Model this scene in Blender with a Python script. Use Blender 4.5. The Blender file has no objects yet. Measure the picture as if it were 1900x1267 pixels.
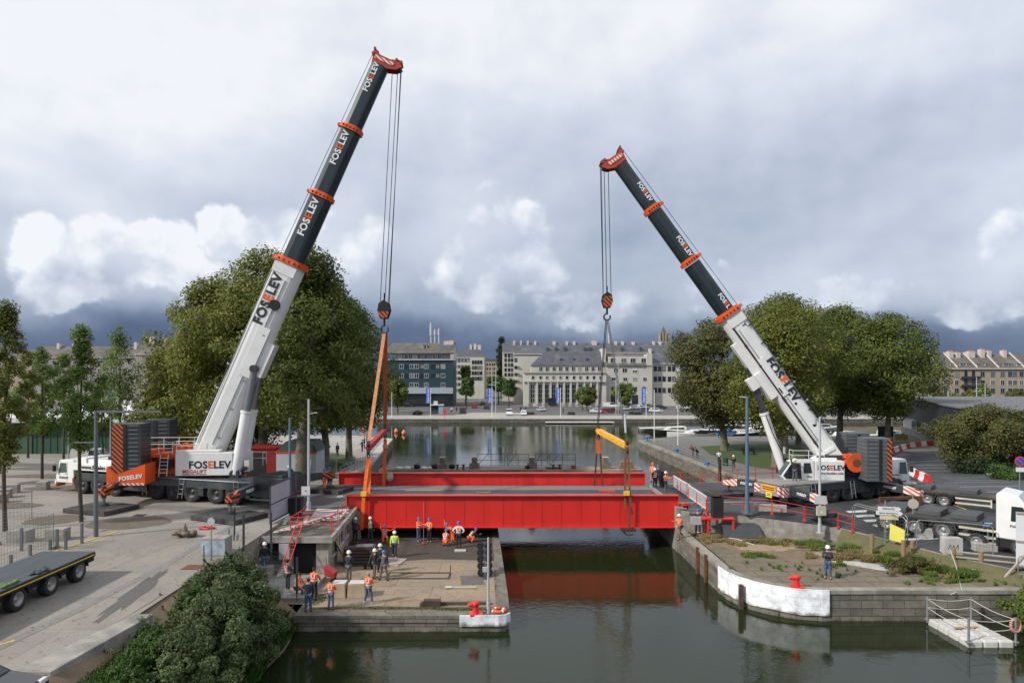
import bpy, bmesh, math, random
import numpy as np
from math import sin, cos, pi, radians, atan2, sqrt
from mathutils import Vector, Matrix, Euler
SC = bpy.context.scene
COL = SC.collection
# ------------------------------------------------------------ camera
HC = 10.0
cam = bpy.data.cameras.new('camera')
cam.sensor_width = 36.0
cam.lens = 36.0 * 1280 / 1900
cam.shift_y = 58.5 / 1900
cam.clip_start = 0.3
cam.clip_end = 6000
camo = bpy.data.objects.new('camera', cam)
COL.objects.link(camo)
camo.location = (0, 0, HC)
camo.rotation_euler = (radians(90), 0, 0)
SC.camera = camo
# ------------------------------------------------------------ sky
SUN_AZ, SUN_EL = radians(-118), radians(36)
world = bpy.data.worlds.new("World")
SC.world = world
world.use_nodes = True
world.cycles.sampling_method = 'MANUAL'; world.cycles.sample_map_resolution = 256
def build_sky():
  nt = world.node_tree
  N, L = nt.nodes, nt.links
  N.clear()
  def nd(t, **k):
    n = N.new(t)
    for a, b in k.items(): setattr(n, a, b)
    return n
  def M(op, a, b=None, c=None):
    n = nd('ShaderNodeMath', operation=op)
    for i, v in enumerate((a, b, c)):
      if v is None: continue
      if isinstance(v, (int, float)): n.inputs[i].default_value = v
      else: L.new(v, n.inputs[i])
    return n.outputs[0]
  out = nd('ShaderNodeOutputWorld'); bg = nd('ShaderNodeBackground')
  L.new(bg.outputs[0], out.inputs[0])
  tc = nd('ShaderNodeTexCoord')
  sep = nd('ShaderNodeSeparateXYZ'); L.new(tc.outputs['Generated'], sep.inputs[0])
  az = M('ARCTAN2', sep.outputs[0], sep.outputs[1])
  el = M('ARCSINE', sep.outputs[2])
  el = M('MAXIMUM', el, 0.0)
  comb = nd('ShaderNodeCombineXYZ'); L.new(az, comb.inputs[0]); L.new(el, comb.inputs[1])
  def noise(scale, det, rough=.55, dist=0, sy=1.0, off=0, vec=None):
    mp = nd('ShaderNodeMapping'); L.new(vec or comb.outputs[0], mp.inputs[0])
    mp.inputs['Scale'].default_value = (1, sy, 1); mp.inputs['Location'].default_value = (off, off * .7, off * .3)
    n = nd('ShaderNodeTexNoise'); n.inputs['Scale'].default_value = scale
    n.inputs['Detail'].default_value = det; n.inputs['Roughness'].default_value = rough
    n.inputs['Distortion'].default_value = dist
    L.new(mp.outputs[0], n.inputs[0])
    return n
  w1 = noise(3.2, 5, .55, off=3)
  sub = nd('ShaderNodeVectorMath', operation='SUBTRACT'); L.new(w1.outputs['Color'], sub.inputs[0]); sub.inputs[1].default_value = (.5, .5, .5)
  sc_ = nd('ShaderNodeVectorMath', operation='SCALE'); L.new(sub.outputs[0], sc_.inputs[0]); sc_.inputs['Scale'].default_value = .17
  w2 = noise(14, 7, .6, off=9)
  sub2 = nd('ShaderNodeVectorMath', operation='SUBTRACT'); L.new(w2.outputs['Color'], sub2.inputs[0]); sub2.inputs[1].default_value = (.5, .5, .5)
  sc2 = nd('ShaderNodeVectorMath', operation='SCALE'); L.new(sub2.outputs[0], sc2.inputs[0]); sc2.inputs['Scale'].default_value = .055
  add = nd('ShaderNodeVectorMath', operation='ADD'); L.new(comb.outputs[0], add.inputs[0]); L.new(sc_.outputs[0], add.inputs[1])
  add2 = nd('ShaderNodeVectorMath', operation='ADD'); L.new(add.outputs[0], add2.inputs[0]); L.new(sc2.outputs[0], add2.inputs[1])
  s2 = nd('ShaderNodeSeparateXYZ'); L.new(add2.outputs[0], s2.inputs[0])
  wx, wy = s2.outputs[0], s2.outputs[1]
  s3 = nd('ShaderNodeSeparateXYZ'); L.new(add.outputs[0], s3.inputs[0])
  sx, sy_ = s3.outputs[0], s3.outputs[1]
  mr = nd('ShaderNodeFloatCurve')
  cv = mr.mapping.curves[0]
  pts = [(0, .05), (.025, .07), (.045, .14), (.065, .34), (.10, .52), (.2, .67), (.3, .75), (.4, .84), (.6, .9), (1, .85)]
  cv.points[0].location = pts[0]; cv.points[1].location = pts[-1]
  for p in pts[1:-1]: cv.points.new(*p)
  mr.mapping.update()
  L.new(sy_, mr.inputs['Value'])
  V = mr.outputs[0]
  def blob(px, py, wpx, hpx, amp, fine=False):
    a0 = math.atan((px - 950) / 1280); e0 = math.atan((692 - py) / 1280 * cos(a0))
    w = wpx / 1280 * cos(a0) ** 2; h = hpx / 1280
    X, Y = (wx, wy) if fine else (sx, sy_)
    dx = M('DIVIDE', M('SUBTRACT', X, a0), w); dy = M('DIVIDE', M('SUBTRACT', Y, e0), h)
    r2 = M('ADD', M('MULTIPLY', dx, dx), M('MULTIPLY', dy, dy))
    return M('MULTIPLY', M('EXPONENT', M('MULTIPLY', r2, -1.0)), amp)
  for b in SOFT: V = M('ADD', V, blob(*b))
  def relief(scale, det, d, off, sy=1.3):
    vm = nd('ShaderNodeVectorMath', operation='ADD'); L.new(comb.outputs[0], vm.inputs[0]); vm.inputs[1].default_value = (-d, d * .9, 0)
    return M('SUBTRACT', noise(scale, det, .5, off=off, sy=sy).outputs['Fac'], noise(scale, det, .5, off=off, sy=sy, vec=vm.outputs[0]).outputs['Fac'])
  n1 = noise(2.4, 5, .5, off=21, sy=1.8)
  n2 = noise(7, 7, .52, off=5, sy=1.7)
  n3 = noise(19, 6, .55, off=2, sy=1.4)
  V = M('ADD', V, M('MULTIPLY', M('SUBTRACT', n1.outputs['Fac'], .5), .42))
  V = M('ADD', V, M('MULTIPLY', M('SUBTRACT', n2.outputs['Fac'], .5), .14))
  V = M('ADD', V, M('MULTIPLY', M('SUBTRACT', n3.outputs['Fac'], .5), .06))
  V = M('ADD', V, M('MULTIPLY', relief(5, 6, .022, 31), .42))
  D = None
  for b in HEADS:
    q = blob(*b, 1.0, True); D = q if D is None else M('MAXIMUM', D, q)
  D = M('ADD', D, M('MULTIPLY', M('SUBTRACT', noise(9, 7, .55, off=13).outputs['Fac'], .5), .75))
  mk = nd('ShaderNodeMapRange', interpolation_type='SMOOTHSTEP'); mk.inputs[1].default_value = .38; mk.inputs[2].default_value = .62; L.new(D, mk.inputs[0])
  hi = M('ADD', .80, M('MULTIPLY', relief(9, 7, .022, 13, 1.0), 1.9))
  hi = M('ADD', hi, M('MULTIPLY', M('SUBTRACT', wy, .13), 2.2))
  hi = M('ADD', hi, blob(200, 520, 420, 170, .16))
  hi = M('ADD', hi, blob(1250, 560, 500, 120, -.08))
  hi = M('ADD', hi, blob(960, 450, 200, 150, -.15))
  df = M('SUBTRACT', hi, V)
  V = M('ADD', V, M('MULTIPLY', M('MULTIPLY', mk.outputs[0], .92), M('MAXIMUM', df, 0)))
  ramp = nd('ShaderNodeValToRGB'); L.new(V, ramp.inputs[0])
  e = ramp.color_ramp.elements
  stops = [(0.0, (.050, .082, .165)), (.22, (.115, .155, .255)), (.45, (.25, .30, .40)), (.68, (.44, .48, .57)), (.84, (.56, .60, .675)), (1.0, (.72, .735, .765))]
  e[0].position = 0; e[0].color = stops[0][1] + (1,)
  e[1].position = 1; e[1].color = stops[-1][1] + (1,)
  for p, c in stops[1:-1]:
    q = e.new(p); q.color = c + (1,)
  up = nd('ShaderNodeVectorMath', operation='SCALE'); L.new(ramp.outputs[0], up.inputs[0]); up.inputs['Scale'].default_value = 10.0
  sky = nd('ShaderNodeTexSky', sky_type='NISHITA', sun_disc=False, sun_elevation=SUN_EL, sun_rotation=SUN_AZ)
  mix = nd('ShaderNodeMix', data_type='RGBA'); mix.inputs[0].default_value = .93
  L.new(sky.outputs[0], mix.inputs[6]); L.new(up.outputs[0], mix.inputs[7])
  L.new(mix.outputs[2], bg.inputs[0])
  bg.inputs[1].default_value = .1
SOFT = [(150, 140, 380, 260, .17), (640, 110, 420, 150, .09), (1000, 60, 260, 110, .04), (60, 330, 160, 70, .10), (250, 480, 260, 90, .16), (620, 480, 180, 110, .14), (960, 470, 180, 120, .12),
    (1600, 545, 300, 60, .14), (1850, 470, 120, 120, .14), (900, 270, 220, 110, -.10), (1500, 330, 330, 120, -.07), (1750, 190, 150, 60, -.08), (140, 320, 120, 35, -.10), (40, 395, 110, 30, -.14), (1160, 450, 110, 80, -.10),
    (330, 612, 340, 30, -.10), (860, 616, 220, 20, -.06), (330, 400, 180, 45, -.14), (560, 400, 90, 50, -.10), (760, 470, 60, 90, -.12), (1250, 120, 300, 160, .04)]
HEADS = [(60, 480, 90, 70), (190, 500, 95, 80), (300, 480, 100, 75), (360, 540, 80, 50), (120, 545, 110, 40), (440, 450, 60, 55), (500, 475, 60, 50), (620, 480, 110, 75), (680, 440, 70, 45), (560, 540, 60, 50),
     (930, 400, 60, 60), (985, 400, 55, 55), (960, 470, 110, 80), (880, 520, 90, 60), (1080, 560, 120, 45), (1330, 545, 110, 40), (1500, 560, 140, 36), (1660, 560, 130, 36), (1850, 500, 90, 90), (1800, 570, 120, 40)]
build_sky()
# ------------------------------------------------------------ sun
sun = bpy.data.lights.new('sun', 'SUN')
sun.energy = 3.1
sun.angle = radians(3)
sun.color = (1.0, .955, .88)
suno = bpy.data.objects.new('sun', sun)
COL.objects.link(suno)
sd = Vector((sin(SUN_AZ) * cos(SUN_EL), cos(SUN_AZ) * cos(SUN_EL), sin(SUN_EL)))
suno.rotation_euler = sd.to_track_quat('Z', 'Y').to_euler()
suno.location = (-60, -30, 80)
SC.view_settings.view_transform = 'Standard'
SC.view_settings.look = 'None'
SC.view_settings.exposure = 0.38
SC.view_settings.gamma = 1.0
SC.cycles.max_bounces = 5
SC.cycles.diffuse_bounces = 2
SC.cycles.glossy_bounces = 3
SC.cycles.transparent_max_bounces = 8
SC.cycles.use_denoising = True
# ------------------------------------------------------------ materials
MATS = {}
def _base(name):
  m = bpy.data.materials.new(name); m.use_nodes = True
  nt = m.node_tree; b = nt.nodes['Principled BSDF']
  return m, nt, b
def srgb(r, g, b):
  f = lambda c: c / 12.92 if c <= .04045 else ((c + .055) / 1.055) ** 2.4
  return (f(r / 255), f(g / 255), f(b / 255))
def mat(name, c, rough=.6, metal=0.0, var=.12, scale=1.5, bump=0.0, c2=None, thr=None, coat=0.0, spec=.5, detail=6, aniso=None):
  """procedural paint / surface: two-scale noise variation of one base colour, with optional second colour patches"""
  if name in MATS: return MATS[name]
  m, nt, b = _base(name)
  N, L = nt.nodes, nt.links
  b.inputs['Roughness'].default_value = rough; b.inputs['Metallic'].default_value = metal
  b.inputs['Coat Weight'].default_value = coat
  b.inputs['Specular IOR Level'].default_value = spec
  tc = N.new('ShaderNodeTexCoord'); mp = N.new('ShaderNodeMapping'); L.new(tc.outputs['Object'], mp.inputs[0])
  if aniso: mp.inputs['Scale'].default_value = aniso
  n = N.new('ShaderNodeTexNoise'); n.inputs['Scale'].default_value = scale; n.inputs['Detail'].default_value = detail; n.inputs['Roughness'].default_value = .62
  L.new(mp.outputs[0], n.inputs[0])
  r = N.new('ShaderNodeValToRGB'); L.new(n.outputs['Fac'], r.inputs[0])
  e = r.color_ramp.elements
  e[0].position = .3; e[1].position = .7
  e[0].color = tuple(max(0, x * (1 - var)) for x in c) + (1,); e[1].color = tuple(min(1, x * (1 + var)) for x in c) + (1,)
  col = r.outputs[0]
  if c2:
    n2 = N.new('ShaderNodeTexNoise'); n2.inputs['Scale'].default_value = scale * .37; n2.inputs['Detail'].default_value = 8; n2.inputs['Roughness'].default_value = .65
    L.new(mp.outputs[0], n2.inputs[0])
    r2 = N.new('ShaderNodeValToRGB'); L.new(n2.outputs['Fac'], r2.inputs[0])
    t = thr or .55
    r2.color_ramp.elements[0].position = t - .06; r2.color_ramp.elements[1].position = t + .06
    mx = N.new('ShaderNodeMix'); mx.data_type = 'RGBA'
    L.new(r2.outputs[0], mx.inputs[0]); L.new(col, mx.inputs[6]); mx.inputs[7].default_value = tuple(c2) + (1,)
    col = mx.outputs[2]
  L.new(col, b.inputs['Base Color'])
  if bump:
    bp = N.new('ShaderNodeBump'); bp.inputs['Strength'].default_value = bump; bp.inputs['Distance'].default_value = .05
    n3 = N.new('ShaderNodeTexNoise'); n3.inputs['Scale'].default_value = scale * 6; n3.inputs['Detail'].default_value = 6
    L.new(mp.outputs[0], n3.inputs[0]); L.new(n3.outputs['Fac'], bp.inputs['Height']); L.new(bp.outputs[0], b.inputs['Normal'])
  MATS[name] = m
  return m
def ground_mat(name, c, c2, c3, streak=None, rough=.85, s=.12, wet=0.0, crack=0.0, joint=0.0, mort=.35):
  """worn ground: large stains, medium patches, fine grain, optional joints"""
  m, nt, b = _base(name)
  N, L = nt.nodes, nt.links
  tc = N.new('ShaderNodeTexCoord')
  def noise(sc, det=8, rg=.6, dist=0):
    n = N.new('ShaderNodeTexNoise'); n.inputs['Scale'].default_value = sc; n.inputs['Detail'].default_value = det
    n.inputs['Roughness'].default_value = rg; n.inputs['Distortion'].default_value = dist; L.new(tc.outputs['Object'], n.inputs[0]); return n.outputs['Fac']
  def ramp(f, a, bb):
    r = N.new('ShaderNodeMapRange'); r.inputs[1].default_value = a; r.inputs[2].default_value = bb; L.new(f, r.inputs[0]); return r.outputs[0]
  def mix(f, a, bb):
    x = N.new('ShaderNodeMix'); x.data_type = 'RGBA'; L.new(f, x.inputs[0])
    for i, v in ((6, a), (7, bb)):
      if isinstance(v, tuple): x.inputs[i].default_value = v + (1,)
      else: L.new(v, x.inputs[i])
    return x.outputs[2]
  col = mix(ramp(noise(s, 6, .55), .38, .62), c, c2)
  col = mix(ramp(noise(s * 4.3, 9, .68, .6), .52, .70), col, c3)
  g = noise(s * 60, 4, .7)
  col = mix(ramp(g, .3, .9), col, tuple(x * 1.25 for x in c))
  if crack:
    v = N.new('ShaderNodeTexVoronoi'); v.feature = 'DISTANCE_TO_EDGE'; v.inputs['Scale'].default_value = crack
    L.new(tc.outputs['Object'], v.inputs[0])
    col = mix(ramp(v.outputs['Distance'], .012, .0), col, tuple(x * .45 for x in c))
  if joint:
    br = N.new('ShaderNodeTexBrick'); br.inputs['Scale'].default_value = 1.0; br.inputs['Mortar Size'].default_value = .03
    br.inputs['Brick Width'].default_value = joint; br.inputs['Row Height'].default_value = joint * .55
    br.inputs['Color1'].default_value = (1, 1, 1, 1); br.inputs['Color2'].default_value = (.85, .85, .84, 1); br.inputs['Mortar'].default_value = (mort, mort, mort, 1)
    L.new(tc.outputs['Object'], br.inputs[0])
    mm = N.new('ShaderNodeMix'); mm.data_type = 'RGBA'; mm.blend_type = 'MULTIPLY'; mm.inputs[0].default_value = 1
    L.new(col, mm.inputs[6]); L.new(br.outputs[0], mm.inputs[7]); col = mm.outputs[2]
  L.new(col, b.inputs['Base Color'])
  b.inputs['Roughness'].default_value = rough
  if wet:
    rr = N.new('ShaderNodeMapRange'); rr.inputs[1].default_value = .45; rr.inputs[2].default_value = .6
    rr.inputs[3].default_value = rough; rr.inputs[4].default_value = wet
    L.new(noise(s * 1.3, 4), rr.inputs[0]); L.new(rr.outputs[0], b.inputs['Roughness'])
  bp = N.new('ShaderNodeBump'); bp.inputs['Strength'].default_value = .25; bp.inputs['Distance'].default_value = .03
  L.new(g, bp.inputs['Height']); L.new(bp.outputs[0], b.inputs['Normal'])
  MATS[name] = m
  return m
def stone_mat(name, c1, c2, mortar, bw=1.0, bh=.4, algae=None, zlow=None, off=0.0):
  """coursed ashlar on vertical walls; optional green algae band below height zlow (world z)"""
  m, nt, b = _base(name)
  N, L = nt.nodes, nt.links
  g = N.new('ShaderNodeNewGeometry'); sp = N.new('ShaderNodeSeparateXYZ'); L.new(g.outputs['Position'], sp.inputs[0])
  ad = N.new('ShaderNodeMath'); ad.operation = 'ADD'; L.new(sp.outputs[0], ad.inputs[0]); L.new(sp.outputs[1], ad.inputs[1])
  cb = N.new('ShaderNodeCombineXYZ'); L.new(ad.outputs[0], cb.inputs[0]); L.new(sp.outputs[2], cb.inputs[1])
  mp = N.new('ShaderNodeMapping'); L.new(cb.outputs[0], mp.inputs[0]); mp.inputs['Location'].default_value = (0, off, 0)
  br = N.new('ShaderNodeTexBrick'); L.new(mp.outputs[0], br.inputs[0]); br.inputs['Scale'].default_value = 1
  br.inputs['Brick Width'].default_value = bw; br.inputs['Row Height'].default_value = bh; br.inputs['Mortar Size'].default_value = .018
  br.inputs['Mortar Smooth'].default_value = .3
  br.inputs['Color1'].default_value = c1 + (1,); br.inputs['Color2'].default_value = c2 + (1,); br.inputs['Mortar'].default_value = mortar + (1,)
  n = N.new('ShaderNodeTexNoise'); n.inputs['Scale'].default_value = 1.6; n.inputs['Detail'].default_value = 8; n.inputs['Roughness'].default_value = .7
  L.new(g.outputs['Position'], n.inputs[0])
  r = N.new('ShaderNodeMapRange'); r.inputs[1].default_value = .3; r.inputs[2].default_value = .7; r.inputs[3].default_value = .55; r.inputs[4].default_value = 1.25
  L.new(n.outputs['Fac'], r.inputs[0])
  sc = N.new('ShaderNodeVectorMath'); sc.operation = 'SCALE'; L.new(br.outputs[0], sc.inputs[0]); L.new(r.outputs[0], sc.inputs['Scale'])
  col = sc.outputs[0]
  if algae:
    wob = N.new('ShaderNodeMath'); wob.operation = 'MULTIPLY_ADD'; L.new(n.outputs['Fac'], wob.inputs[0]); wob.inputs[1].default_value = .7; L.new(sp.outputs[2], wob.inputs[2])
    r2 = N.new('ShaderNodeMapRange'); r2.inputs[1].default_value = zlow + .45; r2.inputs[2].default_value = zlow + .25
    L.new(wob.outputs[0], r2.inputs[0])
    mx = N.new('ShaderNodeMix'); mx.data_type = 'RGBA'; L.new(r2.outputs[0], mx.inputs[0]); L.new(col, mx.inputs[6]); mx.inputs[7].default_value = algae + (1,)
    col = mx.outputs[2]
  L.new(col, b.inputs['Base Color']); b.inputs['Roughness'].default_value = .9
  bp = N.new('ShaderNodeBump'); bp.inputs['Strength'].default_value = .5; bp.inputs['Distance'].default_value = .03
  L.new(br.outputs['Fac'], bp.inputs['Height']); bp.invert = True; L.new(bp.outputs[0], b.inputs['Normal'])
  MATS[name] = m
  return m
def leaf_mat(name, c1, c2, c3, tr=.25, rough=.55):
  """foliage: each leaf its own tint (random per island)"""
  m, nt, b = _base(name)
  N, L = nt.nodes, nt.links
  g = N.new('ShaderNodeNewGeometry')
  r = N.new('ShaderNodeValToRGB'); L.new(g.outputs['Random Per Island'], r.inputs[0])
  e = r.color_ramp.elements; e[0].color = c1 + (1,); e[1].color = c3 + (1,); q = e.new(.55); q.color = c2 + (1,)
  n = N.new('ShaderNodeTexNoise'); n.inputs['Scale'].default_value = .45; n.inputs['Detail'].default_value = 3
  tc = N.new('ShaderNodeTexCoord'); L.new(tc.outputs['Object'], n.inputs[0])
  mr = N.new('ShaderNodeMapRange'); mr.inputs[1].default_value = .3; mr.inputs[2].default_value = .7; mr.inputs[3].default_value = .7; mr.inputs[4].default_value = 1.35
  L.new(n.outputs['Fac'], mr.inputs[0])
  sc = N.new('ShaderNodeVectorMath'); sc.operation = 'SCALE'; L.new(r.outputs[0], sc.inputs[0]); L.new(mr.outputs[0], sc.inputs['Scale'])
  L.new(sc.outputs[0], b.inputs['Base Color']); b.inputs['Roughness'].default_value = rough; b.inputs['Specular IOR Level'].default_value = .3
  t = N.new('ShaderNodeBsdfTranslucent'); L.new(sc.outputs[0], t.inputs[0])
  mx = N.new('ShaderNodeMixShader'); mx.inputs[0].default_value = tr
  L.new(b.outputs[0], mx.inputs[1]); L.new(t.outputs[0], mx.inputs[2]); L.new(mx.outputs[0], N['Material Output'].inputs[0])
  MATS[name] = m
  return m
def stripe_mat(name, c1, c2, period=.4, axis=(1, 0, 1), rough=.5):
  m, nt, b = _base(name)
  N, L = nt.nodes, nt.links
  tc = N.new('ShaderNodeTexCoord'); d = N.new('ShaderNodeVectorMath'); d.operation = 'DOT_PRODUCT'
  L.new(tc.outputs['Object'], d.inputs[0]); d.inputs[1].default_value = axis
  k = N.new('ShaderNodeMath'); k.operation = 'DIVIDE'; L.new(d.outputs['Value'], k.inputs[0]); k.inputs[1].default_value = period
  f = N.new('ShaderNodeMath'); f.operation = 'FRACT'; L.new(k.outputs[0], f.inputs[0])
  g = N.new('ShaderNodeMath'); g.operation = 'GREATER_THAN'; L.new(f.outputs[0], g.inputs[0]); g.inputs[1].default_value = .5
  mx = N.new('ShaderNodeMix'); mx.data_type = 'RGBA'; L.new(g.outputs[0], mx.inputs[0]); mx.inputs[6].default_value = c1 + (1,); mx.inputs[7].default_value = c2 + (1,)
  L.new(mx.outputs[2], b.inputs['Base Color']); b.inputs['Roughness'].default_value = rough
  MATS[name] = m
  return m
WHITE = mat('white_paint', (.72, .72, .70), .35, var=.07, scale=.9, c2=(.52, .51, .48), thr=.66, coat=.2)
OFFW = mat('off_white', (.55, .54, .50), .7, var=.12)
CRGREY = mat('dark_grey_paint', (.035, .043, .05), .38, var=.2, scale=.8, c2=(.07, .075, .075), thr=.62, coat=.15)
BOOMBLK = mat('boom_black_paint', (.012, .022, .026), .3, var=.3, scale=.8, c2=(.03, .038, .04), thr=.6, coat=.3)
ORANGE = mat('crane_orange', (.72, .10, .015), .42, var=.12, scale=1.2, c2=(.45, .08, .02), thr=.64)
BLACKP = mat('black_rubber', (.012, .012, .013), .8, var=.3)
TYRE = mat('tyre_rubber', (.022, .022, .023), .85, var=.35, scale=3, c2=(.07, .065, .055), thr=.58)
RIM = mat('wheel_rim', (.30, .30, .30), .45, metal=.5, var=.25, scale=4)
DRIM = mat('dark_rim', (.05, .05, .052), .5, metal=.3, var=.25, scale=4)
STEEL = mat('galvanised_steel', (.30, .32, .33), .45, metal=.6, var=.15, scale=4)
DSTEEL = mat('dark_steel', (.06, .065, .07), .5, metal=.5, var=.2)
CHROME = mat('piston_steel', (.30, .32, .35), .3, metal=.85, var=.06)
GLASS = mat('dark_glass', (.018, .025, .03), .08, var=.2, scale=.3, spec=.8)
GGLASS = mat('green_glass', (.05, .085, .08), .1, var=.2, scale=.6, spec=.8)
RED = mat('girder_red', (.60, .022, .014), .45, var=.12, scale=.9, c2=(.46, .018, .013), thr=.64, coat=.1, aniso=(1, 1, .4))
REDP = mat('red_paint', (.62, .035, .025), .45, var=.15)
YELLOW = mat('yellow_paint', (.80, .50, .03), .5, var=.12)
LYELLOW = mat('pale_yellow', (.72, .68, .12), .6, var=.1)
WEBO = mat('orange_webbing', (.72, .14, .02), .8, var=.2, scale=5)
WEBR = mat('rust_webbing', (.42, .09, .03), .85, var=.25, scale=5)
WEBB = mat('brown_webbing', (.16, .06, .035), .9, var=.25, scale=5)
CONC = mat('concrete', (.30, .28, .25), .9, var=.25, scale=1.2, bump=.3, c2=(.19, .18, .16), thr=.56)
CONCL = mat('pale_concrete', (.42, .41, .38), .9, var=.18, scale=1.5, bump=.2, c2=(.28, .27, .25), thr=.6)
RUST = mat('rust', (.16, .06, .025), .9, var=.4, scale=3, c2=(.09, .045, .03), thr=.5)
WOOD = mat('timber', (.24, .16, .09), .85, var=.3, scale=2, aniso=(1, 6, 6))
DWOOD = mat('dark_timber', (.07, .05, .035), .9, var=.35, scale=2)
PLY = mat('plywood', (.46, .32, .17), .8, var=.15, scale=2)
BARK = mat('plane_bark', (.13, .115, .085), .9, var=.35, scale=3, c2=(.24, .22, .17), thr=.56, bump=.4)
DBARK = mat('dark_bark', (.07, .055, .04), .95, var=.3, scale=4, bump=.4)
BLUEP = mat('blue_paint', (.04, .11, .22), .5, var=.15)
POLEB = mat('blue_grey_pole', (.09, .15, .20), .45, var=.1)
POLEG = mat('pale_grey_pole', (.42, .44, .46), .45, var=.1)
POLED = mat('slate_pole', (.11, .12, .13), .5, var=.1)
TXTD = mat('dark_lettering', (.02, .022, .03), .6, var=.05)
TXTO = mat('orange_lettering', (.75, .12, .02), .5, var=.05)
TXTR = mat('red_lettering', (.5, .03, .03), .5, var=.05)
TXTW = mat('white_lettering', (.8, .8, .8), .5, var=.04)
CHEVO = stripe_mat('orange_black_chevrons', (.55, .10, .015), (.015, .015, .017), .36)
CHEVR = stripe_mat('red_white_stripes', (.55, .03, .02), (.75, .75, .72), .3)
CHEVW = stripe_mat('orange_white_stripes', (.62, .10, .02), (.7, .7, .68), .34)
# ------------------------------------------------------------ mesh builder
class MB:
  def __init__(s):
    s.v = []; s.f = []; s.m = []; s.mats = []; s.M = Matrix(); s.cur = 0; s.sm = []
  def use(s, m):
    if m not in s.mats: s.mats.append(m)
    s.cur = s.mats.index(m); return s
  def at(s, loc=(0, 0, 0), rz=0, rx=0, ry=0):
    s.M = Matrix.Translation(loc) @ Euler((rx, ry, rz)).to_matrix().to_4x4(); return s
  def add(s, vs, fs, smooth=False):
    k = len(s.v); M = s.M
    s.v += [tuple(M @ Vector(p)) for p in vs]
    s.f += [tuple(i + k for i in f) for f in fs]
    s.m += [s.cur] * len(fs); s.sm += [smooth] * len(fs)
    return s
  def box(s, x0, x1, y0, y1, z0, z1):
    return s.add([(x0, y0, z0), (x1, y0, z0), (x1, y1, z0), (x0, y1, z0), (x0, y0, z1), (x1, y0, z1), (x1, y1, z1), (x0, y1, z1)],
           [(0, 3, 2, 1), (4, 5, 6, 7), (0, 1, 5, 4), (1, 2, 6, 5), (2, 3, 7, 6), (3, 0, 4, 7)])
  def cbox(s, c, d):
    return s.box(c[0] - d[0] / 2, c[0] + d[0] / 2, c[1] - d[1] / 2, c[1] + d[1] / 2, c[2] - d[2] / 2, c[2] + d[2] / 2)
  def hexa(s, p):
    return s.add(p, [(0, 3, 2, 1), (4, 5, 6, 7), (0, 1, 5, 4), (1, 2, 6, 5), (2, 3, 7, 6), (3, 0, 4, 7)])
  def prism(s, poly, a, b, axis='z'):
    n = len(poly)
    def P(p, t):
      return (p[0], p[1], t) if axis == 'z' else ((p[0], t, p[1]) if axis == 'y' else (t, p[0], p[1]))
    vs = [P(p, a) for p in poly] + [P(p, b) for p in poly]
    fs = [tuple(range(n))[::-1], tuple(range(n, 2 * n))] + [(i, (i + 1) % n, n + (i + 1) % n, n + i) for i in range(n)]
    return s.add(vs, fs)
  def cyl(s, p0, p1, r0, r1=None, n=10, cap=True, smooth=True):
    r1 = r0 if r1 is None else r1
    p0 = Vector(p0); p1 = Vector(p1); d = (p1 - p0)
    if d.length < 1e-6: return s
    d.normalize(); a = d.orthogonal().normalized(); b = d.cross(a)
    vs = []
    for p, r in ((p0, r0), (p1, r1)):
      for i in range(n):
        t = 2 * pi * i / n; vs.append(p + (a * cos(t) + b * sin(t)) * r)
    s.add(vs, [(i, (i + 1) % n, n + (i + 1) % n, n + i) for i in range(n)], smooth)
    if cap: s.add(vs, [tuple(range(n))[::-1], tuple(range(n, 2 * n))])
    return s
  def bar(s, p0, p1, w, h=None):
    h = h or w
    p0 = Vector(p0); p1 = Vector(p1); d = (p1 - p0).normalized()
    up = Vector((0, 0, 1)) if abs(d.z) < .95 else Vector((0, 1, 0))
    a = d.cross(up).normalized() * w / 2; b = a.cross(d).normalized() * h / 2
    return s.hexa([p0 - a - b, p0 + a - b, p1 + a - b, p1 - a - b, p0 - a + b, p0 + a + b, p1 + a + b, p1 - a + b])
  def tube(s, pts, r, n=6):
    for i in range(len(pts) - 1): s.cyl(pts[i], pts[i + 1], r if not isinstance(r, (list, tuple)) else r[i], r if not isinstance(r, (list, tuple)) else r[i + 1], n)
    return s
  def lathe(s, prof, n=16, c=(0, 0, 0), smooth=True):
    vs = []; k = len(prof)
    for i in range(n):
      t = 2 * pi * i / n
      for r, z in prof: vs.append((c[0] + r * cos(t), c[1] + r * sin(t), c[2] + z))
    fs = [(i * k + j, ((i + 1) % n) * k + j, ((i + 1) % n) * k + j + 1, i * k + j + 1) for i in range(n) for j in range(k - 1)]
    return s.add(vs, fs, smooth)
  def ball(s, c, r, n=8, k=6):
    rx, ry, rz = r if isinstance(r, (tuple, list)) else (r, r, r)
    vs = [(c[0], c[1], c[2] - rz)]
    for j in range(1, k):
      p = -pi / 2 + pi * j / k
      for i in range(n):
        t = 2 * pi * i / n; vs.append((c[0] + rx * cos(p) * cos(t), c[1] + ry * cos(p) * sin(t), c[2] + rz * sin(p)))
    vs.append((c[0], c[1], c[2] + rz)); e = len(vs) - 1
    fs = [(0, 1 + (i + 1) % n, 1 + i) for i in range(n)]
    for j in range(k - 2):
      for i in range(n): fs.append((1 + j * n + i, 1 + j * n + (i + 1) % n, 1 + (j + 1) * n + (i + 1) % n, 1 + (j + 1) * n + i))
    fs += [(e, 1 + (k - 2) * n + i, 1 + (k - 2) * n + (i + 1) % n) for i in range(n)]
    return s.add(vs, fs, True)
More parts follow.
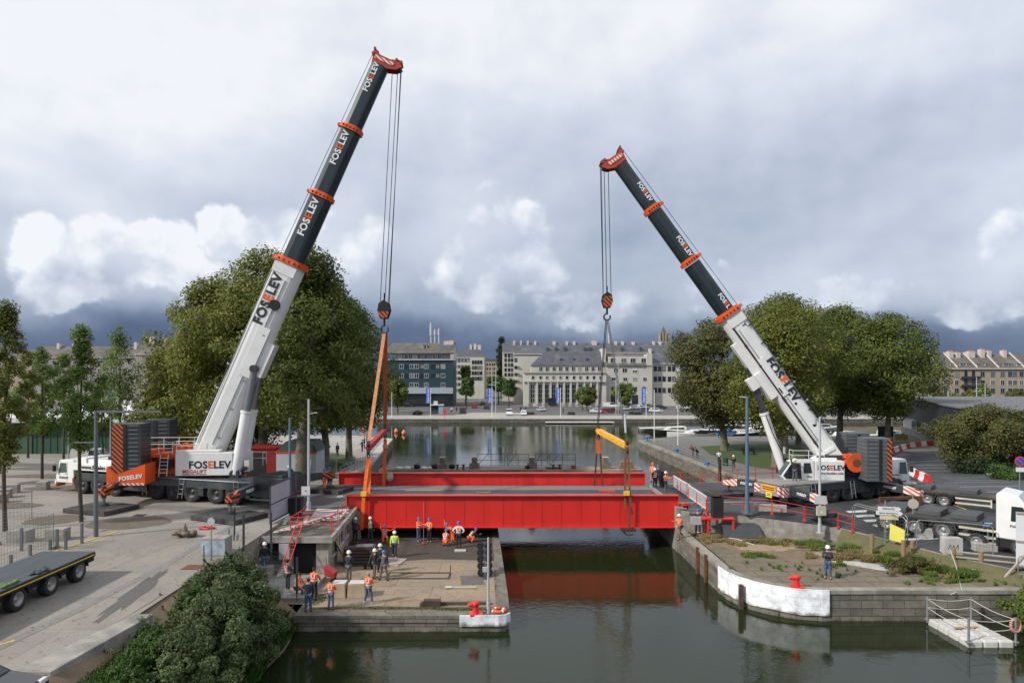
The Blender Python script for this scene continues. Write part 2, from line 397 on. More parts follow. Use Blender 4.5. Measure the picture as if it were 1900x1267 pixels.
  def wheel(s, c, R, w, tyre=None, rim=None, n=20):
    """wheel, axis along local y"""
    x, y, z = c
    s.use(tyre or TYRE)
    pr = [(R * .60, -w / 2 + .02), (R * .93, -w / 2), (R, -w / 2 + .05), (R, w / 2 - .05), (R * .93, w / 2), (R * .60, w / 2 - .02)]
    k = len(pr)
    vs = [(x + r * cos(2 * pi * i / n), y + q, z + r * sin(2 * pi * i / n)) for i in range(n) for r, q in pr]
    s.add(vs, [(i * k + j, i * k + j + 1, ((i + 1) % n) * k + j + 1, ((i + 1) % n) * k + j) for i in range(n) for j in range(k - 1)], True)
    s.use(rim or RIM)
    pr = [(0.001, -w * .22), (R * .14, -w * .3), (R * .18, -w * .12), (R * .42, -w * .08), (R * .5, -w * .38), (R * .62, -w * .46), (R * .62, w * .46), (R * .5, w * .3), (0.001, w * .2)]
    k = len(pr)
    vs = [(x + r * cos(2 * pi * i / n), y + q, z + r * sin(2 * pi * i / n)) for i in range(n) for r, q in pr]
    s.add(vs, [(i * k + j, i * k + j + 1, ((i + 1) % n) * k + j + 1, ((i + 1) % n) * k + j) for i in range(n) for j in range(k - 1)], True)
    return s
  def mesh(s, name, default=None):
    me = bpy.data.meshes.new(name)
    me.from_pydata(s.v, [], s.f)
    for m in (s.mats or [default or CONC]): me.materials.append(m)
    me.polygons.foreach_set('material_index', s.m)
    me.polygons.foreach_set('use_smooth', s.sm)
    me.update()
    return me
def B(m=None):
  b = MB()
  if m: b.use(m)
  return b
def thing(name, label, cat, loc=(0, 0, 0), rz=0, group=None):
  o = bpy.data.objects.new(name, None); COL.objects.link(o)
  o.empty_display_size = .3
  o.location = loc; o.rotation_euler = (0, 0, rz); o['label'] = label; o['category'] = cat
  if group: o['group'] = group
  return o
def part(name, mb, parent, label=None, bevel=0):
  me = mb if isinstance(mb, bpy.types.Mesh) else mb.mesh(name)
  o = bpy.data.objects.new(name, me); COL.objects.link(o); o.parent = parent
  if label: o['label'] = label
  if bevel:
    md = o.modifiers.new('bevel', 'BEVEL'); md.width = bevel; md.segments = 2; md.limit_method = 'ANGLE'; md.angle_limit = radians(50)
  return o
def single(name, mb, label, cat, loc=(0, 0, 0), rz=0, group=None, bevel=0):
  o = part(name, mb, None, None, bevel)
  o.location = loc; o.rotation_euler = (0, 0, rz); o['label'] = label; o['category'] = cat
  if group: o['group'] = group
  return o
def struct(name, mb):
  o = part(name, mb, None); o['kind'] = 'structure'; return o
def dup(root, loc, rz=0, label=None, group=None, s=1.0):
  r = root.copy(); COL.objects.link(r); r.location = loc; r.rotation_euler = (0, 0, rz); r.scale = (s, s, s) if isinstance(s, (int, float)) else s
  if label: r['label'] = label
  if group: r['group'] = group
  for ch in list(root.children):
    c = ch.copy(); COL.objects.link(c); c.parent = r
    for g in ch.children:
      d = g.copy(); COL.objects.link(d); d.parent = c
  return r
def at(px, py, z):
  """point of the place seen at photo pixel (px, py) on the level z: used as a surveying aid for the plan"""
  Y = (HC - z) * 1280 / (py - 692)
  return Vector(((px - 950) * Y / 1280, Y, z))
def atd(px, py, Y):
  return Vector(((px - 950) * Y / 1280, Y, HC - (py - 692) * Y / 1280))
_TX = {}
def text_mesh(s, size, mats, bold=.02, idx=None, shear=0):
  key = (s, size, tuple(m.name for m in mats), bold, tuple(idx or ()))
  if key in _TX: return _TX[key]
  cu = bpy.data.curves.new('lettering', 'FONT'); cu.body = s; cu.size = size; cu.extrude = .006; cu.offset = bold * size
  cu.space_character = 1.08; cu.align_x = 'CENTER'; cu.align_y = 'CENTER'; cu.resolution_u = 3; cu.shear = shear
  for m in mats: cu.materials.append(m)
  if idx:
    for i, k in enumerate(idx): cu.body_format[i].material_index = k
  ob = bpy.data.objects.new('tmp', cu); COL.objects.link(ob)
  dg = bpy.context.evaluated_depsgraph_get()
  me = bpy.data.meshes.new_from_object(ob.evaluated_get(dg))
  bpy.data.objects.remove(ob); bpy.data.curves.remove(cu)
  me.name = 'lettering'
  _TX[key] = me
  return me
def lettering(parent, s, size, M, mats=(TXTD,), bold=.02, idx=None):
  me = text_mesh(s, size, list(mats), bold, idx)
  o = bpy.data.objects.new('lettering', me); COL.objects.link(o); o.parent = parent
  o.matrix_local = M if isinstance(M, Matrix) else Matrix(M)
  return o
def face(loc, right, up):
  """matrix whose x runs along `right`, y along `up` (for lettering and plates)"""
  r = Vector(right).normalized(); u = Vector(up); u = (u - r * u.dot(r)).normalized(); n = r.cross(u)
  return Matrix(((r.x, u.x, n.x, loc[0]), (r.y, u.y, n.y, loc[1]), (r.z, u.z, n.z, loc[2]), (0, 0, 0, 1)))
# ============================================================ SETTING
WZ = -3.3
def interp(x, pts):
  if x <= pts[0][0]: return pts[0][1]
  for (a, b), (c, d) in zip(pts, pts[1:]):
    if x <= c: return b + (d - b) * (x - a) / (c - a)
  return pts[-1][1]
HL = [(66, 0), (92, -1.7)]
HR = [(30, -1.3), (38, -1.1), (46, -.8), (52, 0), (63, 0), (82, -1.7)]
hl = lambda y: interp(y, HL)
hr = lambda y: interp(y, HR)
def drape(name, poly, h, breaks, m, eps=0.0, parent=None, kind='structure'):
  bm = bmesh.new()
  f = bm.faces.new([bm.verts.new((x, y, 0)) for x, y in poly])
  if f.calc_area() > 0:
    bm.normal_update()
  for yb in breaks:
    bmesh.ops.bisect_plane(bm, geom=bm.verts[:] + bm.edges[:] + bm.faces[:], plane_co=(0, yb, 0), plane_no=(0, 1, 0))
  for v in bm.verts: v.co.z = h(v.co.y) + eps
  bmesh.ops.triangulate(bm, faces=bm.faces[:])
  bmesh.ops.recalc_face_normals(bm, faces=bm.faces[:])
  for f in bm.faces:
    if f.normal.z < 0: f.normal_flip()
  me = bpy.data.meshes.new(name); bm.to_mesh(me); bm.free(); me.materials.append(m)
  o = bpy.data.objects.new(name, me); COL.objects.link(o)
  if kind: o['kind'] = kind
  return o
def ellipse(cx, cy, rx, ry, n=28, wob=.08, seed=1, rot=0):
  r = random.Random(seed); o = []
  for i in range(n):
    t = 2 * pi * i / n; k = 1 + wob * (r.random() - .5) * 2
    x, y = rx * k * cos(t), ry * k * sin(t)
    o.append((cx + x * cos(rot) - y * sin(rot), cy + x * sin(rot) + y * cos(rot)))
  return o
# water -------------------------------------------------------
def water_mat():
  m, nt, b = _base('canal_water'); N, L = nt.nodes, nt.links
  b.inputs['Base Color'].default_value = (.015, .021, .008, 1)
  b.inputs['Roughness'].default_value = .04; b.inputs['IOR'].default_value = 1.33
  b.inputs['Specular IOR Level'].default_value = .5
  tc = N.new('ShaderNodeTexCoord'); mp = N.new('ShaderNodeMapping'); L.new(tc.outputs['Object'], mp.inputs[0]); mp.inputs['Scale'].default_value = (1, 1.0, 1)
  a = N.new('ShaderNodeTexNoise'); a.inputs['Scale'].default_value = 2.6; a.inputs['Detail'].default_value = 5; a.inputs['Roughness'].default_value = .55; a.inputs['Distortion'].default_value = .4
  L.new(mp.outputs[0], a.inputs[0])
  c = N.new('ShaderNodeTexNoise'); c.inputs['Scale'].default_value = .05; c.inputs['Detail'].default_value = 3
  L.new(mp.outputs[0], c.inputs[0])
  mr = N.new('ShaderNodeMapRange'); mr.inputs[1].default_value = .42; mr.inputs[2].default_value = .62; mr.inputs[3].default_value = .08; mr.inputs[4].default_value = .30
  L.new(c.outputs['Fac'], mr.inputs[0])
  bp = N.new('ShaderNodeBump'); bp.inputs['Distance'].default_value = .06
  L.new(mr.outputs[0], bp.inputs['Strength']); L.new(a.outputs['Fac'], bp.inputs['Height']); L.new(bp.outputs[0], b.inputs['Normal'])
  return m
WATER = water_mat()
b = B(WATER); b.add([(-600, -60, WZ), (600, -60, WZ), (600, 200, WZ), (-600, 200, WZ)], [(0, 1, 2, 3)])
struct('water', b)
G_BEIGE = ground_mat('pale_worn_paving', (.285, .255, .22), (.20, .187, .17), (.15, .14, .13), s=.2, joint=7.0, mort=.72)
G_BEIGE2 = ground_mat('pale_promenade', (.34, .31, .27), (.27, .25, .23), (.2, .19, .18), s=.1)
G_ASPH = ground_mat('asphalt', (.045, .048, .052), (.062, .064, .066), (.035, .036, .04), s=.2, wet=.35, rough=.7)
G_ASPH2 = ground_mat('old_asphalt', (.105, .10, .095), (.075, .074, .072), (.13, .12, .105), s=.3)
G_WALK = ground_mat('grey_walkway', (.17, .16, .145), (.13, .125, .118), (.10, .095, .088), s=.25)
G_SOIL = ground_mat('brown_soil', (.21, .145, .09), (.085, .066, .05), (.13, .105, .07), s=.42, rough=.95)
G_PLATL = ground_mat('stained_slab', (.29, .215, .14), (.215, .185, .15), (.10, .085, .07), s=.36, joint=4.6, mort=.6)
G_PLATDARK = ground_mat('dark_brown_ground', (.06, .048, .038), (.04, .034, .03), (.10, .08, .06), s=.6, rough=.9)  # mottled dark brown tone for the platform ground around the bridge
G_SLAB = ground_mat('granite_paving', (.185, .15, .105), (.12, .105, .075), (.075, .072, .042), s=.55, joint=1.9)
G_GRASS = ground_mat('lawn', (.045, .075, .018), (.06, .082, .022), (.075, .078, .03), s=.4, rough=.95)
G_MULCH = ground_mat('mulch', (.13, .105, .08), (.085, .07, .055), (.17, .14, .11), s=2.0, rough=.95)
STONE = stone_mat('quay_ashlar', (.20, .18, .145), (.12, .112, .092), (.05, .046, .038), 1.15, .42, algae=(.035, .038, .012), zlow=WZ, off=.1)
STONEF = stone_mat('far_quay_ashlar', (.16, .145, .12), (.10, .095, .08), (.05, .046, .038), 1.6, .5, algae=(.022, .024, .01), zlow=WZ)
CONCW = stone_mat('concrete_wall', (.30, .27, .24), (.26, .24, .21), (.22, .2, .18), 2.6, 1.3, algae=(.03, .034, .014), zlow=WZ)
WPAINT = stone_mat('whitewash', (.86, .88, .91), (.82, .84, .87), (.74, .76, .79), 1.15, .42, algae=(.16, .16, .10), zlow=-2.92)
# land ------------------------------------------------------------
LEFT = [(-400, -20), (-13.3, -20), (-13.3, 21.6), (-15.5, 22.2), (-15.5, 51.5), (-12.2, 51.5), (-12.2, 64), (-16, 64), (-16, 68), (-17.6, 86), (-21.4, 123), (-30, 129), (-75, 131), (-75, 190), (-400, 190)]
drape('ground', LEFT, hl, [66, 92], G_BEIGE)
RIGHT = [(12.5, 51), (15, 50.6), (22.6, 47.5), (24.4, 45.3), (26.4, 41.6), (28.5, 39), (60, 37.2), (400, 30), (400, 190), (110, 190), (110, 130), (30, 127), (22, 120), (24.2, 78), (24.2, 68), (20, 64), (12.5, 62)]
drape('road', RIGHT, hr, [38, 46, 52, 63, 82], G_ASPH)
drape('far_ground', [(-3000, 184), (3000, 184), (3000, 4000), (-3000, 4000)], lambda y: -2.2, [], G_ASPH2)
drape('far_promenade', [(-300, 184.02), (300, 184.02), (300, 199), (-300, 199)], lambda y: -2.2, [], G_BEIGE2, .02)
drape('far_ramp', [(-17, 199), (6, 199), (2, 213), (-12, 213)], lambda y: -2.2, [], G_BEIGE2, .02)
drape('right_quay_walk', [(22.2, 120), (24.4, 78), (24.4, 66), (27, 63.5), (31, 66), (31, 80), (34, 92), (45, 103), (72, 104), (90, 108), (90, 128.5), (31, 126.5), (24, 121.5)], hr, [63, 82], G_WALK, .01)
drape('right_lawn', [(30, 86), (33.5, 80), (38, 83), (44, 100), (46, 112), (38, 114), (30, 110), (28.5, 99)], hr, [82], G_GRASS, .02)
drape('left_lawn', [(-34, 62.5), (-18.6, 62.5), (-17.9, 66), (-19.6, 86), (-22, 97), (-26, 101), (-40, 102)], hl, [66, 92], G_GRASS, .01)
drape('abutment_road', [(-17.5, 51.8), (-12.3, 51.8), (-12.3, 62), (-19, 62), (-24, 66), (-30, 66), (-24, 59)], hl, [], G_ASPH2, .012)
drape('gravel_yard', [(-44, 102), (-24, 102.5), (-22.2, 122), (-30, 127), (-70, 129), (-70, 102)], hl, [], G_BEIGE2, .01)
drape('service_road', [(-400, 100), (-70, 84), (-38, 76), (-38, 80), (-70, 90), (-400, 112)], hl, [92], G_ASPH2, .012)
for i, (cx, cy, rx, ry) in enumerate([(-25.6, 46.2, 2.6, 2.0), (-31.2, 47, 1.8, 1.6), (-39, 60, 3.2, 1.3), (-45, 68, 5, 2.2), (-52, 78, 6, 2.4), (-33, 40, 2.2, 1.4), (-38, 52, 2.5, 1.2)]):
  drape('mulch_bed', ellipse(cx, cy, rx, ry, seed=i), hl, [66, 92], G_MULCH, .016 + .002 * i)
drape('pavement_patch', ellipse(-17.15, 31.5, .42, 3.4, seed=6, wob=.3, rot=.12), hl, [], G_ASPH2, .008)
drape('pavement_strip', [(-19.3, 21), (-18.9, 21), (-18.1, 29), (-17.9, 37), (-18.2, 46), (-18.6, 46), (-18.3, 37), (-18.5, 29)], hl, [], ground_mat('grey_patch', (.2, .19, .18), (.16, .155, .15), (.12, .12, .12), s=.6), .010)
drape('manhole_cover', [(-16.9, 35.1), (-16.0, 35.1), (-16.0, 36.0), (-16.9, 36.0)], hl, [], RUST, .014)
drape('manhole_cover', [(-26.6, 48.2), (-25.8, 48.2), (-25.8, 48.9), (-26.6, 48.9)], hl, [], DSTEEL, .014)
YLINE = mat('yellow_line_paint', (.68, .42, .03), .7, var=.25, scale=6)
WLINE = mat('white_line_paint', (.55, .56, .56), .7, var=.3, scale=5, c2=(.2, .2, .2), thr=.68)
def strip(name, a, b_, w, m, h=hl, eps=.02):
  a = Vector(a); b_ = Vector(b_); d = (b_ - a).normalized(); n = Vector((-d.y, d.x)) * w / 2
  return drape(name, [tuple(a + n), tuple(b_ + n), tuple(b_ - n), tuple(a - n)], h, [38, 46, 52, 63, 66, 82, 92], m, eps)
TYM = ground_mat('tyre_mark', (.235, .205, .17), (.20, .18, .155), (.16, .15, .135), s=.8)
for i, (x0, y0, x1, y1) in enumerate([(-24.5, 22, -20.8, 44), (-22.8, 22, -19.6, 43), (-27, 44.5, -20, 49), (-27.6, 43, -20.5, 46.8), (-30, 34, -24.8, 47), (-19.2, 24, -17.2, 45)]):
  strip('tyre_mark', (x0, y0), ((x0 + x1) / 2 + .3, (y0 + y1) / 2), .22, TYM, eps=.006); strip('tyre_mark', ((x0 + x1) / 2 + .3, (y0 + y1) / 2), (x1, y1), .22, TYM, eps=.006)
drape('oil_stain', ellipse(-23.4, 50.6, 5.5, .9, seed=4, wob=.25, rot=-.32), hl, [], ground_mat('oil_stain', (.16, .145, .125), (.12, .11, .10), (.2, .18, .15), s=.9), .004)
strip('yellow_marking', (-20.6, 22.6), (-18.6, 25.8), .13, YLINE)
strip('yellow_marking', (-25.7, 38.0), (-24.9, 43.6), .13, YLINE)
# far land edge, quays ----------------------------------------------
def wall_along(name, pts, zt, zb, th, m, label, cat='quay wall', group=None, cap=None, capw=.5, ch=.25):
  """vertical wall following a plan polyline; water side is the polyline, body goes to its left"""
  b = B(m); n = len(pts)
  zt_ = zt if callable(zt) else (lambda x, y: zt)
  nor = []
  for i in range(n):
    a = Vector(pts[max(0, i - 1)]); c = Vector(pts[min(n - 1, i + 1)]); d = (c - a).normalized(); nor.append(Vector((-d.y, d.x)))
  for i in range(n - 1):
    p, q = Vector(pts[i]), Vector(pts[i + 1]); pi_, qi = p + nor[i] * th, q + nor[i + 1] * th
    b.hexa([(p.x, p.y, zb), (q.x, q.y, zb), (qi.x, qi.y, zb), (pi_.x, pi_.y, zb),
        (p.x, p.y, zt_(*p)), (q.x, q.y, zt_(*q)), (qi.x, qi.y, zt_(*q)), (pi_.x, pi_.y, zt_(*p))])
  if cap:
    b.use(cap)
    for i in range(n - 1):
      p, q = Vector(pts[i]) - nor[i] * .06, Vector(pts[i + 1]) - nor[i + 1] * .06; pi_, qi = p + nor[i] * capw, q + nor[i + 1] * capw
      zp, zq = zt_(*pts[i]), zt_(*pts[i + 1])
      b.hexa([(p.x, p.y, zp - ch), (q.x, q.y, zq - ch), (qi.x, qi.y, zq - ch), (pi_.x, pi_.y, zp - ch), (p.x, p.y, zp + .06), (q.x, q.y, zq + .06), (qi.x, qi.y, zq + .06), (pi_.x, pi_.y, zp + .06)])
  return single(name, b, label, cat, group=group)
CAP = mat('quay_coping', (.27, .25, .21), .9, var=.25, scale=1.2, c2=(.16, .15, .12), thr=.56, bump=.3)
wall_along('quay_wall', [(-300, 183.9), (300, 183.9)], -2.25, -4.2, .6, STONEF, 'long dark weedy quay wall on the far bank below the town', cap=CAP, capw=1.0, ch=.12)
wall_along('quay_wall', [(-16, 64.2), (-15.9, 68), (-17.5, 86), (-21.3, 123), (-30, 129), (-75, 131)], lambda x, y: hl(y) - .02, -4.2, .8, STONE,
      'stone quay wall with pale coping left of the basin behind the red bridge', cap=CONCL, capw=1.3)
wall_along('quay_wall', [(110, 130), (30, 127.1), (22, 120.1), (24.1, 78), (24.1, 68), (20, 64.1), (12.6, 62)], lambda x, y: hr(y) - .03, -4.2, .8, STONE,
      'long weathered stone quay wall under the railing and walkers', cap=CAP, capw=.7)
# right platform -----------------------------------------------------
PE = [(12.3, 66), (12.35, 50.2), (12.5, 41.6), (12.62, 40.6), (12.95, 39.6), (13.5, 38.7), (14.3, 37.9), (15.3, 37.3), (16.6, 37.02), (60, 37.0)]
PR = PE + [(60, 60), (14, 66)]
drape('lower_quay_paving', PR, lambda y: -1.7, [], G_SLAB)
drape('lower_quay_soil', [(13.3, 62), (13.6, 47), (15.2, 44.6), (18, 42.2), (24.0, 40.6), (30, 40.2), (60, 40), (60, 60)], lambda y: -1.7, [], G_SOIL, .012)
drape('slab_patch', [(19.5, 43), (21.5, 42.8), (24, 40.9), (22, 40.7)], lambda y: -1.7, [], CONCL, .02)
drape('sand_patch', ellipse(17.0, 46.2, 2.1, .9, seed=3, wob=.2), lambda y: -1.7, [], mat('sand', (.30, .22, .14), .95, var=.2, scale=2), .022)
drape('sand_patch', ellipse(21.5, 44.6, 2.6, .8, seed=5, wob=.2), lambda y: -1.7, [], mat('sand', (.30, .22, .14), .95), .024)
wall_along('quay_wall', PE, -1.7, -4.2, .7, STONE, 'curved granite quay wall of the lower right quay behind the red bollard', cap=CAP, capw=.6, ch=.14)
def white_band(name, pts, zt, zb, off, label, rag=.05, seed=2):
  r = random.Random(seed); b = B(WPAINT); n = len(pts); vs = []
  for i in range(n):
    a = Vector(pts[max(0, i - 1)]); c = Vector(pts[min(n - 1, i + 1)]); d = (c - a).normalized(); nn = Vector((-d.y, d.x)) * off
    p = Vector(pts[i]) + nn
    vs += [(p.x, p.y, zb + r.uniform(-rag, rag)), (p.x, p.y, zt)]
    q = p - nn.normalized() * .05 if off else p
    vs += [(q.x, q.y, zb), (q.x, q.y, zt)]
  for i in range(n - 1):
    k = i * 4
    b.add(vs[k:k + 8], [(0, 4, 5, 1), (1, 5, 7, 3), (0, 2, 6, 4), (2, 3, 7, 6)])
  b.add(vs[:4], [(0, 1, 3, 2)]); b.add(vs[-4:], [(0, 2, 3, 1)])
  return single(name, b, label, 'painted band')
arc = []
for i in range(24):
  t = i / 23.0
  k = 2.0 + t * (8.02 - 2.0)
  i0 = min(int(k), 7); f = k - i0
  p = Vector(PE[i0]).lerp(Vector(PE[i0 + 1]), f); arc.append(tuple(p))
arc.append((17.0, 37.0))
white_band('painted_band', [(x, y) for x, y in arc], -1.62, -2.98, -.09, 'white painted band round the curved corner of the right quay')
for i, (x, y) in enumerate([(12.42, 43.9), (12.4, 45.8)]):
  single('fender_rail', B(RUST).box(-.1, .06, -.12, .12, -3.7, -1.55), ['rusty iron rail on the quay wall left of the white band', 'dark iron rail on the quay wall nearest the man in orange'][i], 'fender rail', (x - .08, y, 0))
single('fender_rail', B(DWOOD).box(-.12, .1, -.12, .12, -3.7, -1.95), 'black timber rail standing against the white painted quay corner', 'fender rail', (12.95, 39.0, 0))
b = B(CONCW); b.box(12.25, 13.0, 51.3, 62, -4, -.02); b.box(13.0, 22, 51.9, 62.0, -1.75, -.05)
single('bridge_abutment', b, 'dark concrete abutment wall under the right end of the red bridge', 'abutment')
wall_along('retaining_wall', [(12.5, 50.9), (15, 50.5), (22.5, 47.4), (24.3, 45.2), (26.3, 41.5), (28.4, 39.0)], lambda x, y: hr(y) - .02, -1.9, .25, CONCW, 'low weedy retaining wall between the road and the lower quay', 'retaining wall')
b = B(ground_mat('weedy_soil', (.12, .105, .05), (.07, .085, .03), (.16, .12, .07), s=.9, rough=.95))
pa = [(60, 37.6), (40, 38), (28.5, 38.8), (26.4, 41.4), (24.4, 45.1), (22.6, 47.3)]
pb = [(60, 37.2), (40, 37.4), (26.9, 38.2), (24.3, 40.4), (22.4, 43.2), (21.6, 46.2)]
vs = [(x, y, hr(y) - .05) for x, y in pa] + [((x1 + x2) / 2, (y1 + y2) / 2, (hr(y1) - 1.7) / 2 + .06) for (x1, y1), (x2, y2) in zip(pa, pb)] + [(x, y, -1.72) for x, y in pb]
n = len(pa)
b.add(vs, [(j * n + i, (j + 1) * n + i, (j + 1) * n + i + 1, j * n + i + 1) for j in range(2) for i in range(n - 1)], True)
struct('bank', b)
# left platform (slab at z -2.5) --------------------------------------
PZ = -2.5
PL = [(-15.5, 61), (-15.5, 37.6), (-11.3, 37.3), (-11.2, 35.5), (-.7, 35.5), (-.35, 35.6), (-.18, 35.9), (-.3, 39), (-1.5, 61)]
drape('platform_slab', PL, lambda y: PZ, [], G_PLATL)
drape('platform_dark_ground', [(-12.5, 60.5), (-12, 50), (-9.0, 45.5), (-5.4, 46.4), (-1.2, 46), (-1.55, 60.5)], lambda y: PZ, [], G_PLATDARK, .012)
drape('platform_plate', [(-3.2, 42.6), (-1.9, 42.6), (-1.6, 40.8), (-3.0, 40.8)], lambda y: PZ, [], mat('dark_plate', (.12, .115, .11), .8, var=.2), .012)
drape('platform_edge_stones', [(-11.15, 35.55), (-.75, 35.55), (-.4, 35.65), (-.25, 35.95), (-.5, 39), (-.9, 46), (-1.3, 46), (-.95, 39), (-.85, 36.5), (-11.15, 36.5)], lambda y: PZ, [], G_SLAB, .02)
drape('mossy_strip', [(-10.8, 36.45), (-1.0, 36.5), (-1.0, 36.9), (-4, 36.75), (-7, 37.0), (-10.8, 36.8)], lambda y: PZ, [], ground_mat('moss', (.07, .065, .03), (.11, .09, .06), (.05, .06, .02), s=1.5), .026)
drape('sand_patch', ellipse(-8.2, 43.2, 1.6, .9, seed=8, wob=.2), lambda y: PZ, [], mat('sand', (.3, .2, .1), .95), .016)
wall_along('quay_wall', [(-11.25, 39), (-11.2, 35.5), (-.7, 35.5), (-.35, 35.6), (-.18, 35.9), (-.3, 39), (-1.5, 61)], PZ - .015, -4.2, .6, STONE, 'low stone edge wall of the platform with the workers', cap=STONE, capw=.55, ch=.30)
white_band('painted_band', [(-2.7, 35.43), (-.7, 35.43), (-.3, 35.55), (-.1, 35.85)], PZ + .075, PZ - .5, .03, 'white painted band on the low platform corner below the lifebuoy', .02)
b = B(CONCW); b.box(-15.6, -12.2, 51.6, 64, -4, -.05); b.box(-12.2, -1.6, 60.2, 61, -4, -.5)
single('bridge_abutment', b, 'dark concrete abutment under the left end of the red bridge', 'abutment')
wall_along('retaining_wall', [(-15.52, 37), (-15.52, 51.6)], -.02, -3.5, .3, CONCW, 'concrete retaining wall beside the stairs of the control hut', 'retaining wall')
b = B(G_SOIL)
ys = [-20, 5, 15, 22, 26, 30, 34, 37.2]
prof = [(-15.75, -.03), (-15.2, -.16), (-14.4, -.7), (-13.2, -1.6), (-12.0, -2.6), (-10.7, -3.6)]
vs = []; r = random.Random(4)
for y in ys:
  for x, z in prof: vs.append((x + r.uniform(-.15, .15), y, z + r.uniform(-.1, .1)))
k = len(prof)
b.add(vs, [(i * k + j, i * k + j + 1, (i + 1) * k + j + 1, (i + 1) * k + j) for i in range(len(ys) - 1) for j in range(k - 1)], True)
struct('left_bank', b)
b = B(CONC)
p = [(-17.1, 23.0), (-15.3, 22.9), (-14.7, 28.6), (-15.2, 28.6)]
b.hexa([(x, y, -1.8) for x, y in [(-16.6, 22.9), (-15.3, 22.9), (-14.75, 28.4), (-15.5, 28.4)]] + [(x, y, .10) for x, y in [(-16.6, 22.9), (-15.3, 22.9), (-14.75, 28.4), (-15.5, 28.4)]])
b.use(RUST)
single('parapet_block', b, 'long grey concrete parapet block above the bushy bank', 'parapet', bevel=.03)
# ============================================================ BUILDINGS
SLATE = mat('slate_roof', (.075, .08, .09), .6, var=.25, scale=.5, c2=(.12, .12, .12), thr=.6)
SLATE2 = mat('grey_brown_roof', (.105, .095, .085), .8, var=.25, scale=.6, c2=(.15, .14, .125), thr=.58)
CREAM = mat('cream_render', (.47, .45, .40), .85, var=.08, scale=.25, c2=(.36, .34, .30), thr=.6)
TANW = mat('tan_stone_render', (.33, .27, .19), .85, var=.1, scale=.25, c2=(.27, .225, .165), thr=.58)
TEAL = mat('teal_cladding', (.012, .04, .055), .5, var=.2, scale=.4)
WFR = mat('white_window_frame', (.5, .5, .49), .6, var=.08)
SHUT = mat('blue_grey_shutter', (.2, .23, .27), .7, var=.1)
CHIM = mat('chimney_render', (.55, .5, .45), .85, var=.15, scale=1)
CHIMR = mat('chimney_brick', (.33, .2, .15), .9, var=.2, scale=1)
DGREEN = mat('dark_green_cladding', (.018, .06, .035), .55, var=.15, scale=.3)
WX = lambda px, Y: (px - 950) * Y / 1280
ZZ = lambda py, Y: HC - (py - 692) * Y / 1280
_WM = {}
RW9 = random.Random(12)
PANE2 = [mat('curtained_pane', (.22, .21, .19), .5, var=.2), mat('bluish_pane', (.06, .08, .10), .1, var=.2), mat('half_dark_pane', (.10, .10, .10), .3, var=.3)]
def win_mesh(w, h, style):
  k = (round(w, 2), round(h, 2), style)
  if k in _WM: return _WM[k]
  f = B(SHUT if style == 'shutter' else (DSTEEL if style == 'dark' else WFR)); t = .12
  f.box(-w / 2 - t, w / 2 + t, -.10, .04, -t, 0); f.box(-w / 2 - t, w / 2 + t, -.08, .04, h, h + t)
  f.box(-w / 2 - t, -w / 2, -.08, .04, 0, h); f.box(w / 2, w / 2 + t, -.08, .04, 0, h)
  if w > .9: f.box(-.05, .05, -.06, .04, 0, h)
  if style == 'tall':
    for q in (1, 2, 3): f.box(-w / 2, w / 2, -.06, .03, h * q / 4 - .06, h * q / 4 + .06)
  if style == 'big':
    f.use(TEAL)
  p = B(GLASS); p.box(-w / 2, w / 2, -.03, .02, 0, h)
  if style == 'blind': p.use(OFFW); p.box(-w / 2, w / 2, -.045, -.031, h * .45, h)
  _WM[k] = (f.mesh('window'), p.mesh('pane')); return _WM[k]
def add_window(root, x, y, z, w, h, style='std'):
  f, p = win_mesh(w, h, style); R9 = RW9.random()
  a = part('window', f, root); a.location = (x, y, z)
  q = part('pane', p, a)
  if R9 < .3: q.material_slots[0].link = 'OBJECT'; q.material_slots[0].material = PANE2[int(R9 * 10) % 3]
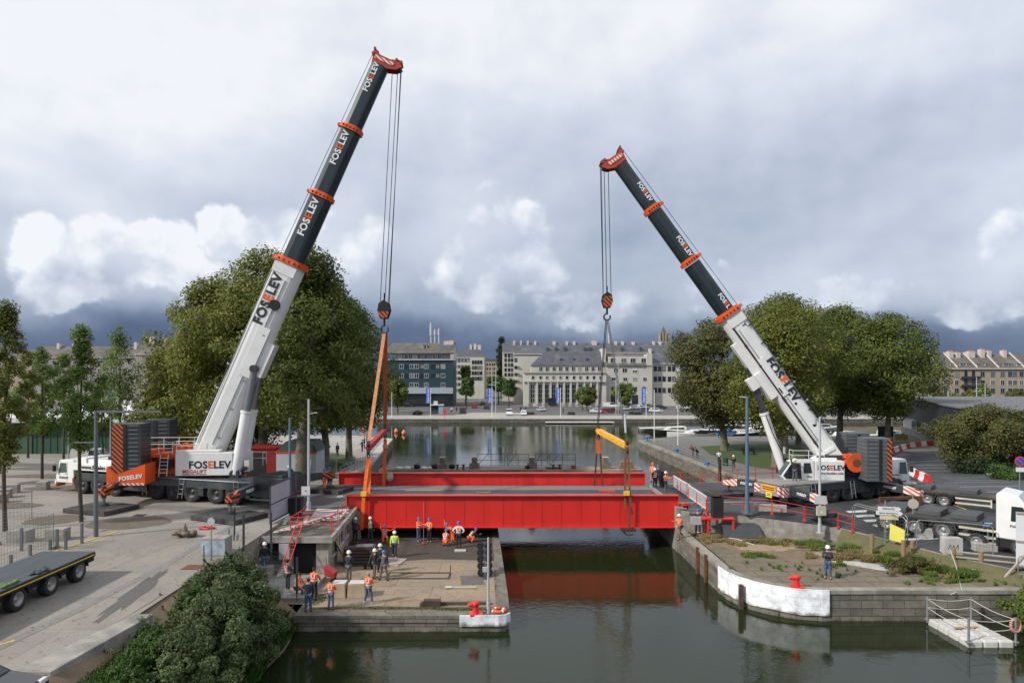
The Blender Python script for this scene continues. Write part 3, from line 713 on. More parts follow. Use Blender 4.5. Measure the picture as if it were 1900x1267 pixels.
def building(name, label, px0, px1, Y, depth, yb, ye, yr, wall, roof, wins=(), chims=(), kind='gable', over=.35, group=None, extra=None, hip=6, chm=None):
  x0, x1 = WX(px0, Y), WX(px1, Y); zb, ze, zr = ZZ(yb, Y), ZZ(ye, Y), ZZ(yr, Y)
  cx = (x0 + x1) / 2; w = x1 - x0; o = Vector((cx, Y, zb))
  root = thing(name, label, 'building', o, 0, group)
  b = B(wall); b.box(-w / 2, w / 2, 0, depth, -1, ze - zb)
  if kind == 'gable':
    for s in (-1, 1): b.prism([(0.02, ze - zb), (depth - .02, ze - zb), (depth / 2, zr - zb - .1)], s * w / 2 - (.3 if s > 0 else 0), s * w / 2 + (.3 if s < 0 else 0), 'x')
  part('wall', b, root)
  b = B(roof); H = zr - zb; E = ze - zb
  if kind == 'gable':
    b.add([(-w / 2 - .1, -over, E), (w / 2 + .1, -over, E), (w / 2 + .1, depth / 2, H), (-w / 2 - .1, depth / 2, H), (-w / 2 - .1, depth + over, E), (w / 2 + .1, depth + over, E)],
       [(0, 1, 2, 3), (3, 2, 5, 4), (0, 4, 5, 1)])
    b.use(CHIM)
    b.box(-w / 2 - .1, w / 2 + .1, -over - .15, -over, E - .25, E + .02)
  elif kind == 'hip':
    hp = hip
    b.add([(-w / 2 - over, -over, E), (w / 2 + over, -over, E), (w / 2 + over, depth + over, E), (-w / 2 - over, depth + over, E), (-w / 2 + hp, depth / 2, H), (w / 2 - hp * .6, depth / 2, H)],
       [(0, 1, 5, 4), (1, 2, 5), (2, 3, 4, 5), (3, 0, 4), (0, 3, 2, 1)])
    b.use(CHIM); b.box(-w / 2 - over, w / 2 + over, -over - .12, -over, E - .3, E)
  else:
    b.box(-w / 2 - over, w / 2 + over, -over, depth + over, E, H)
  rf = part('roof', b, root)
  for (cpx, ytop, cw) in chims:
    c = B(chm or CHIM); xx = WX(cpx, Y) - cx; ww = cw * Y / 1280; yy = depth / 2 - .5
    c.box(xx - ww / 2, xx + ww / 2, yy - 1.4, yy + .6, E + (H - E) * .35, ZZ(ytop, Y) - zb)
    c.use(CHIMR)
    for q in range(3): c.box(xx - ww / 2 + ww * (q + .3) / 3.4, xx - ww / 2 + ww * (q + .8) / 3.4, yy - .8, yy - .4, ZZ(ytop, Y) - zb, ZZ(ytop, Y) - zb + .45)
    part('chimney', c, rf)
  for (pxs, py, wp, hp, st) in wins:
    for px in pxs:
      add_window(root, WX(px, Y) - cx, -.02, ZZ(py + hp / 2, Y) - zb, wp * Y / 1280, hp * Y / 1280, st)
  if extra: extra(root, cx, zb)
  return root
def bpart(root, name, m, boxes, cx, zb, Y):
  """boxes in (px0, px1, py0, py1, y0, y1) relative to the front plane"""
  b = B(m)
  for (a, c, d, e, y0, y1) in boxes: b.box(WX(a, Y) - cx, WX(c, Y) - cx, y0, y1, ZZ(e, Y) - zb, ZZ(d, Y) - zb)
  return part(name, b, root)
def dormers(root, cx, zb, Y, pxs, y0, y1, wp, yy, m=None):
  for px in pxs:
    b = B(m or CREAM); w = wp * Y / 1280; x = WX(px, Y) - cx; z0, z1 = ZZ(y1, Y) - zb, ZZ(y0, Y) - zb
    b.box(x - w / 2, x + w / 2, yy, yy + 2.5, z0, z1); b.use(SLATE); b.box(x - w / 2 - .12, x + w / 2 + .12, yy - .15, yy + 2.6, z1, z1 + .15)
    d = part('dormer', b, root)
    b = B(GLASS); b.box(x - w * .32, x + w * .32, yy - .04, yy + .02, z0 + .2, z1 - .15); b.use(WFR); b.box(x - .04, x + .04, yy - .07, yy - .03, z0 + .2, z1 - .15)
    part('pane', b, d)
def ex1(root, cx, zb):
  Y = 250
  bpart(root, 'top_storey', mat('grey_storey', (.16, .165, .17), .7), [(733, 830, 655, 666.5, 2.2, 12)], cx, zb, Y)
  bpart(root, 'balcony_slab', WFR, [(721, 842, 666.3, 668, -.5, 3)], cx, zb, Y)
  for px in (740, 752, 760, 768, 776, 789, 804, 814): add_window(root, WX(px, Y) - cx, 2.17, ZZ(665.5, Y) - zb, 1.1, 1.6, 'std')
  bpart(root, 'shop_front', mat('pale_fascia', (.33, .36, .40), .6), [(752, 841, 719, 730, -.8, 2)], cx, zb, Y)
  bpart(root, 'shop_glazing', GLASS, [(756, 840, 730.2, 750, -.3, 1)], cx, zb, Y)
  b = B(SLATE2); E = ZZ(655, Y) - zb; H = ZZ(635, Y) - zb; xa, xb = WX(722, Y) - cx, WX(834, Y) - cx
  b.add([(xa - 2, .6, E), (xb + .5, .6, E), (xb + .5, 14, E), (xa - 2, 14, E), (xa, 7, H), (xb - 5, 7, H)], [(0, 1, 5, 4), (1, 2, 5), (2, 3, 4, 5), (3, 0, 4), (0, 3, 2, 1)])
  part('roof', b, root)
  dormers(root, cx, zb, Y, [786], 640, 648, 8, 3.5)
building('office_block', 'dark teal office block with white framed windows and grey hipped roof', 700, 841, 250, 13, 752, 668, 667.5, TEAL, SLATE,
     [([745, 764, 773, 791, 822], 680, 7, 7, 'std'), ([745, 764, 773, 791, 822], 697, 7, 7, 'std'), ([764, 773, 791, 822], 714, 7, 7, 'std'), ([730, 754, 783, 803, 812], 680, 6, 7, 'dark'), ([730, 754, 783, 803, 812], 697, 6, 7, 'dark')], kind='flat', over=.0, extra=ex1)
b = B(POLEG)
for x, h in ((0, 0), (1.5, -2.5), (3.0, -2.2)): b.cyl((x, 0, -4), (x, 0, 6.5 + h), .35, n=8); b.cyl((x, 0, 1.5), (x, 0, 5.8 + h), .55, n=8)
single('antenna_mast', b, 'cluster of grey telecom antenna masts on the rooftops behind the teal block', 'antenna', (WX(800, 262), 262, ZZ(630, 262)))
building('apartment_building', 'pale gabled block with tall white chimneys directly behind the teal office block', 800, 842, 268, 14, 752, 652, 634, CREAM, SLATE, [([836], 676, 3, 6, 'std')], [(826, 632, 10), (835, 631, 8)])
def ex2(root, cx, zb):
  bpart(root, 'corner_wing', CREAM, [(873, 899, 663, 745, -2.5, .1)], cx, zb, 330)
  for px in (878, 883, 888, 893):
    for py in (672, 682, 692, 702): add_window(root, WX(px, 330) - cx, -2.55, ZZ(py + 3, 330) - zb, .8, 1.5, 'dark')
building('apartment_building', 'white apartment house with steep slate roof at the left of the street opening', 840, 900, 330, 16, 745, 663, 643, CREAM, SLATE,
     [([846, 852, 858, 864, 870], p, 3.6, 5, 'dark' if p > 690 else 'shutter') for p in (669, 680, 691, 702, 713, 724)], [(872, 638, 4), (880, 637, 5), (888, 639, 6)], extra=ex2, kind='hip')
building('apartment_building', 'tan far block closing the view down the street', 893, 925, 450, 20, 735, 670, 666, TANW, SLATE, [([899, 904, 909, 914, 918], p, 2, 3.5, 'dark') for p in (676, 684, 692, 700)], kind='flat', over=.2)
def ex4(root, cx, zb):
  dormers(root, cx, zb, 300, [1016, 1032, 1049, 1086, 1096, 1155, 1190], 645, 650, 4, .8, SLATE)
building('apartment_building', 'long white apartment row with a dozen chimneys behind the columned building', 932, 1262, 300, 16, 752, 654, 635, CREAM, SLATE,
     [([938, 944.5, 950], p, 3.2, 5, 'dark') for p in (660, 668, 677, 686, 695)],
     [(954, 631, 4), (967, 631, 3), (980, 631, 3), (994, 632, 4), (1030, 632, 5), (1054, 632, 4), (1068, 632, 4), (1106, 631, 9), (1147, 632, 4), (1160, 632, 4), (1180, 633, 5), (1219, 632, 4), (1231, 632, 4)], extra=ex4)
def ex5(root, cx, zb):
  Y = 272
  for py in (678, 691, 704, 717): bpart(root, 'balcony', CREAM, [(953, 961, py, py + 1.2, -1.0, .2)], cx, zb, Y)
building('apartment_building', 'plain cream block with dark slate roof and corner balconies beside the clipped street trees', 953, 1020, 272, 18, 752, 656, 643, CREAM, SLATE,
     [([957], p, 4, 6, 'dark') for p in (668, 681, 694, 707, 720)], kind='hip', hip=5, extra=ex5)
def ex6(root, cx, zb):
  Y = 252
  bpart(root, 'upper_storey', CREAM, [(986, 1124, 678, 693, 3, 15)], cx, zb, Y)
  bpart(root, 'balustrade', mat('grey_cornice', (.27, .26, .24), .85), [(972, 1126, 691, 692.6, -.4, .5)], cx, zb, Y)
  bpart(root, 'cornice', CREAM, [(971, 1124, 706.5, 708.5, -.9, .3)], cx, zb, Y)
  for px in (1004, 1016, 1029, 1041, 1053, 1065, 1077, 1090, 1102, 1114): add_window(root, WX(px, Y) - cx, 2.96, ZZ(688, Y) - zb, 1.1, 1.5, 'std')
  for px in (980, 996.5, 1009, 1021.5, 1034, 1046.5, 1059, 1071, 1084, 1096, 1108): bpart(root, 'column', CREAM, [(px - 1.5, px + 1.5, 708.5, 750, -.75, .1)], cx, zb, Y)
  b = B(SLATE); E = ZZ(678, Y) - zb; H = ZZ(650, Y) - zb; xa, xb = WX(985, Y) - cx, WX(1125, Y) - cx
  b.add([(xa, 2.6, E), (xb, 2.6, E), (xb, 16, E), (xa, 16, E), (xa + 5.5, 9, H), (xb - .5, 9, H)], [(0, 1, 5, 4), (1, 2, 5), (2, 3, 4, 5), (3, 0, 4), (0, 3, 2, 1)])
  rf = part('roof', b, root)
  b = B(CHIM); b.box(xb - 1, xb + .3, 4, 12, E + 1, H + .8); part('chimney', b, rf)
  dormers(root, cx, zb, Y, [1042, 1067, 1092], 665, 667.5, 3, 4.6, SLATE)
  bpart(root, 'entrance', GLASS, [(1017, 1033, 738, 751, -.95, -.1)], cx, zb, Y)
building('civic_hall', 'cream stone hall with tall window bays between columns and a large slate roof', 972, 1125, 252, 16, 752.5, 692, 691.6, CREAM, SLATE,
     [([989, 1003, 1015, 1027, 1040, 1052, 1065, 1077, 1090, 1102, 1114], 700.5, 4.4, 6, 'std'), ([988.5, 1002.5, 1015, 1027.5, 1040.5, 1053, 1065, 1077.5, 1090, 1102], 730, 7, 33, 'tall')], kind='flat', over=.1, extra=ex6)
def ex7(root, cx, zb):
  Y = 254
  bpart(root, 'dormer_box', CREAM, [(1130, 1202, 661, 674, .8, 6)], cx, zb, Y)
  for px in (1138, 1158, 1175, 1195): add_window(root, WX(px, Y) - cx, .78, ZZ(672.5, Y) - zb, 1.7, 1.5, 'std')
  bpart(root, 'cornice', WFR, [(1124, 1210, 678, 679.5, -.5, .3)], cx, zb, Y)
  bpart(root, 'gable_wall', CREAM, [(1200, 1210, 657, 752, -.3, 14)], cx, zb, Y)
building('apartment_building', 'cream block with a white dormer box on its grey roof right of the columned hall', 1124, 1208, 254, 15, 752.5, 678, 655, CREAM, SLATE2,
     [([1143, 1159], 687, 8, 7, 'std'), ([1178], 687, 8, 7, 'blind'), ([1139, 1160, 1178, 1197], 703.5, 7, 6, 'std'), ([1139, 1157, 1177, 1197], 721.5, 8, 6, 'dark'), ([1139, 1158, 1178, 1197], 741, 10, 16, 'dark')], extra=ex7)
building('apartment_building', 'narrow slate roofed house below the church tower beside the olive tree', 1209, 1262, 256, 14, 752.5, 674, 650, CREAM, SLATE, [([1216, 1224, 1232, 1242, 1250], p, 5, 8, 'dark') for p in (684, 703, 724)], [(1212, 646, 4)])
root = thing('church_tower', 'stone church tower with slate pyramid spire above the rooftops', 'tower', (WX(1233, 340), 340, 0))
b = B(TANW); s = 340 / 1280; b.box(-9 * s, 9 * s, 0, 5, 0, ZZ(634, 340)); b.box(-7 * s, 7 * s, .3, 4.7, 0, ZZ(620, 340))
for q in (-8, -3, 3, 8): b.box(q * s - .25, q * s + .25, -.2, .3, 10, ZZ(616, 340))
part('tower_body', b, root)
b = B(SLATE); zt = ZZ(621, 340); b.add([(-6.5 * s, .5, zt), (6.5 * s, .5, zt), (6.5 * s, 4.5, zt), (-6.5 * s, 4.5, zt), (0, 2.5, ZZ(605, 340))], [(0, 1, 4), (1, 2, 4), (2, 3, 4), (3, 0, 4)]); part('spire', b, root)
b = B(GLASS); [b.box(q - .35, q + .35, .2, .32, ZZ(633, 340), ZZ(624, 340)) for q in (-1, 1)]; part('belfry_opening', b, root)
def ex10(root, cx, zb):
  Y = 235
  bpart(root, 'cornice', CHIM, [(1540, 2060, 683, 684.6, -.6, .3)], cx, zb, Y)
  dormers(root, cx, zb, Y, [1730, 1752, 1771, 1789, 1801, 1820, 1836, 1856, 1870, 1879, 1895, 1910], 675, 681.5, 7, 1.2, WFR)
  for py in (698, 713, 728): bpart(root, 'balcony', DSTEEL, [(1781, 1817, py, py + 4, -1.1, -.9), (1781, 1817, py + 3.6, py + 4.6, -1.1, .1)], cx, zb, Y)
  b = B(CHIM)
  for px in (1742, 1775, 1812, 1852, 1900):
    x = WX(px, Y) - cx; E = ZZ(683, Y) - zb; H = ZZ(656, Y) - zb
    b.add([(x - .15, -.4, E + .05), (x + .15, -.4, E + .05), (x + .15, 7, H + .25), (x - .15, 7, H + .25), (x - .15, -.4, E + .5), (x + .15, -.4, E + .5), (x + .15, 7, H + .7), (x - .15, 7, H + .7)],
       [(0, 3, 2, 1), (4, 5, 6, 7), (0, 1, 5, 4), (1, 2, 6, 5), (2, 3, 7, 6), (3, 0, 4, 7)])
  part('party_wall', b, root)
building('apartment_row', 'long tan apartment row with grey roof and pink white chimneys on the right', 1540, 2060, 235, 14, 752, 684, 656, TANW, SLATE2,
     [([1712, 1733, 1755, 1784 - 9, 1823, 1842, 1860, 1874, 1883, 1895, 1915], p, 7 if p < 735 else 6, 9, st) for p, st in ((694, 'shutter'), (710, 'std'), (725, 'shutter'))] + [([1792, 1806], p, 4, 11, 'dark') for p in (694, 709, 724)],
     [(1724, 648, 8), (1748, 650, 12), (1783, 651, 8), (1797, 653, 7), (1822, 651, 12), (1843, 647, 7), (1856, 650, 6), (1885, 649, 6)], extra=ex10, chm=mat('pinkish_chimney', (.52, .44, .39), .85, var=.15))
building('apartment_row', 'grey roofed apartment row far behind the young trees on the left', 60, 250, 275, 14, 750, 663, 641, mat('hazed_tan_render', (.27, .25, .22), .85, var=.1), SLATE2,  # tan walls greyed, distance haze put into the wall colour
     [(list(range(72, 250, 14)), p, 5, 8, 'std') for p in (672, 688, 704)], [(92, 636, 5), (120, 637, 4), (212, 636, 6), (238, 634, 5)])
building('apartment_building', 'tall steep roofed tan house beside the big plane tree on the left', 250, 330, 258, 14, 750, 657, 629, mat('hazed_tan_render', (.27, .25, .22), .85), SLATE2,
     [([259, 275, 292, 308], p, 7, 7, 'std') for p in (665, 681, 697, 713)], [(268, 624, 8), (292, 625, 6)])
building('apartment_row', 'far grey roofed block at the extreme left behind the trees', -120, 62, 285, 14, 750, 668, 648, TANW, SLATE2, [(list(range(0, 60, 14)), p, 5, 7, 'std') for p in (676, 690)], [(20, 643, 5)])
root = thing('warehouse', 'low dark green warehouse with flat pale roof behind the young trees', 'building', (WX(170, 100), 100, -1.7))
b = B(DGREEN); b.box(-22, 14, 0, 12, -.2, 4.6)
for q in range(-21, 14): b.box(q - .04, q + .04, -.06, .02, 0, 4.4)
part('wall', b, root)
b = B(OFFW); b.box(-23, 15, -1.5, 13, 4.6, 5.3); part('roof', b, root)
for x in (-10, -3, 4):
  b = B(mat('green_door', (.03, .09, .05), .5)); b.box(x - 1.4, x + 1.4, -.12, .02, 0, 3.4); part('door', b, root)
g = None
TENT = mat('tent_fabric', (.7, .71, .72), .8, var=.06)
for i, (px, Y, w) in enumerate([(243, 160, 5), (216, 160, 5), (189, 162, 5), (262, 165, 4), (160, 165, 5), (232, 175, 4)]):
  x = WX(px, Y); t = thing('market_tent', 'white peaked market tent ' + ['tallest, right of the blue banner', 'just left of the blue banner', 'third from the right of the tent row', 'at the right end by the big plane tree', 'at the left end behind the slim tree', 'smaller, behind the front row'][i], 'tent', (x, Y, -2.2), group='white market tents behind the warehouse')
  b = B(TENT); pr = [(w / 2 * 1.02, 2.6), (w / 2, 3.0), (w * .22, 3.7), (w * .08, 4.7), (.02, 6.0)]
  vs = []
  for r_, z in pr: vs += [(-r_, -r_, z), (r_, -r_, z), (r_, r_, z), (-r_, r_, z)]
  b.add(vs, [(4 * j + i_, 4 * j + (i_ + 1) % 4, 4 * j + 4 + (i_ + 1) % 4, 4 * j + 4 + i_) for j in range(4) for i_ in range(4)]); part('canopy', b, t)
  b = B(WFR)
  for sx in (-1, 1):
    for sy in (-1, 1): b.cyl((sx * w / 2, sy * w / 2, 0), (sx * w / 2, sy * w / 2, 2.7), .06, n=6)
  part('legs', b, t)
root = thing('harbour_building', 'low curved dark building with flat pale roof edge beside the car park', 'building', (60, 96, -1.7))
pl = [(16, 40), (14.5, 33), (11, 24), (7.5, 14), (4, 6), (1.8, 0), (1.9, -4), (4, -7), (10, -8.6), (60, -9), (60, 40)]
b = B(mat('anthracite_cladding', (.03, .036, .042), .6, var=.15, scale=.5)); b.prism(pl, 3.3, 6.8)
part('upper_wall', b, root)
b = B(CONC); b.prism([(x * .98 + .3, y * .96 + .3) for x, y in pl], -.1, 1.2); part('base', b, root)
b = B(OFFW); b.prism([(x * .97 + .5, y * .94 + .5) for x, y in pl], 1.2, 3.3); part('ground_floor', b, root)
b = B(mat('flat_roof', (.13, .135, .14), .8, var=.2)); b.prism([(x * 1.05 - .3, y * 1.08 - .2) for x, y in pl], 6.8, 7.0); part('roof', b, root)
b = B(GLASS)
for (xa, ya), (xb, yb) in [((13.9, 31.5), (11.9, 26.4)), ((10.4, 22.4), (8.2, 16)), ((6.9, 12.6), (4.8, 7.8)), ((3.5, 4.8), (2.3, 1.2)), ((1.9, -1), (1.95, -3.4)), ((2.3, -4.5), (3.8, -6.5)), ((5, -7.1), (9, -8.2))]:
  b.bar((xa, ya, 2.2), (xb, yb, 2.2), .12, 1.7)
part('window', b, root)
# ============================================================ TREES
L_PLANE = leaf_mat('plane_leaves', (.115, .142, .026), (.155, .178, .034), (.23, .21, .045), tr=.38)
L_PLANED = leaf_mat('dark_plane_leaves', (.088, .122, .025), (.115, .148, .030), (.165, .172, .040), tr=.35)
L_GREEN = leaf_mat('fresh_green_leaves', (.085, .145, .030), (.13, .20, .042), (.21, .26, .065), tr=.4)
L_OLIVE = leaf_mat('olive_autumn_leaves', (.065, .082, .022), (.092, .10, .026), (.15, .12, .035), tr=.3)
L_DARK = leaf_mat('dark_evergreen_leaves', (.010, .022, .007), (.018, .034, .010), (.03, .05, .015), tr=.1)
L_BRIGHT = leaf_mat('bright_leaves', (.09, .14, .02), (.13, .19, .03), (.2, .22, .05), tr=.3)
L_BUSH = leaf_mat('bank_bush_leaves', (.06, .095, .028), (.09, .125, .045), (.15, .17, .07), tr=.25)
L_CLIP = leaf_mat('clipped_leaves', (.03, .075, .012), (.055, .11, .02), (.10, .16, .035), tr=.25)
def leaves_mesh(name, pts, nrm, size, m, seed=0, aspect=.62, jitter=.9):
  """pts: (n,3) leaf centres, nrm: preferred facing; every leaf a small bent rhombus of its own"""
  rg = np.random.default_rng(seed); n = len(pts)
  nr = nrm + rg.normal(0, jitter, (n, 3)); nr /= np.linalg.norm(nr, axis=1)[:, None] + 1e-9
  a = np.cross(nr, rg.normal(0, 1, (n, 3))); a /= np.linalg.norm(a, axis=1)[:, None] + 1e-9
  c = np.cross(nr, a); s = size * rg.uniform(.6, 1.35, (n, 1))
  v = np.empty((n, 4, 3))
  v[:, 0] = pts - a * s * .5; v[:, 1] = pts + c * s * .5 * aspect + nr * s * .08; v[:, 2] = pts + a * s * .5; v[:, 3] = pts - c * s * .5 * aspect + nr * s * .08
  me = bpy.data.meshes.new(name)
  me.vertices.add(n * 4); me.vertices.foreach_set('co', v.reshape(-1).astype(np.float32))
  me.loops.add(n * 4); me.loops.foreach_set('vertex_index', np.arange(n * 4, dtype=np.int32))
  me.polygons.add(n); me.polygons.foreach_set('loop_start', np.arange(0, n * 4, 4, dtype=np.int32))
  me.materials.append(m); me.update(calc_edges=True); me.validate()
  return me
def clump_pts(rg, clumps, n, shell=.55):
  """sample leaves over clumps [(centre, radius)] weighted by area; mostly near each clump's surface"""
  C = np.array([c for c, r in clumps]); R = np.array([r for c, r in clumps])
  w = R ** 2; idx = rg.choice(len(R), n, p=w / w.sum())
  d = rg.normal(0, 1, (n, 3)); d /= np.linalg.norm(d, axis=1)[:, None]
  rad = R[idx][:, None] * (shell + (1.06 - shell) * rg.random((n, 1)) ** .6)
  p = C[idx] + d * rad * np.array([1, 1, .8])
  return p, d
def crown_clumps(rg, h0, h1, r, shape, nc, rc):
  out = []
  for i in range(nc):
    if shape in ('dome', 'round') and rg.random() < .10: continue
    t = (i + rg.random()) / nc
    th = i * 2.399 + rg.uniform(-.5, .5)
    if shape == 'round': e = sqrt(max(0, 1 - (2 * t - .95) ** 2 * .9)) * (1.0 if t > .3 else .8 + .6 * t)
    elif shape == 'dome': e = min(1.0, .72 + t) * (1 - max(0, t - .3) ** 2 * 1.5) if t < .97 else .2
    elif shape == 'cone': e = (1 - t) ** .8 * min(1, .5 + 3 * t)
    elif shape == 'young': e = sin(pi * min(1, t * .82 + .12)) ** .9 * (1 if t < .75 else .8)
    elif shape == 'box': e = 1
    else: e = sin(pi * (t * .9 + .05)) ** .5
    q = rg.random() ** .45 * 1.06
    rr = rc * rg.uniform(.5, 1.45) * (1 if shape not in ('cone',) else max(.4, 1 - t))
    rad = max(0, r * e - rr * .7) * q * (1 + .13 * sin(3 * th + nc) * sin(5.0 * t + r))
    out.append((np.array([rad * cos(th), rad * sin(th), h0 + (h1 - h0 - rr * .8) * t + rr * .2]), rr))
  return out
z_near = lambda y: y < 60
def tree(name, label, x, y, zg, h, r, hb, lm, seed, n=9000, leaf=.42, shape='round', nc=60, rc=1.6, tr=.28, bark=None, group=None, cat='tree', lean=(0, 0), stretch=(1, 1), shell=.55, limbs=7):
  rg = np.random.default_rng(seed); R = random.Random(seed)
  root = thing(name, label, cat, (x, y, zg), group=group)
  cl = crown_clumps(rg, hb, h, r, shape, nc, rc)
  cl = [(c * np.array([stretch[0], stretch[1], 1]) + np.array([lean[0], lean[1], 0]) * (c[2] / h), q) for c, q in cl]
  if name in ('plane_tree', 'young_tree', 'broad_tree'): n = int(n * (1.0 if name == 'young_tree' else 1.9)); leaf *= .70
  if name == 'bush' and z_near(y): n = int(n * 1.6); leaf *= .8
  p, d = clump_pts(rg, cl, n, shell)
  p = p + rg.normal(0, 1, p.shape) * rc * .10 * (rg.random((n, 1)) < .35) * np.array([1.6, 1.6, 1.6])
  cc = p - np.array([0, 0, hb + (h - hb) * .4]); cc /= np.linalg.norm(cc, axis=1)[:, None] + 1e-6
  if name == 'bush' and z_near(y):
    k = n // 5; sh_ = rg.integers(0, n, 90); ii = rg.integers(0, 90, k); dr = d[sh_] * .6 + rg.normal(0, .3, (90, 3)) + np.array([0, 0, .5]); tt = rg.random((k, 1)) * rg.uniform(.2, .75, (90, 1))[ii]
    p = np.concatenate([p, p[sh_][ii] + dr[ii] * tt + rg.normal(0, .02, (k, 3))]); d = np.concatenate([d, dr[ii]])
  cc = p - np.array([0, 0, hb + (h - hb) * .4]); cc /= np.linalg.norm(cc, axis=1)[:, None] + 1e-6
  d2 = d * .5 + cc * .7 + np.array([0, 0, .35])
  part('crown', leaves_mesh('crown', p, d2, leaf, lm, seed, jitter=.62), root)
  b = B(bark or BARK); top = hb + (h - hb) * .45
  segs = [Vector((0, 0, -.3)), Vector((R.uniform(-.1, .1), 0, hb * .5)), Vector((lean[0] * .3 + R.uniform(-.2, .2), lean[1] * .3, hb + .5)), Vector((lean[0] * .6, lean[1] * .6, top)), Vector((lean[0], lean[1], h * .85))]
  rad = [tr * 1.25, tr, tr * .85, tr * .5, tr * .12]
  b.tube(segs, rad, 10)
  for i in range(limbs):
    c, q = cl[int((i + .5) / limbs * len(cl) * .8)]
    s = segs[1].lerp(segs[3], .35 + .6 * i / limbs); mid = s.lerp(Vector(c), .5) + Vector((0, 0, -.3))
    b.tube([s, mid, Vector(c)], [tr * .42, tr * .26, tr * .07], 6)
  part('trunk', b, root)
  return root
GP = 'big plane trees behind the left crane'
tree('plane_tree', 'huge dark plane tree with thick forked trunk right behind the blue pole', -19.6, 64.5, 0, 21.6, 6.9, 5.0, L_PLANED, 11, 26000, .40, 'dome', 90, 1.8, .62, group=GP, limbs=9, lean=(.6, 0))
tree('plane_tree', 'tall plane tree whose crown top stands behind the white crane boom', -26.4, 73, -.4, 23.6, 8.8, 4.6, L_PLANE, 12, 26000, .46, 'dome', 80, 1.9, .5, group=GP)
tree('plane_tree', 'broad yellow green plane tree forming the left shoulder of the big tree mass', -34.0, 78, -.8, 21.6, 8.4, 2.4, L_PLANE, 13, 26000, .48, 'dome', 90, 2.0, .55, group=GP)
tree('plane_tree', 'olive plane tree at the lower left foot of the big tree mass', -39.4, 82, -1, 15.2, 6.6, 1.4, L_PLANE, 14, 15000, .48, 'dome', 55, 1.9, .45, group=GP)
tree('plane_tree', 'dark plane tree with a bare trunk on the lawn, second from the water', -22.2, 82, -1.1, 22.6, 6.6, 5.0, L_PLANED, 15, 20000, .46, 'dome', 75, 1.9, .42, group=GP)
tree('plane_tree', 'dark plane tree nearest the basin corner behind the orange slings', -22.2, 94, -1.7, 21.5, 6.8, 5.0, L_PLANED, 16, 16000, .5, 'dome', 65, 1.9, .42, group=GP)
GR = 'plane trees on the right quay lawn'
tree('plane_tree', 'yellowing plane tree with a straight trunk nearest the quay railing', 32.0, 104, -1.7, 19.8, 8.8, 4.2, L_OLIVE, 21, 17000, .5, 'round', 60, 2.0, .5, group=GR, lean=(-2, 0))
tree('plane_tree', 'green plane tree behind the upper part of the right crane boom', 41.0, 104, -1.7, 23.6, 9.6, 4.6, L_PLANED, 22, 20000, .5, 'round', 75, 2.1, .5, group=GR)
tree('plane_tree', 'big plane tree with pale thick trunk beside the lowered crane cylinder', 33.0, 86, -1.7, 21.0, 8.0, 4.6, L_PLANE, 23, 20000, .46, 'round', 75, 1.9, .6, group=GR, lean=(1, 0))
tree('plane_tree', 'plane tree between the two tallest crowns of the right lawn', 46.5, 112, -1.7, 21.6, 8.4, 4.4, L_PLANED, 30, 15000, .5, 'round', 55, 2.1, .4, group=GR)
tree('plane_tree', 'dark plane tree behind the counterweights of the right crane', 57.0, 120, -1.7, 23.4, 10.5, 5.2, L_PLANED, 24, 20000, .55, 'round', 75, 2.2, .5, group=GR)
tree('plane_tree', 'rightmost plane tree of the quay, in front of the tan apartment row', 61.0, 112, -1.7, 21.4, 8.8, 4.6, L_PLANED, 25, 20000, .52, 'round', 70, 2.1, .42, group=GR, stretch=(1.05, 1))
tree('broad_tree', 'low spreading olive brown tree over the right edge of the car park', 55.8, 81, -1.6, 7.9, 6.2, .6, L_OLIVE, 26, 18000, .36, 'round', 60, 1.3, .22, stretch=(1.15, 1), bark=DBARK)
tree('broad_tree', 'second low olive brown tree cut by the right picture edge', 63.0, 79, -1.5, 7.9, 5.4, .6, L_OLIVE, 27, 12000, .36, 'round', 50, 1.3, .2, bark=DBARK)
tree('round_hedge', 'dark rounded hedge at the edge of the car park under the olive tree', 53.6, 78.5, -1.45, 2.0, 3.0, .1, L_DARK, 28, 8000, .22, 'box', 40, .8, .1, cat='hedge', stretch=(1.1, .6), bark=DBARK)
tree('shrub', 'small green shrub beside the yellow box at the right edge', 48.6, 68, -.6, 1.7, 1.8, .1, L_CLIP, 29, 3500, .18, 'box', 18, .5, .05, cat='shrub', bark=DBARK)
GY = 'young street trees on the left car park'
def yt(label, px, pyb, pyt, rpx, lm, seed, n=6500, zg=0, hbf=.33, rc=.55, nc=36, leaf=.27, shell=.05):
  Y = at(px, pyb, zg).y; x = WX(px, Y); h = ZZ(pyt, Y) - zg
  tree('young_tree', label, x, y=Y, zg=zg, h=h, r=rpx * Y / 1280, hb=h * hbf, lm=lm, seed=seed, n=n, leaf=leaf, shape='young', nc=nc, rc=rc, tr=.12, group=GY, bark=DBARK, shell=shell, limbs=8)
yt('slim green tree with its trunk in the mulch bed beside the grey lamp gantry', 151, 968, 603, 42, L_GREEN, 31, n=9500, hbf=.36)
yt('tall dark green tree cut by the left picture edge', 10, 985, 556, 50, L_PLANE, 32, n=12000, hbf=.3, nc=46)
yt('sparse young tree with bare branches left of the big plane trees', 222, 868, 604, 40, L_GREEN, 33, n=6500, zg=-.3, leaf=.3, rc=.8)
yt('leafy young tree with thin trunk left of the white crane cab', 78, 888, 640, 48, L_GREEN, 34, n=8500, zg=0, leaf=.3)
yt('young tree with low branches above the white crane cab', 118, 852, 655, 40, L_GREEN, 35, n=7000, zg=-.4, leaf=.33)
yt('half hidden young tree behind the first tree at the left edge', 52, 845, 650, 50, L_PLANE, 36, n=8000, zg=-.4, leaf=.34)
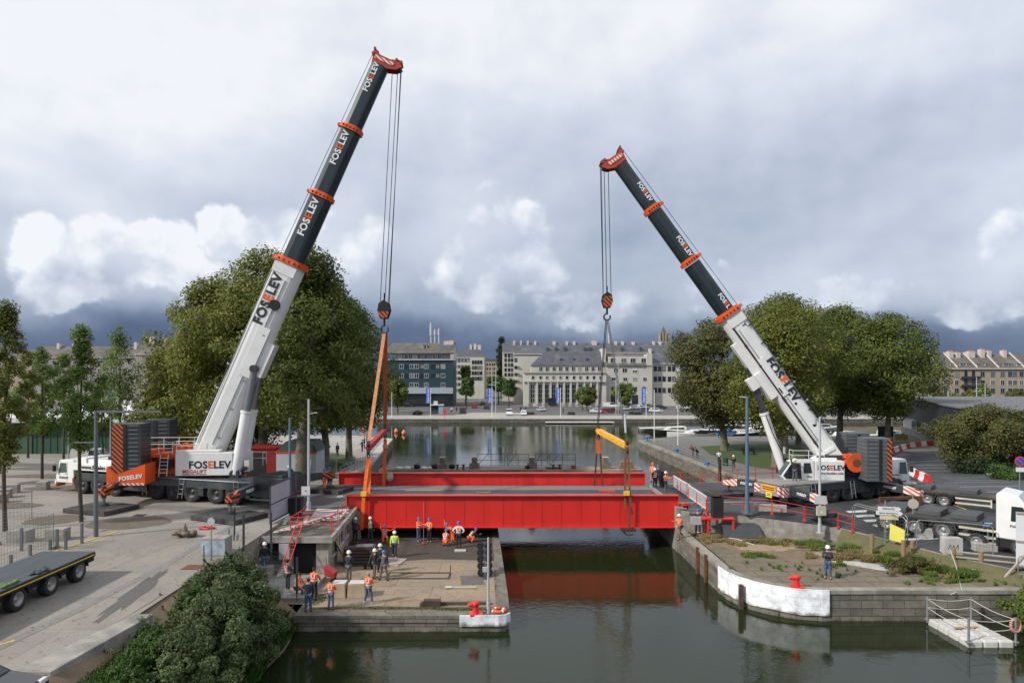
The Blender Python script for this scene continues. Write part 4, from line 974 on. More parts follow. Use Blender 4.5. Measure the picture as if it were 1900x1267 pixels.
yt('small drooping tree beside the beige van', 190, 850, 700, 36, L_GREEN, 37, n=5000, zg=-.4, leaf=.32)
yt('low bright tree at the far left in front of the green warehouse', -8, 900, 760, 40, L_GREEN, 38, n=5000, zg=0, leaf=.28, hbf=.15)
def ft(label, px, Y, pyt, rpx, lm, seed, shape='round', pyb=None, name='street_tree', n=2600, hbf=.3, leaf=.6, stretch=(1, 1), cat='tree', nc=24, rc=1.3, shell=.4):
  h = ZZ(pyt, Y) + 2.2
  return tree(name, label, WX(px, Y), Y, -2.2, h, rpx * Y / 1280, h * hbf, lm, seed, n, leaf, shape, nc, rc, .2, group='trees on the far bank', bark=DBARK, limbs=4, stretch=stretch, cat=cat, shell=shell)
ft('dark dense tree on the far bank left of the teal office block', 738, 205, 702, 22, L_PLANED, 41, n=5000)
ft('small dark tree in front of the teal office windows', 718, 212, 690, 22, L_PLANED, 42, n=5000)
ft('tall narrow conifer rising above the street opening', 930, 340, 624, 11, L_DARK, 43, 'column', name='conifer', n=5000, hbf=.12, leaf=.7, nc=40)
ft('clipped rounded street tree, upper one of the left pair', 864, 262, 680, 10, L_CLIP, 44, 'box', n=3000, hbf=.62, rc=1.0)
ft('clipped street tree in front, large and box shaped left of the street', 866, 240, 699, 13, L_CLIP, 45, 'box', n=4500, hbf=.45, rc=1.2)
ft('clipped box shaped street tree right of the street', 944, 240, 703, 13, L_CLIP, 46, 'box', n=4500, hbf=.45, rc=1.2)
ft('clipped hedge like street tree behind, right of the street', 925, 268, 698, 13, L_CLIP, 47, 'box', n=3600, hbf=.5, rc=1.2)
ft('clipped street tree half hidden behind the blue banner', 911, 300, 698, 8, L_CLIP, 48, 'box', n=2500, hbf=.5, rc=1.2)
ft('dark olive tree in front of the right end of the columned hall', 1089, 225, 716, 23, L_PLANED, 49, n=5000)
ft('bright green tree before the columned hall right bays', 1081, 226, 718, 12, L_BRIGHT, 50, n=2500)
ft('bright yellow green tree in front of the cream dormer block', 1159, 226, 708, 23, L_BRIGHT, 51, n=5000, leaf=.5)
ft('bright tree in front of the tan row beside the tall lamp post', 1824, 215, 712, 14, L_BRIGHT, 52, n=3500)
ft('olive tree left of the bright one before the tan row', 1800, 215, 724, 16, L_PLANE, 53, n=3000)
ft('small bright tree behind the curved building roof', 1767, 215, 728, 12, L_BRIGHT, 54, n=2500)
ft('orange tinted tree before the tan row at far right', 1885, 215, 722, 20, L_OLIVE, 55, n=3500)
ft('reddish tree behind the rightmost plane tree', 1745, 215, 727, 14, L_OLIVE, 56, n=2500)
ft('dark street tree far left behind the market tents', 290, 215, 712, 22, L_PLANED, 57, n=3500)
for i, (px, Y) in enumerate([(776, 200), (983, 203), (1180, 204), (1060, 202)]):
  ft(['low dark round bush beside the far quay under the teal office', 'low round bush between the white vans and the hall', 'low dark bush beside the parked cars before the dormer block', 'low bush near the far quay before the bright tree'][i], px, Y, [762, 766, 764, 765][i], [11, 8, 14, 7][i], L_DARK, 60 + i, 'box', n=1200, hbf=.05, leaf=.35, name='bush', cat='bush', nc=12, rc=.6)
def bush(label, x, y, z, w, h, lm, seed, n, leaf=.16, stretch=(1, 1), nc=34, rc=.5, name='bush'):
  nc = int(nc * 2.2); rc *= .62
  return tree(name, label, x, y, z, h, w, .1, lm, seed, n, leaf, 'dome', nc, rc, .05, bark=DBARK, cat='bush', stretch=stretch, group='bushes on the left bank', limbs=6)
bush('large feathery grey green bush beside the lower left quay', -13.5, 32.6, -1.9, 2.4, 3.0, L_BUSH, 71, 26000, .14, (1.05, 1.3), 60, .62)
bush('large dark bush in the foreground beside the water', -12.5, 29.2, -2.5, 2.6, 3.1, L_BUSH, 72, 20000, .14, (1, 1.3), 50, .6)
bush('dark bush at the bottom edge of the picture by the water', -12.6, 26.4, -2.7, 2.4, 2.9, L_BUSH, 73, 16000, .13, (1, 1.3), 45, .55)
bush('low bright bramble bush beside the concrete parapet', -14.0, 27.0, -1.2, 1.3, 1.2, L_CLIP, 74, 9000, .11, (.9, 1.9), 30, .35)
bush('low bramble bush at the bottom edge under the parapet', -13.9, 24.3, -1.6, 1.5, 1.3, L_CLIP, 75, 9000, .10, (.9, 1.6), 30, .35)
bush('green scrub bush at the top of the bank by the paving', -14.4, 31.0, -.9, .9, 1.2, L_CLIP, 76, 6000, .11, (.7, 2), 24, .3)
bush('leafy bush at the water edge below the large bush', -11.9, 31.8, -3.0, 1.7, 2.3, L_BUSH, 81, 12000, .13, (1, 1.4), 34, .45)
bush('bush at the foot of the railing left of the landing', -14.6, 36.3, -1.2, 1.0, 1.7, L_BUSH, 77, 7000, .13, (1, 1), 24, .4)
bush('bright green shrub on the rocky bank at the right edge', 27.0, 35.4, -3.2, 1.6, 2.3, L_BRIGHT, 78, 9000, .15, (1.1, .9), 30, .45)
bush('dark ivy shrub at the lower right corner of the bank', 27.4, 33.6, -3.4, 1.5, 1.4, L_GREEN, 79, 6000, .13, (1.1, .9), 24, .4)
bush('low straggly shrub in the grass below the road barrier', 23.6, 40.6, -1.7, 1.3, .9, L_OLIVE, 80, 6000, .10, (1.3, .8), 24, .3)
def tufts(name, label, spots, m, n, hgt, seed, cat='grass', w=.03):
  rg = np.random.default_rng(seed); P = []
  for (x, y, z, rx, ry, k) in spots:
    a = rg.uniform(0, 2 * pi, int(n * k)); q = np.sqrt(rg.random(len(a)))
    P.append(np.stack([x + rx * q * np.cos(a), y + ry * q * np.sin(a), np.full(len(a), z)], 1))
  P = np.concatenate(P); N = len(P); hh = hgt * rg.uniform(.4, 1.3, (N, 1)); d = rg.normal(0, 1, (N, 3)) * np.array([1, 1, 0]); d /= np.linalg.norm(d, axis=1)[:, None]
  t = P + np.array([0, 0, 1]) * hh + rg.normal(0, .35, (N, 3)) * hh * np.array([1, 1, .1])
  v = np.empty((N, 4, 3)); v[:, 0] = P - d * w; v[:, 1] = P + d * w; v[:, 2] = (P + t) / 2 + d * w; v[:, 3] = t
  me = bpy.data.meshes.new(name); me.vertices.add(N * 4); me.vertices.foreach_set('co', v.reshape(-1).astype(np.float32))
  me.loops.add(N * 4); me.loops.foreach_set('vertex_index', np.arange(N * 4, dtype=np.int32)); me.polygons.add(N); me.polygons.foreach_set('loop_start', np.arange(0, N * 4, 4, dtype=np.int32))
  me.materials.append(m); me.update(calc_edges=True)
  o = bpy.data.objects.new(name, me); COL.objects.link(o); o['label'] = label; o['category'] = cat; o['kind'] = 'stuff'
  return o
L_DRY = leaf_mat('dry_grass', (.20, .15, .06), (.28, .21, .10), (.16, .17, .05), tr=.2)
R_ = random.Random(5)
def scatter(cx, cy, rx, ry, n, z, r=(.15, .45)):
  return [(cx + rx * R_.gauss(0, .45), cy + ry * R_.gauss(0, .45), z, q, q * .7, q) for q in [R_.uniform(*r) for _ in range(n)]]
tufts('grass', 'long bright and dry grass on the bank of the lower right quay', scatter(24.5, 42.5, 2.6, 1.4, 30, -1.4) + scatter(21.3, 45.3, 2.2, .9, 16, -1.5) + scatter(27, 39.8, 3.2, 1.0, 34, -1.5), L_GREEN, 520, .24, 1)
tufts('dry_grass', 'dry brown grass and weeds around the lower right quay', scatter(22.5, 43.6, 3.6, 1.5, 50, -1.6) + scatter(26.5, 40.2, 3.6, 1.2, 44, -1.55) + scatter(18.0, 47.6, 4.0, 1.0, 40, -1.68) + scatter(14.4, 48.8, 1.3, 1.2, 16, -1.68), L_DRY, 330, .19, 2, 'dry grass')
tufts('weeds', 'bright green weed clumps in the joints of the lower quay', scatter(20.6, 47.3, 1.0, .4, 9, -1.66) + scatter(15.8, 44.0, 1.1, .5, 8, -1.69) + scatter(19.8, 41.8, .9, .3, 5, -1.69, (.1, .25)) + scatter(17.6, 41.0, 4, 2.0, 34, -1.69, (.03, .08)) + scatter(25, 38.6, 3, .6, 30, -1.69, (.05, .16)), L_GREEN, 330, .20, 3, 'weeds')
tufts('weeds', 'low mossy weeds along the platform edge stones', [(-6, 36.6, PZ, 4.6, .18, 1), (-2.6, 36.4, PZ, 1.6, .15, .4), (-10.8, 38, PZ, .5, 1.0, .3)], L_CLIP, 1100, .08, 4, 'weeds', .02)
tufts('ground_cover', 'green ivy and low weeds covering the left bank', [(-14.2, 30, -1.0, .9, 6.5, 1.4), (-13.0, 27, -1.9, 1.1, 6, 1.2), (-14.4, 24.5, -.8, .7, 3, .8), (-12, 24, -2.4, 1.2, 4, .7), (-12, 32, -2.6, .9, 4, .7), (-11.4, 32.5, -3.15, .45, 4.2, .5), (-11.2, 28, -3.2, .4, 3, .3), (-13.4, 34.5, -1.6, 1.6, 2, .8)], L_CLIP, 9000, .35, 5, 'ground cover', .05)
tufts('grass', 'short lawn grass in front of the plane trees', [(-24, 66, -.1, 5, 4, 1), (-24, 78, -.9, 5, 7, 1.2)], L_CLIP, 6000, .12, 6)
def litter(name, label, boxes, n, size, m, seed):
  rg = np.random.default_rng(seed); P = []
  for (x0, x1, y0, y1, z, f) in boxes: k = int(n * f); P.append(np.stack([rg.uniform(x0, x1, k), rg.uniform(y0, y1, k), np.full(k, z)], 1))
  P = np.concatenate(P); o = bpy.data.objects.new(name, leaves_mesh(name, P, np.tile([0, 0, 1.], (len(P), 1)), size, m, seed, jitter=.25)); COL.objects.link(o); o['label'] = label; o['category'] = 'leaf litter'; o['kind'] = 'stuff'
litter('fallen_leaves', 'scattered brown fallen leaves on the left paving', [(-30, -16, 22, 50, .035, 1), (-40, -24, 40, 62, .035, .8)], 900, .09, L_DRY, 3)
litter('fallen_leaves', 'scattered leaves and debris on the platform slab and lower quay', [(-11, -1, 36.5, 46, PZ + .04, .6), (13.5, 27, 37.6, 49, -1.66, 1)], 900, .08, L_DRY, 4)
# ============================================================ CRANES
def rotz(a): return Matrix.Rotation(a, 4, 'Z')
def sect(h, w, n=5):
  """boom cross-section: flat top, rounded belly; (lateral, up)"""
  p = [(-w / 2, h * .28), (-w / 2 + .1, h / 2 - .05), (-w / 2 + .18, h / 2), (w / 2 - .18, h / 2), (w / 2 - .1, h / 2 - .05), (w / 2, h * .28), (w / 2, -h * .12)]
  for i in range(1, n * 2):
    t = pi * i / (n * 2); p.append((w / 2 * cos(t), -h * .12 - (h * .38) * sin(t)))
  p.append((-w / 2, -h * .12))
  return p
def boom_frame(P0, P1):
  a = (P1 - P0).normalized(); lat = Vector((-a.y, a.x, 0)).normalized()
  if lat.y > 0: lat = -lat
  up = a.cross(lat)
  if up.z < 0: up = -up
  return a, lat, up
def seg(b, P0, a, lat, up, t0, t1, h, w, off=0.0, cap=True):
  s = sect(h, w); n = len(s)
  vs = [P0 + a * t + lat * x + up * (y + off) for t in (t0, t1) for x, y in s]
  b.add(vs, [(i, (i + 1) % n, n + (i + 1) % n, n + i) for i in range(n)], False)
  if cap: b.add(vs, [tuple(range(n))[::-1], tuple(range(n, 2 * n))])
def obox(b, P0, a, lat, up, t0, t1, l0, l1, u0, u1):
  P = lambda t, l, u: P0 + a * t + lat * l + up * u
  b.hexa([P(t0, l0, u0), P(t1, l0, u0), P(t1, l1, u0), P(t0, l1, u0), P(t0, l0, u1), P(t1, l0, u1), P(t1, l1, u1), P(t0, l1, u1)])
FIDX = (0, 0, 0, 1, 0, 0, 0)
def crane_boom(root, P0, P1, f, hs, w0, texts, headm, flip):
  """f: fractions of collars; hs: section heights"""
  L = (P1 - P0).length; a, lat, up = boom_frame(P0, P1)
  b = B(WHITE)
  seg(b, P0, a, lat, up, .6, L * f[0], hs[0], w0)
  obox(b, P0, a, lat, up, -.5, 1.2, -w0 / 2 + .02, w0 / 2 - .02, -hs[0] * .25, hs[0] * .45)
  obox(b, P0, a, lat, up, L * f[0] - 1.1, L * f[0] - .3, -w0 / 2 - .05, w0 / 2 + .05, -hs[0] * .3, hs[0] / 2 + .05)
  obox(b, P0, a, lat, up, L * .22, L * .30, -w0 * .42, w0 * .42, -hs[0] * .5 - .35, -hs[0] * .3)
  obox(b, P0, a, lat, up, L * .21, L * .33, w0 / 2, w0 / 2 + .06, -hs[0] * .32, hs[0] * .1)
  b.use(STEEL)
  for t in (.06, .13, .2, .31, .38): obox(b, P0, a, lat, up, L * t, L * t + .12, w0 / 2, w0 / 2 + .06, -.55, -.3)
  obox(b, P0, a, lat, up, 1.5, L * f[0] - 1.5, w0 / 2, w0 / 2 + .05, -hs[0] * .10, -hs[0] * .07)
  b.tube([P0 + a * 1.2 + lat * w0 * .5 + up * hs[0] * .42, P0 + a * L * f[0] + lat * w0 * .5 + up * hs[0] * .52], .035, 5)
  for t in (.05, .1, .16, .22, .3): b.cyl(P0 + a * L * t + up * hs[0] * .5, P0 + a * L * t + up * (hs[0] * .5 + .35), .05, n=6); b.ball(P0 + a * L * t + up * (hs[0] * .5 + .38), .11, 6, 4)
  boom = part('boom', b, root)
  b = B(BOOMBLK)
  ff = list(f) + [1.0]
  for i in range(len(f)): seg(b, P0, a, lat, up, L * f[i] - .2, L * ff[i + 1] - (.25 if i < len(f) - 1 else .3), hs[i + 1], w0 * hs[i + 1] / hs[0])
  part('telescopic_sections', b, root, 'black telescoped boom sections')
  for i, q in enumerate(f):
    b = B(ORANGE); h = hs[i] * (1.0 if i else 1.08); w = w0 * h / hs[0] + .14
    seg(b, P0, a, lat, up, L * q - .16, L * q + .16, h + .25, w + .1)
    seg(b, P0, a, lat, up, L * q + .16, L * q + .30, h * .96, w - .05)
    obox(b, P0, a, lat, up, L * q - .1, L * q + .12, -w * .2, w * .2, h * .5, h * .5 + .42)
    b.use(BLACKP)
    for k in range(5): obox(b, P0, a, lat, up, L * q - .07, L * q + .08, w / 2 + .04, w / 2 + .065, -h * .35 + k * h * .18, -h * .35 + k * h * .18 + .12)
    part('collar', b, root)
  for (txt, t, size, mats, idx, du, bold) in texts:
    k = 0
    h = hs[0] if t < f[0] else hs[[j for j in range(len(f)) if f[j] <= t][-1] + 1]
    w = w0 * h / hs[0]
    M = face(P0 + a * L * t + lat * (w / 2 + .03) + up * du, -a if flip else a, up)
    lettering(boom, txt, size, M, mats, bold, idx)
  b = B(headm); T = P0 + a * L
  for s in (-1, 1):
    o = lat * (s * .42)
    pl = [(-.35, hs[-1] * .5), (.15, hs[-1] * .56), (.55, hs[-1] * .66), (.66, hs[-1] * .5), (.35, hs[-1] * .25), (.32, -hs[-1] * .3), (.5, -hs[-1] * .55), (.62, -hs[-1] * .95), (.25, -hs[-1] * 1.2), (-.15, -hs[-1] * .95), (-.4, -hs[-1] * .45)]
    vs = [T + a * x + up * y + o + lat * z for z in (-.07, .07) for x, y in pl]; n = len(pl)
    b.add(vs, [tuple(range(n))[::-1], tuple(range(n, 2 * n))] + [(i, (i + 1) % n, n + (i + 1) % n, n + i) for i in range(n)])
  obox(b, T, a, lat, up, -.5, .45, -.4, .4, -hs[-1] * .45, hs[-1] * .5)
  hd = part('boom_head', b, root)
  b = B(DSTEEL)
  for (x, y, r) in ((.5, hs[-1] * .5, .24), (.42, -hs[-1] * .85, .34), (.15, -hs[-1] * .95, .26)):
    for z in (-.22, 0, .22): b.cyl(T + a * x + up * y + lat * (z - .06), T + a * x + up * y + lat * (z + .06), r, n=14)
  b.use(headm)
  for x, y in ((.72, hs[-1] * .62), (.6, -hs[-1] * 1.05), (.3, hs[-1] * .62), (.62, -hs[-1] * .75)): b.cyl(T + a * x + up * y - lat * .56, T + a * x + up * y + lat * .56, .11, n=8)
  b.use(CHEVW); obox(b, T, a, lat, up, -.02, .26, .5, .54, -hs[-1] * .7, hs[-1] * .45)
  part('sheaves', b, hd)
  return boom, a, lat, up, L, T
def hook_block(root, C, s=1.0):
  b = B(BLACKP)
  pl = [(-.42, .62), (0, .92), (.42, .62), (.52, .05), (.3, -.62), (-.3, -.62), (-.52, .05)]
  for y in (-.32, .32): b.at(C); b.prism([(x * s, z * s) for x, z in pl], y - .04, y + .04, 'y')
  for y in (-.16, .16): b.cyl((0, y - .06, .15), (0, y + .06, .15), .36 * s, n=14)
  b.cyl((0, 0, .9 * s), (0, 0, 1.5 * s), .06, n=6); b.cyl((0, 0, -.5 * s), (0, 0, -1.25 * s), .09, n=8)
  b.use(CHEVO); b.M = Matrix.Translation(C); t_ = .5 * s if s < 1 else -.05
  b.prism([(-.40 * s, t_), (.40 * s, t_), (.46 * s, -.05), (.28 * s, -.58 * s), (-.28 * s, -.58 * s), (-.46 * s, -.05)], -.385, -.365, 'y')
  h = part('hook_block', b, root)
  b = B(DSTEEL); b.at(C)
  pts = [Vector((.32 * cos(t) * s, 0, (-1.5 + .32 * sin(t)) * s)) for t in [radians(q) for q in range(100, 420, 32)]]
  b.tube(pts, .075, 6)
  part('hook', b, h)
def rail(b, pts, h=.9, r=.022, n=2, post=True):
  for k in range(n): b.tube([Vector(p) + Vector((0, 0, h * (k + 1) / n)) for p in pts], r, 5)
  if post:
    for i in range(len(pts) - 1):
      p, q = Vector(pts[i]), Vector(pts[i + 1]); m = max(1, round((q - p).length / 1.2))
      for j in range(m + (i == len(pts) - 2)): c = p.lerp(q, j / m); b.cyl(c, c + Vector((0, 0, h)), r, n=5)
def ladder(b, p0, p1, w, wdir, step=.3, r=.025):
  p0, p1, d = Vector(p0), Vector(p1), Vector(wdir) * w / 2
  b.cyl(p0 - d, p1 - d, r, n=5); b.cyl(p0 + d, p1 + d, r, n=5)
  n = int((p1 - p0).length / step)
  for i in range(1, n): q = p0.lerp(p1, i / n); b.cyl(q - d, q + d, r * .8, n=5)
def outrigger(root, M, pa, pb, foot_z, txt=True, matm=None, stripe=None, back=False):
  """box beam from chassis pa to foot pb (local to M), with jack and foot plate"""
  pa, pb = Vector(pa), Vector(pb); d = (pb - pa).normalized(); s = Vector((-d.y, d.x, 0)).normalized()
  m = matm or CRGREY
  b = B(m); b.M = M
  q = pb - d * 1.0
  b.hexa([pa - s * .22 + Vector((0, 0, -.3)), q - s * .22 + Vector((0, 0, -.28)), q + s * .22 + Vector((0, 0, -.28)), pa + s * .22 + Vector((0, 0, -.3)), pa - s * .22 + Vector((0, 0, .3)), q - s * .22 + Vector((0, 0, .28)), q + s * .22 + Vector((0, 0, .28)), pa + s * .22 + Vector((0, 0, .3))])
  b.use(stripe or CHEVO)
  e = pb + d * .3
  b.hexa([q - s * .23 + Vector((0, 0, -.28)), e - s * .23 + Vector((0, 0, -.3)), e + s * .23 + Vector((0, 0, -.3)), q + s * .23 + Vector((0, 0, -.28)), q - s * .23 + Vector((0, 0, .28)), e - s * .23 + Vector((0, 0, .08)), e + s * .23 + Vector((0, 0, .08)), q + s * .23 + Vector((0, 0, .28))])
  o = part('outrigger', b, root)
  b = B(RUST); b.M = M; b.cyl(pb + Vector((0, 0, -.55)), pb + Vector((0, 0, .3)), .19, n=10)
  b.use(CHROME); b.cyl((pb.x, pb.y, foot_z + .1), (pb.x, pb.y, pb.z - .5), .12, n=10)
  b.use(BLACKP); b.cyl((pb.x, pb.y, foot_z), (pb.x, pb.y, foot_z + .14), .42, .3, n=12)
  part('jack', b, o)
  return o, d, s
def stack(root, M, x0, x1, y0, y1, z0, z1, n, yface, chev=None, chevx=None, m=None):
  """counterweight stack of n slabs with rounded lift slots; camera face at y=yface"""
  b = B(m or CRGREY); b.M = M; h = (z1 - z0) / n
  for i in range(n): b.box(x0, x1, y0, y1, z0 + i * h + .015, z0 + (i + 1) * h - .015)
  b.use(BLACKP); b.box(x0 + .03, x1 - .03, y0 + .03, y1 - .03, z0, z1 - .02)
  sg = -1 if yface <= (y0 + y1) / 2 else 1
  b.use(BLACKP); w = x1 - x0
  b.box(x0 + w * .40, x0 + w * .52, min(yface, yface + sg * .03), max(yface, yface + sg * .03), z0 + .1, z1 - .1)
  b.use(STEEL)
  for i in range(n):
    z = z0 + (i + .55) * h; xa = x0 + w * .6
    b.box(xa, xa + w * .3, min(yface, yface + sg * .025), max(yface, yface + sg * .025), z - .02, z + .02)
  if chev:
    b.use(chev); b.box(chevx[0], chevx[1], min(yface, yface + sg * .02), max(yface, yface + sg * .02), z0 + .03, z1 - .03)
  return part('counterweight', b, root, bevel=0)
# -------- left crane --------
S = Vector((-27.04, 55.65, 0))
LC = thing('mobile_crane', 'long eight axle mobile crane on the left with white boom base and orange superstructure', 'crane', S)
MC = rotz(radians(161.3)) @ Matrix.Translation((-.4, 0, 0))
MS = rotz(radians(5))
b = B(CRGREY); b.M = MC
b.box(-8.2, 9.5, -1.45, 1.45, 1.15, 1.75); b.box(-8.0, 9.4, -1.0, 1.0, .7, 1.15)
b.box(-3.6, -3.1, .9, 1.48, .55, 1.2); b.box(2.0, 4.4, .8, 1.48, .6, 1.2)
b.use(STEEL); b.box(-8.0, 2.6, 1.2, 1.52, 1.75, 1.80)
b.use(CRGREY); b.box(2.6, 4.2, -1.5, 1.5, 1.0, 1.95)
part('chassis', b, LC, bevel=.02)
b = B(CRGREY); b.M = MC; b.box(-10.9, -8.3, -1.5, 1.5, .75, 2.25); b.box(-10.6, -8.6, -1.2, 1.2, 2.25, 2.4)
b.use(TXTR); b.box(-10.95, -10.9, -1.3, 1.3, 1.0, 1.06); b.box(-10.92, -10.88, .9, 1.2, .85, 1.0); b.use(STEEL); b.box(-10.9, -8.3, 1.5, 1.9, .62, .68)
part('rear_box', b, LC, bevel=.03)
for sx in (-6.4, -4.7, -2.4, -.7, 1.1, 5.4, 7.2, 9.0):
  for sy in (1.2, -1.2):
    b = B(); b.M = MC @ Matrix.Translation((0, 0, 0)) @ (Matrix.Identity(4) if sy < 0 else Matrix.Translation((0, 0, 0)))
    if sy > 0: b.M = MC @ Matrix.Translation((sx, sy, .78)) @ rotz(pi); b.wheel((0, 0, 0), .78, .5, rim=DRIM)
    else: b.wheel((sx, sy, .78), .78, .5, rim=DRIM)
    part('wheel', b, LC)
b = B(CRGREY); b.M = MC
for sx in (5.4, 7.2, 9.0):
  for sy in (1, -1):
    pts = [(sx + .95 * cos(t), .78 + .95 * sin(t)) for t in [radians(q) for q in range(20, 161, 20)]] + [(sx + .88 * cos(t), .78 + .88 * sin(t)) for t in [radians(q) for q in range(160, 19, -20)]]
    b.prism(pts, sy * 1.46 - .26 * (sy > 0), sy * 1.46 + .26 * (sy < 0), 'y')
part('mudguards', b, LC)
def crane_cab(root, M, x0, x1, w, z0, z1, m=WHITE, txt=None):
  """truck cab, windscreen towards +x, y = +w/2 is the near side"""
  b = B(m); b.M = M
  pf = [(x0, z0), (x1 - .05, z0), (x1, z0 + .5), (x1 - .12, z0 + (z1 - z0) * .45), (x1 - .42, z1 - .08), (x1 - .6, z1), (x0 + .1, z1), (x0, z1 - .1)]
  b.prism(pf, -w / 2, w / 2, 'y')
  cab = part('cab', b, root, bevel=.04)
  b = B(GLASS); b.M = M
  h = z1 - z0
  za, zb = z0 + h * .48, z1 - .28
  xa = lambda z: x1 - .12 - .30 * (z - (z0 + h * .45)) / (h * .55 - .08) + .015
  b.hexa([(xa(za) - .05, -w / 2 + .12, za), (xa(za) + .012, -w / 2 + .12, za), (xa(za) + .012, w / 2 - .12, za), (xa(za) - .05, w / 2 - .12, za),
      (xa(zb) - .05, -w / 2 + .15, zb), (xa(zb) + .012, -w / 2 + .15, zb), (xa(zb) + .012, w / 2 - .15, zb), (xa(zb) - .05, w / 2 - .15, zb)])
  part('windscreen', b, cab)
  for s in (-1, 1):
    b = B(GGLASS); b.M = M
    y0, y1 = (w / 2 - .02, w / 2 + .012) if s > 0 else (-w / 2 - .012, -w / 2 + .02)
    b.prism([(x1 - 1.25, za - .05), (x1 - .32, za - .12), (x1 - .52, zb + .02), (x1 - 1.2, zb + .02)], y0, y1, 'y')
    part('side_window', b, cab)
  b = B(BLACKP); b.M = M
  for s in (-1, 1): b.cbox((x1 - .1, s * (w / 2 + .22), z0 + h * .62), (.12, .24, .5)); b.bar((x1 - .2, s * w / 2, z1 - .2), (x1 - .1, s * (w / 2 + .22), z1 - .35), .03)
  part('mirror', b, cab)
  b = B(DSTEEL); b.M = M
  for s in (-1, 1):
    y0, y1 = (w / 2, w / 2 + .008) if s > 0 else (-w / 2 - .008, -w / 2)
    b.box(x1 - 1.32, x1 - 1.30, y0, y1, z0 + .1, z1 - .2); b.box(x1 - 1.25, x1 - 1.05, y0, y1 + .02 * s, za - .2, za - .16)
  b.use(m); b.box(x1 - .04, x1 + .10, -w / 2 - .02, w / 2 + .02, z0 - .25, z0 + .18)
  b.use(BLACKP); b.box(x1 - .03, x1 + .02, -w / 2 + .3, w / 2 - .3, z0 + .3, z0 + .75)
  part('bumper', b, cab)
  for s in (-1, 1):
    b = B(mat('headlamp_glass', (.6, .6, .58), .15)); b.M = M; b.cbox((x1 + .09, s * (w / 2 - .3), z0 - .02), (.06, .35, .16)); part('headlight', b, cab)
  return cab
cab = crane_cab(LC, MC, 9.9, 11.9, 2.75, .85, 2.75)
M_ = MC @ face((11.0, 1.39, 1.25), (-1, 0, 0), (0, 0, 1)); lettering(cab, 'FOSELEV', .24, M_, (TXTD, TXTO), .03, FIDX)
b = B(CHEVO); b.M = MC; b.box(9.75, 9.95, 1.0, 1.45, .7, 1.3); b.use(ORANGE); b.box(11.8, 11.98, .6, 1.42, .5, .72); part('side_marker', b, LC)
b = B(WHITE); b.M = MC
b.box(4.4, 9.9, -1.42, 1.42, 1.95, 2.55); b.box(4.6, 8.6, -1.1, 1.1, 2.55, 2.85); b.box(8.7, 9.8, -1.2, 1.2, 2.55, 2.95)
b.use(BLACKP); b.box(5.0, 6.8, -.5, .8, 2.85, 3.1)
body = part('deck_housing', b, LC, bevel=.03)
lettering(body, 'www.foselev.com', .46, MC @ face((7.15, 1.44, 2.24), (-1, 0, 0), (0, 0, 1)), (TXTD,), .03)
for (pa, pb) in (((2.9, 1.3, 1.45), None), ((-8.6, 1.3, 1.4), None)): pass
def inv_pt(M, S_, p): return M.inverted() @ (Vector(p) - S_)
for i, (x, y) in enumerate([(-29.8, 50.35), (-19.4, 47.5), (-25.6, 61.5), (-15.3, 58.2)]):
  q = inv_pt(MC, S, (x, y, 1.45)); pa = (3.3 if i % 2 == 0 else -8.4, 1.3 if i < 2 else -1.3, 1.5)
  o, d, s = outrigger(LC, MC, pa, q, .33)
  if i < 2:
    mid = Vector(pa).lerp(q, .38)
    n = Vector((d.y, -d.x, 0));
    if (MC.to_3x3() @ n).y > 0: n = -n
    r = n.cross(Vector((0, 0, 1))) * -1
    r = Vector((0, 0, 1)).cross(n)
    lettering(o, 'FOSELEV', .3, MC @ face(mid + n * .235, r, (0, 0, 1)), (TXTW,), .03)
b = B(STEEL); b.M = MC
ladder(b, (1.9, 1.75, .35), (2.2, 1.5, 1.8), .42, (1, 0, 0)); ladder(b, (-6.9, 1.75, .35), (-6.7, 1.5, 1.8), .42, (1, 0, 0))
ladder(b, (-1.6, 1.75, .3), (-1.6, 1.5, 1.75), .42, (1, 0, 0))
part('ladder', b, LC)
b = B(CRGREY); b.M = MS; b.cyl((0, 0, 1.7), (0, 0, 2.0), 1.5, n=24)
part('slewing_ring', b, LC)
b = B(ORANGE); b.M = MS
b.box(-4.8, 3.2, -.95, .95, 2.0, 2.5); b.box(-1.2, 3.0, -.9, -.55, 2.5, 3.6); b.box(-1.2, 3.0, .55, .9, 2.5, 3.6)
b.box(-1.9, -1.5, -1.1, 1.1, 2.4, 3.9); b.box(-2.8, -.6, -1.3, 1.3, 3.35, 3.6)
b.cyl((-.6, -1.1, 3.0), (-.6, 1.1, 3.0), .55, n=16); b.cyl((-2.3, -1.0, 3.0), (-2.3, 1.0, 3.0), .5, n=16); b.cyl((.6, -.5, 3.9), (.6, .5, 3.9), .45, n=16)
b.box(.1, .8, -1.2, -.4, 3.4, 4.3); b.box(1.0, 1.9, -.5, .7, 3.5, 3.85)
b.use(STEEL); b.cyl((-.6, -.7, 3.0), (-.6, .7, 3.0), .62, n=16); b.use(BLACKP); b.box(-1.0, .2, -1.35, -1.1, 2.5, 3.2)
part('superstructure_frame', b, LC, bevel=.02)
b = B(WHITE); b.M = MS; b.box(.55, 4.9, -1.75, -1.05, 1.95, 3.75); b.box(.7, 4.7, -1.05, -.75, 1.95, 3.3); b.box(.55, 3.9, -1.7, -1.0, 3.75, 3.95)
pn = part('engine_housing', b, LC, bevel=.04)
lettering(pn, 'FOSELEV', .78, MS @ face((3.15, -1.76, 2.78), (1, 0, 0), (0, 0, 1)), (TXTD, TXTO), .035, FIDX)
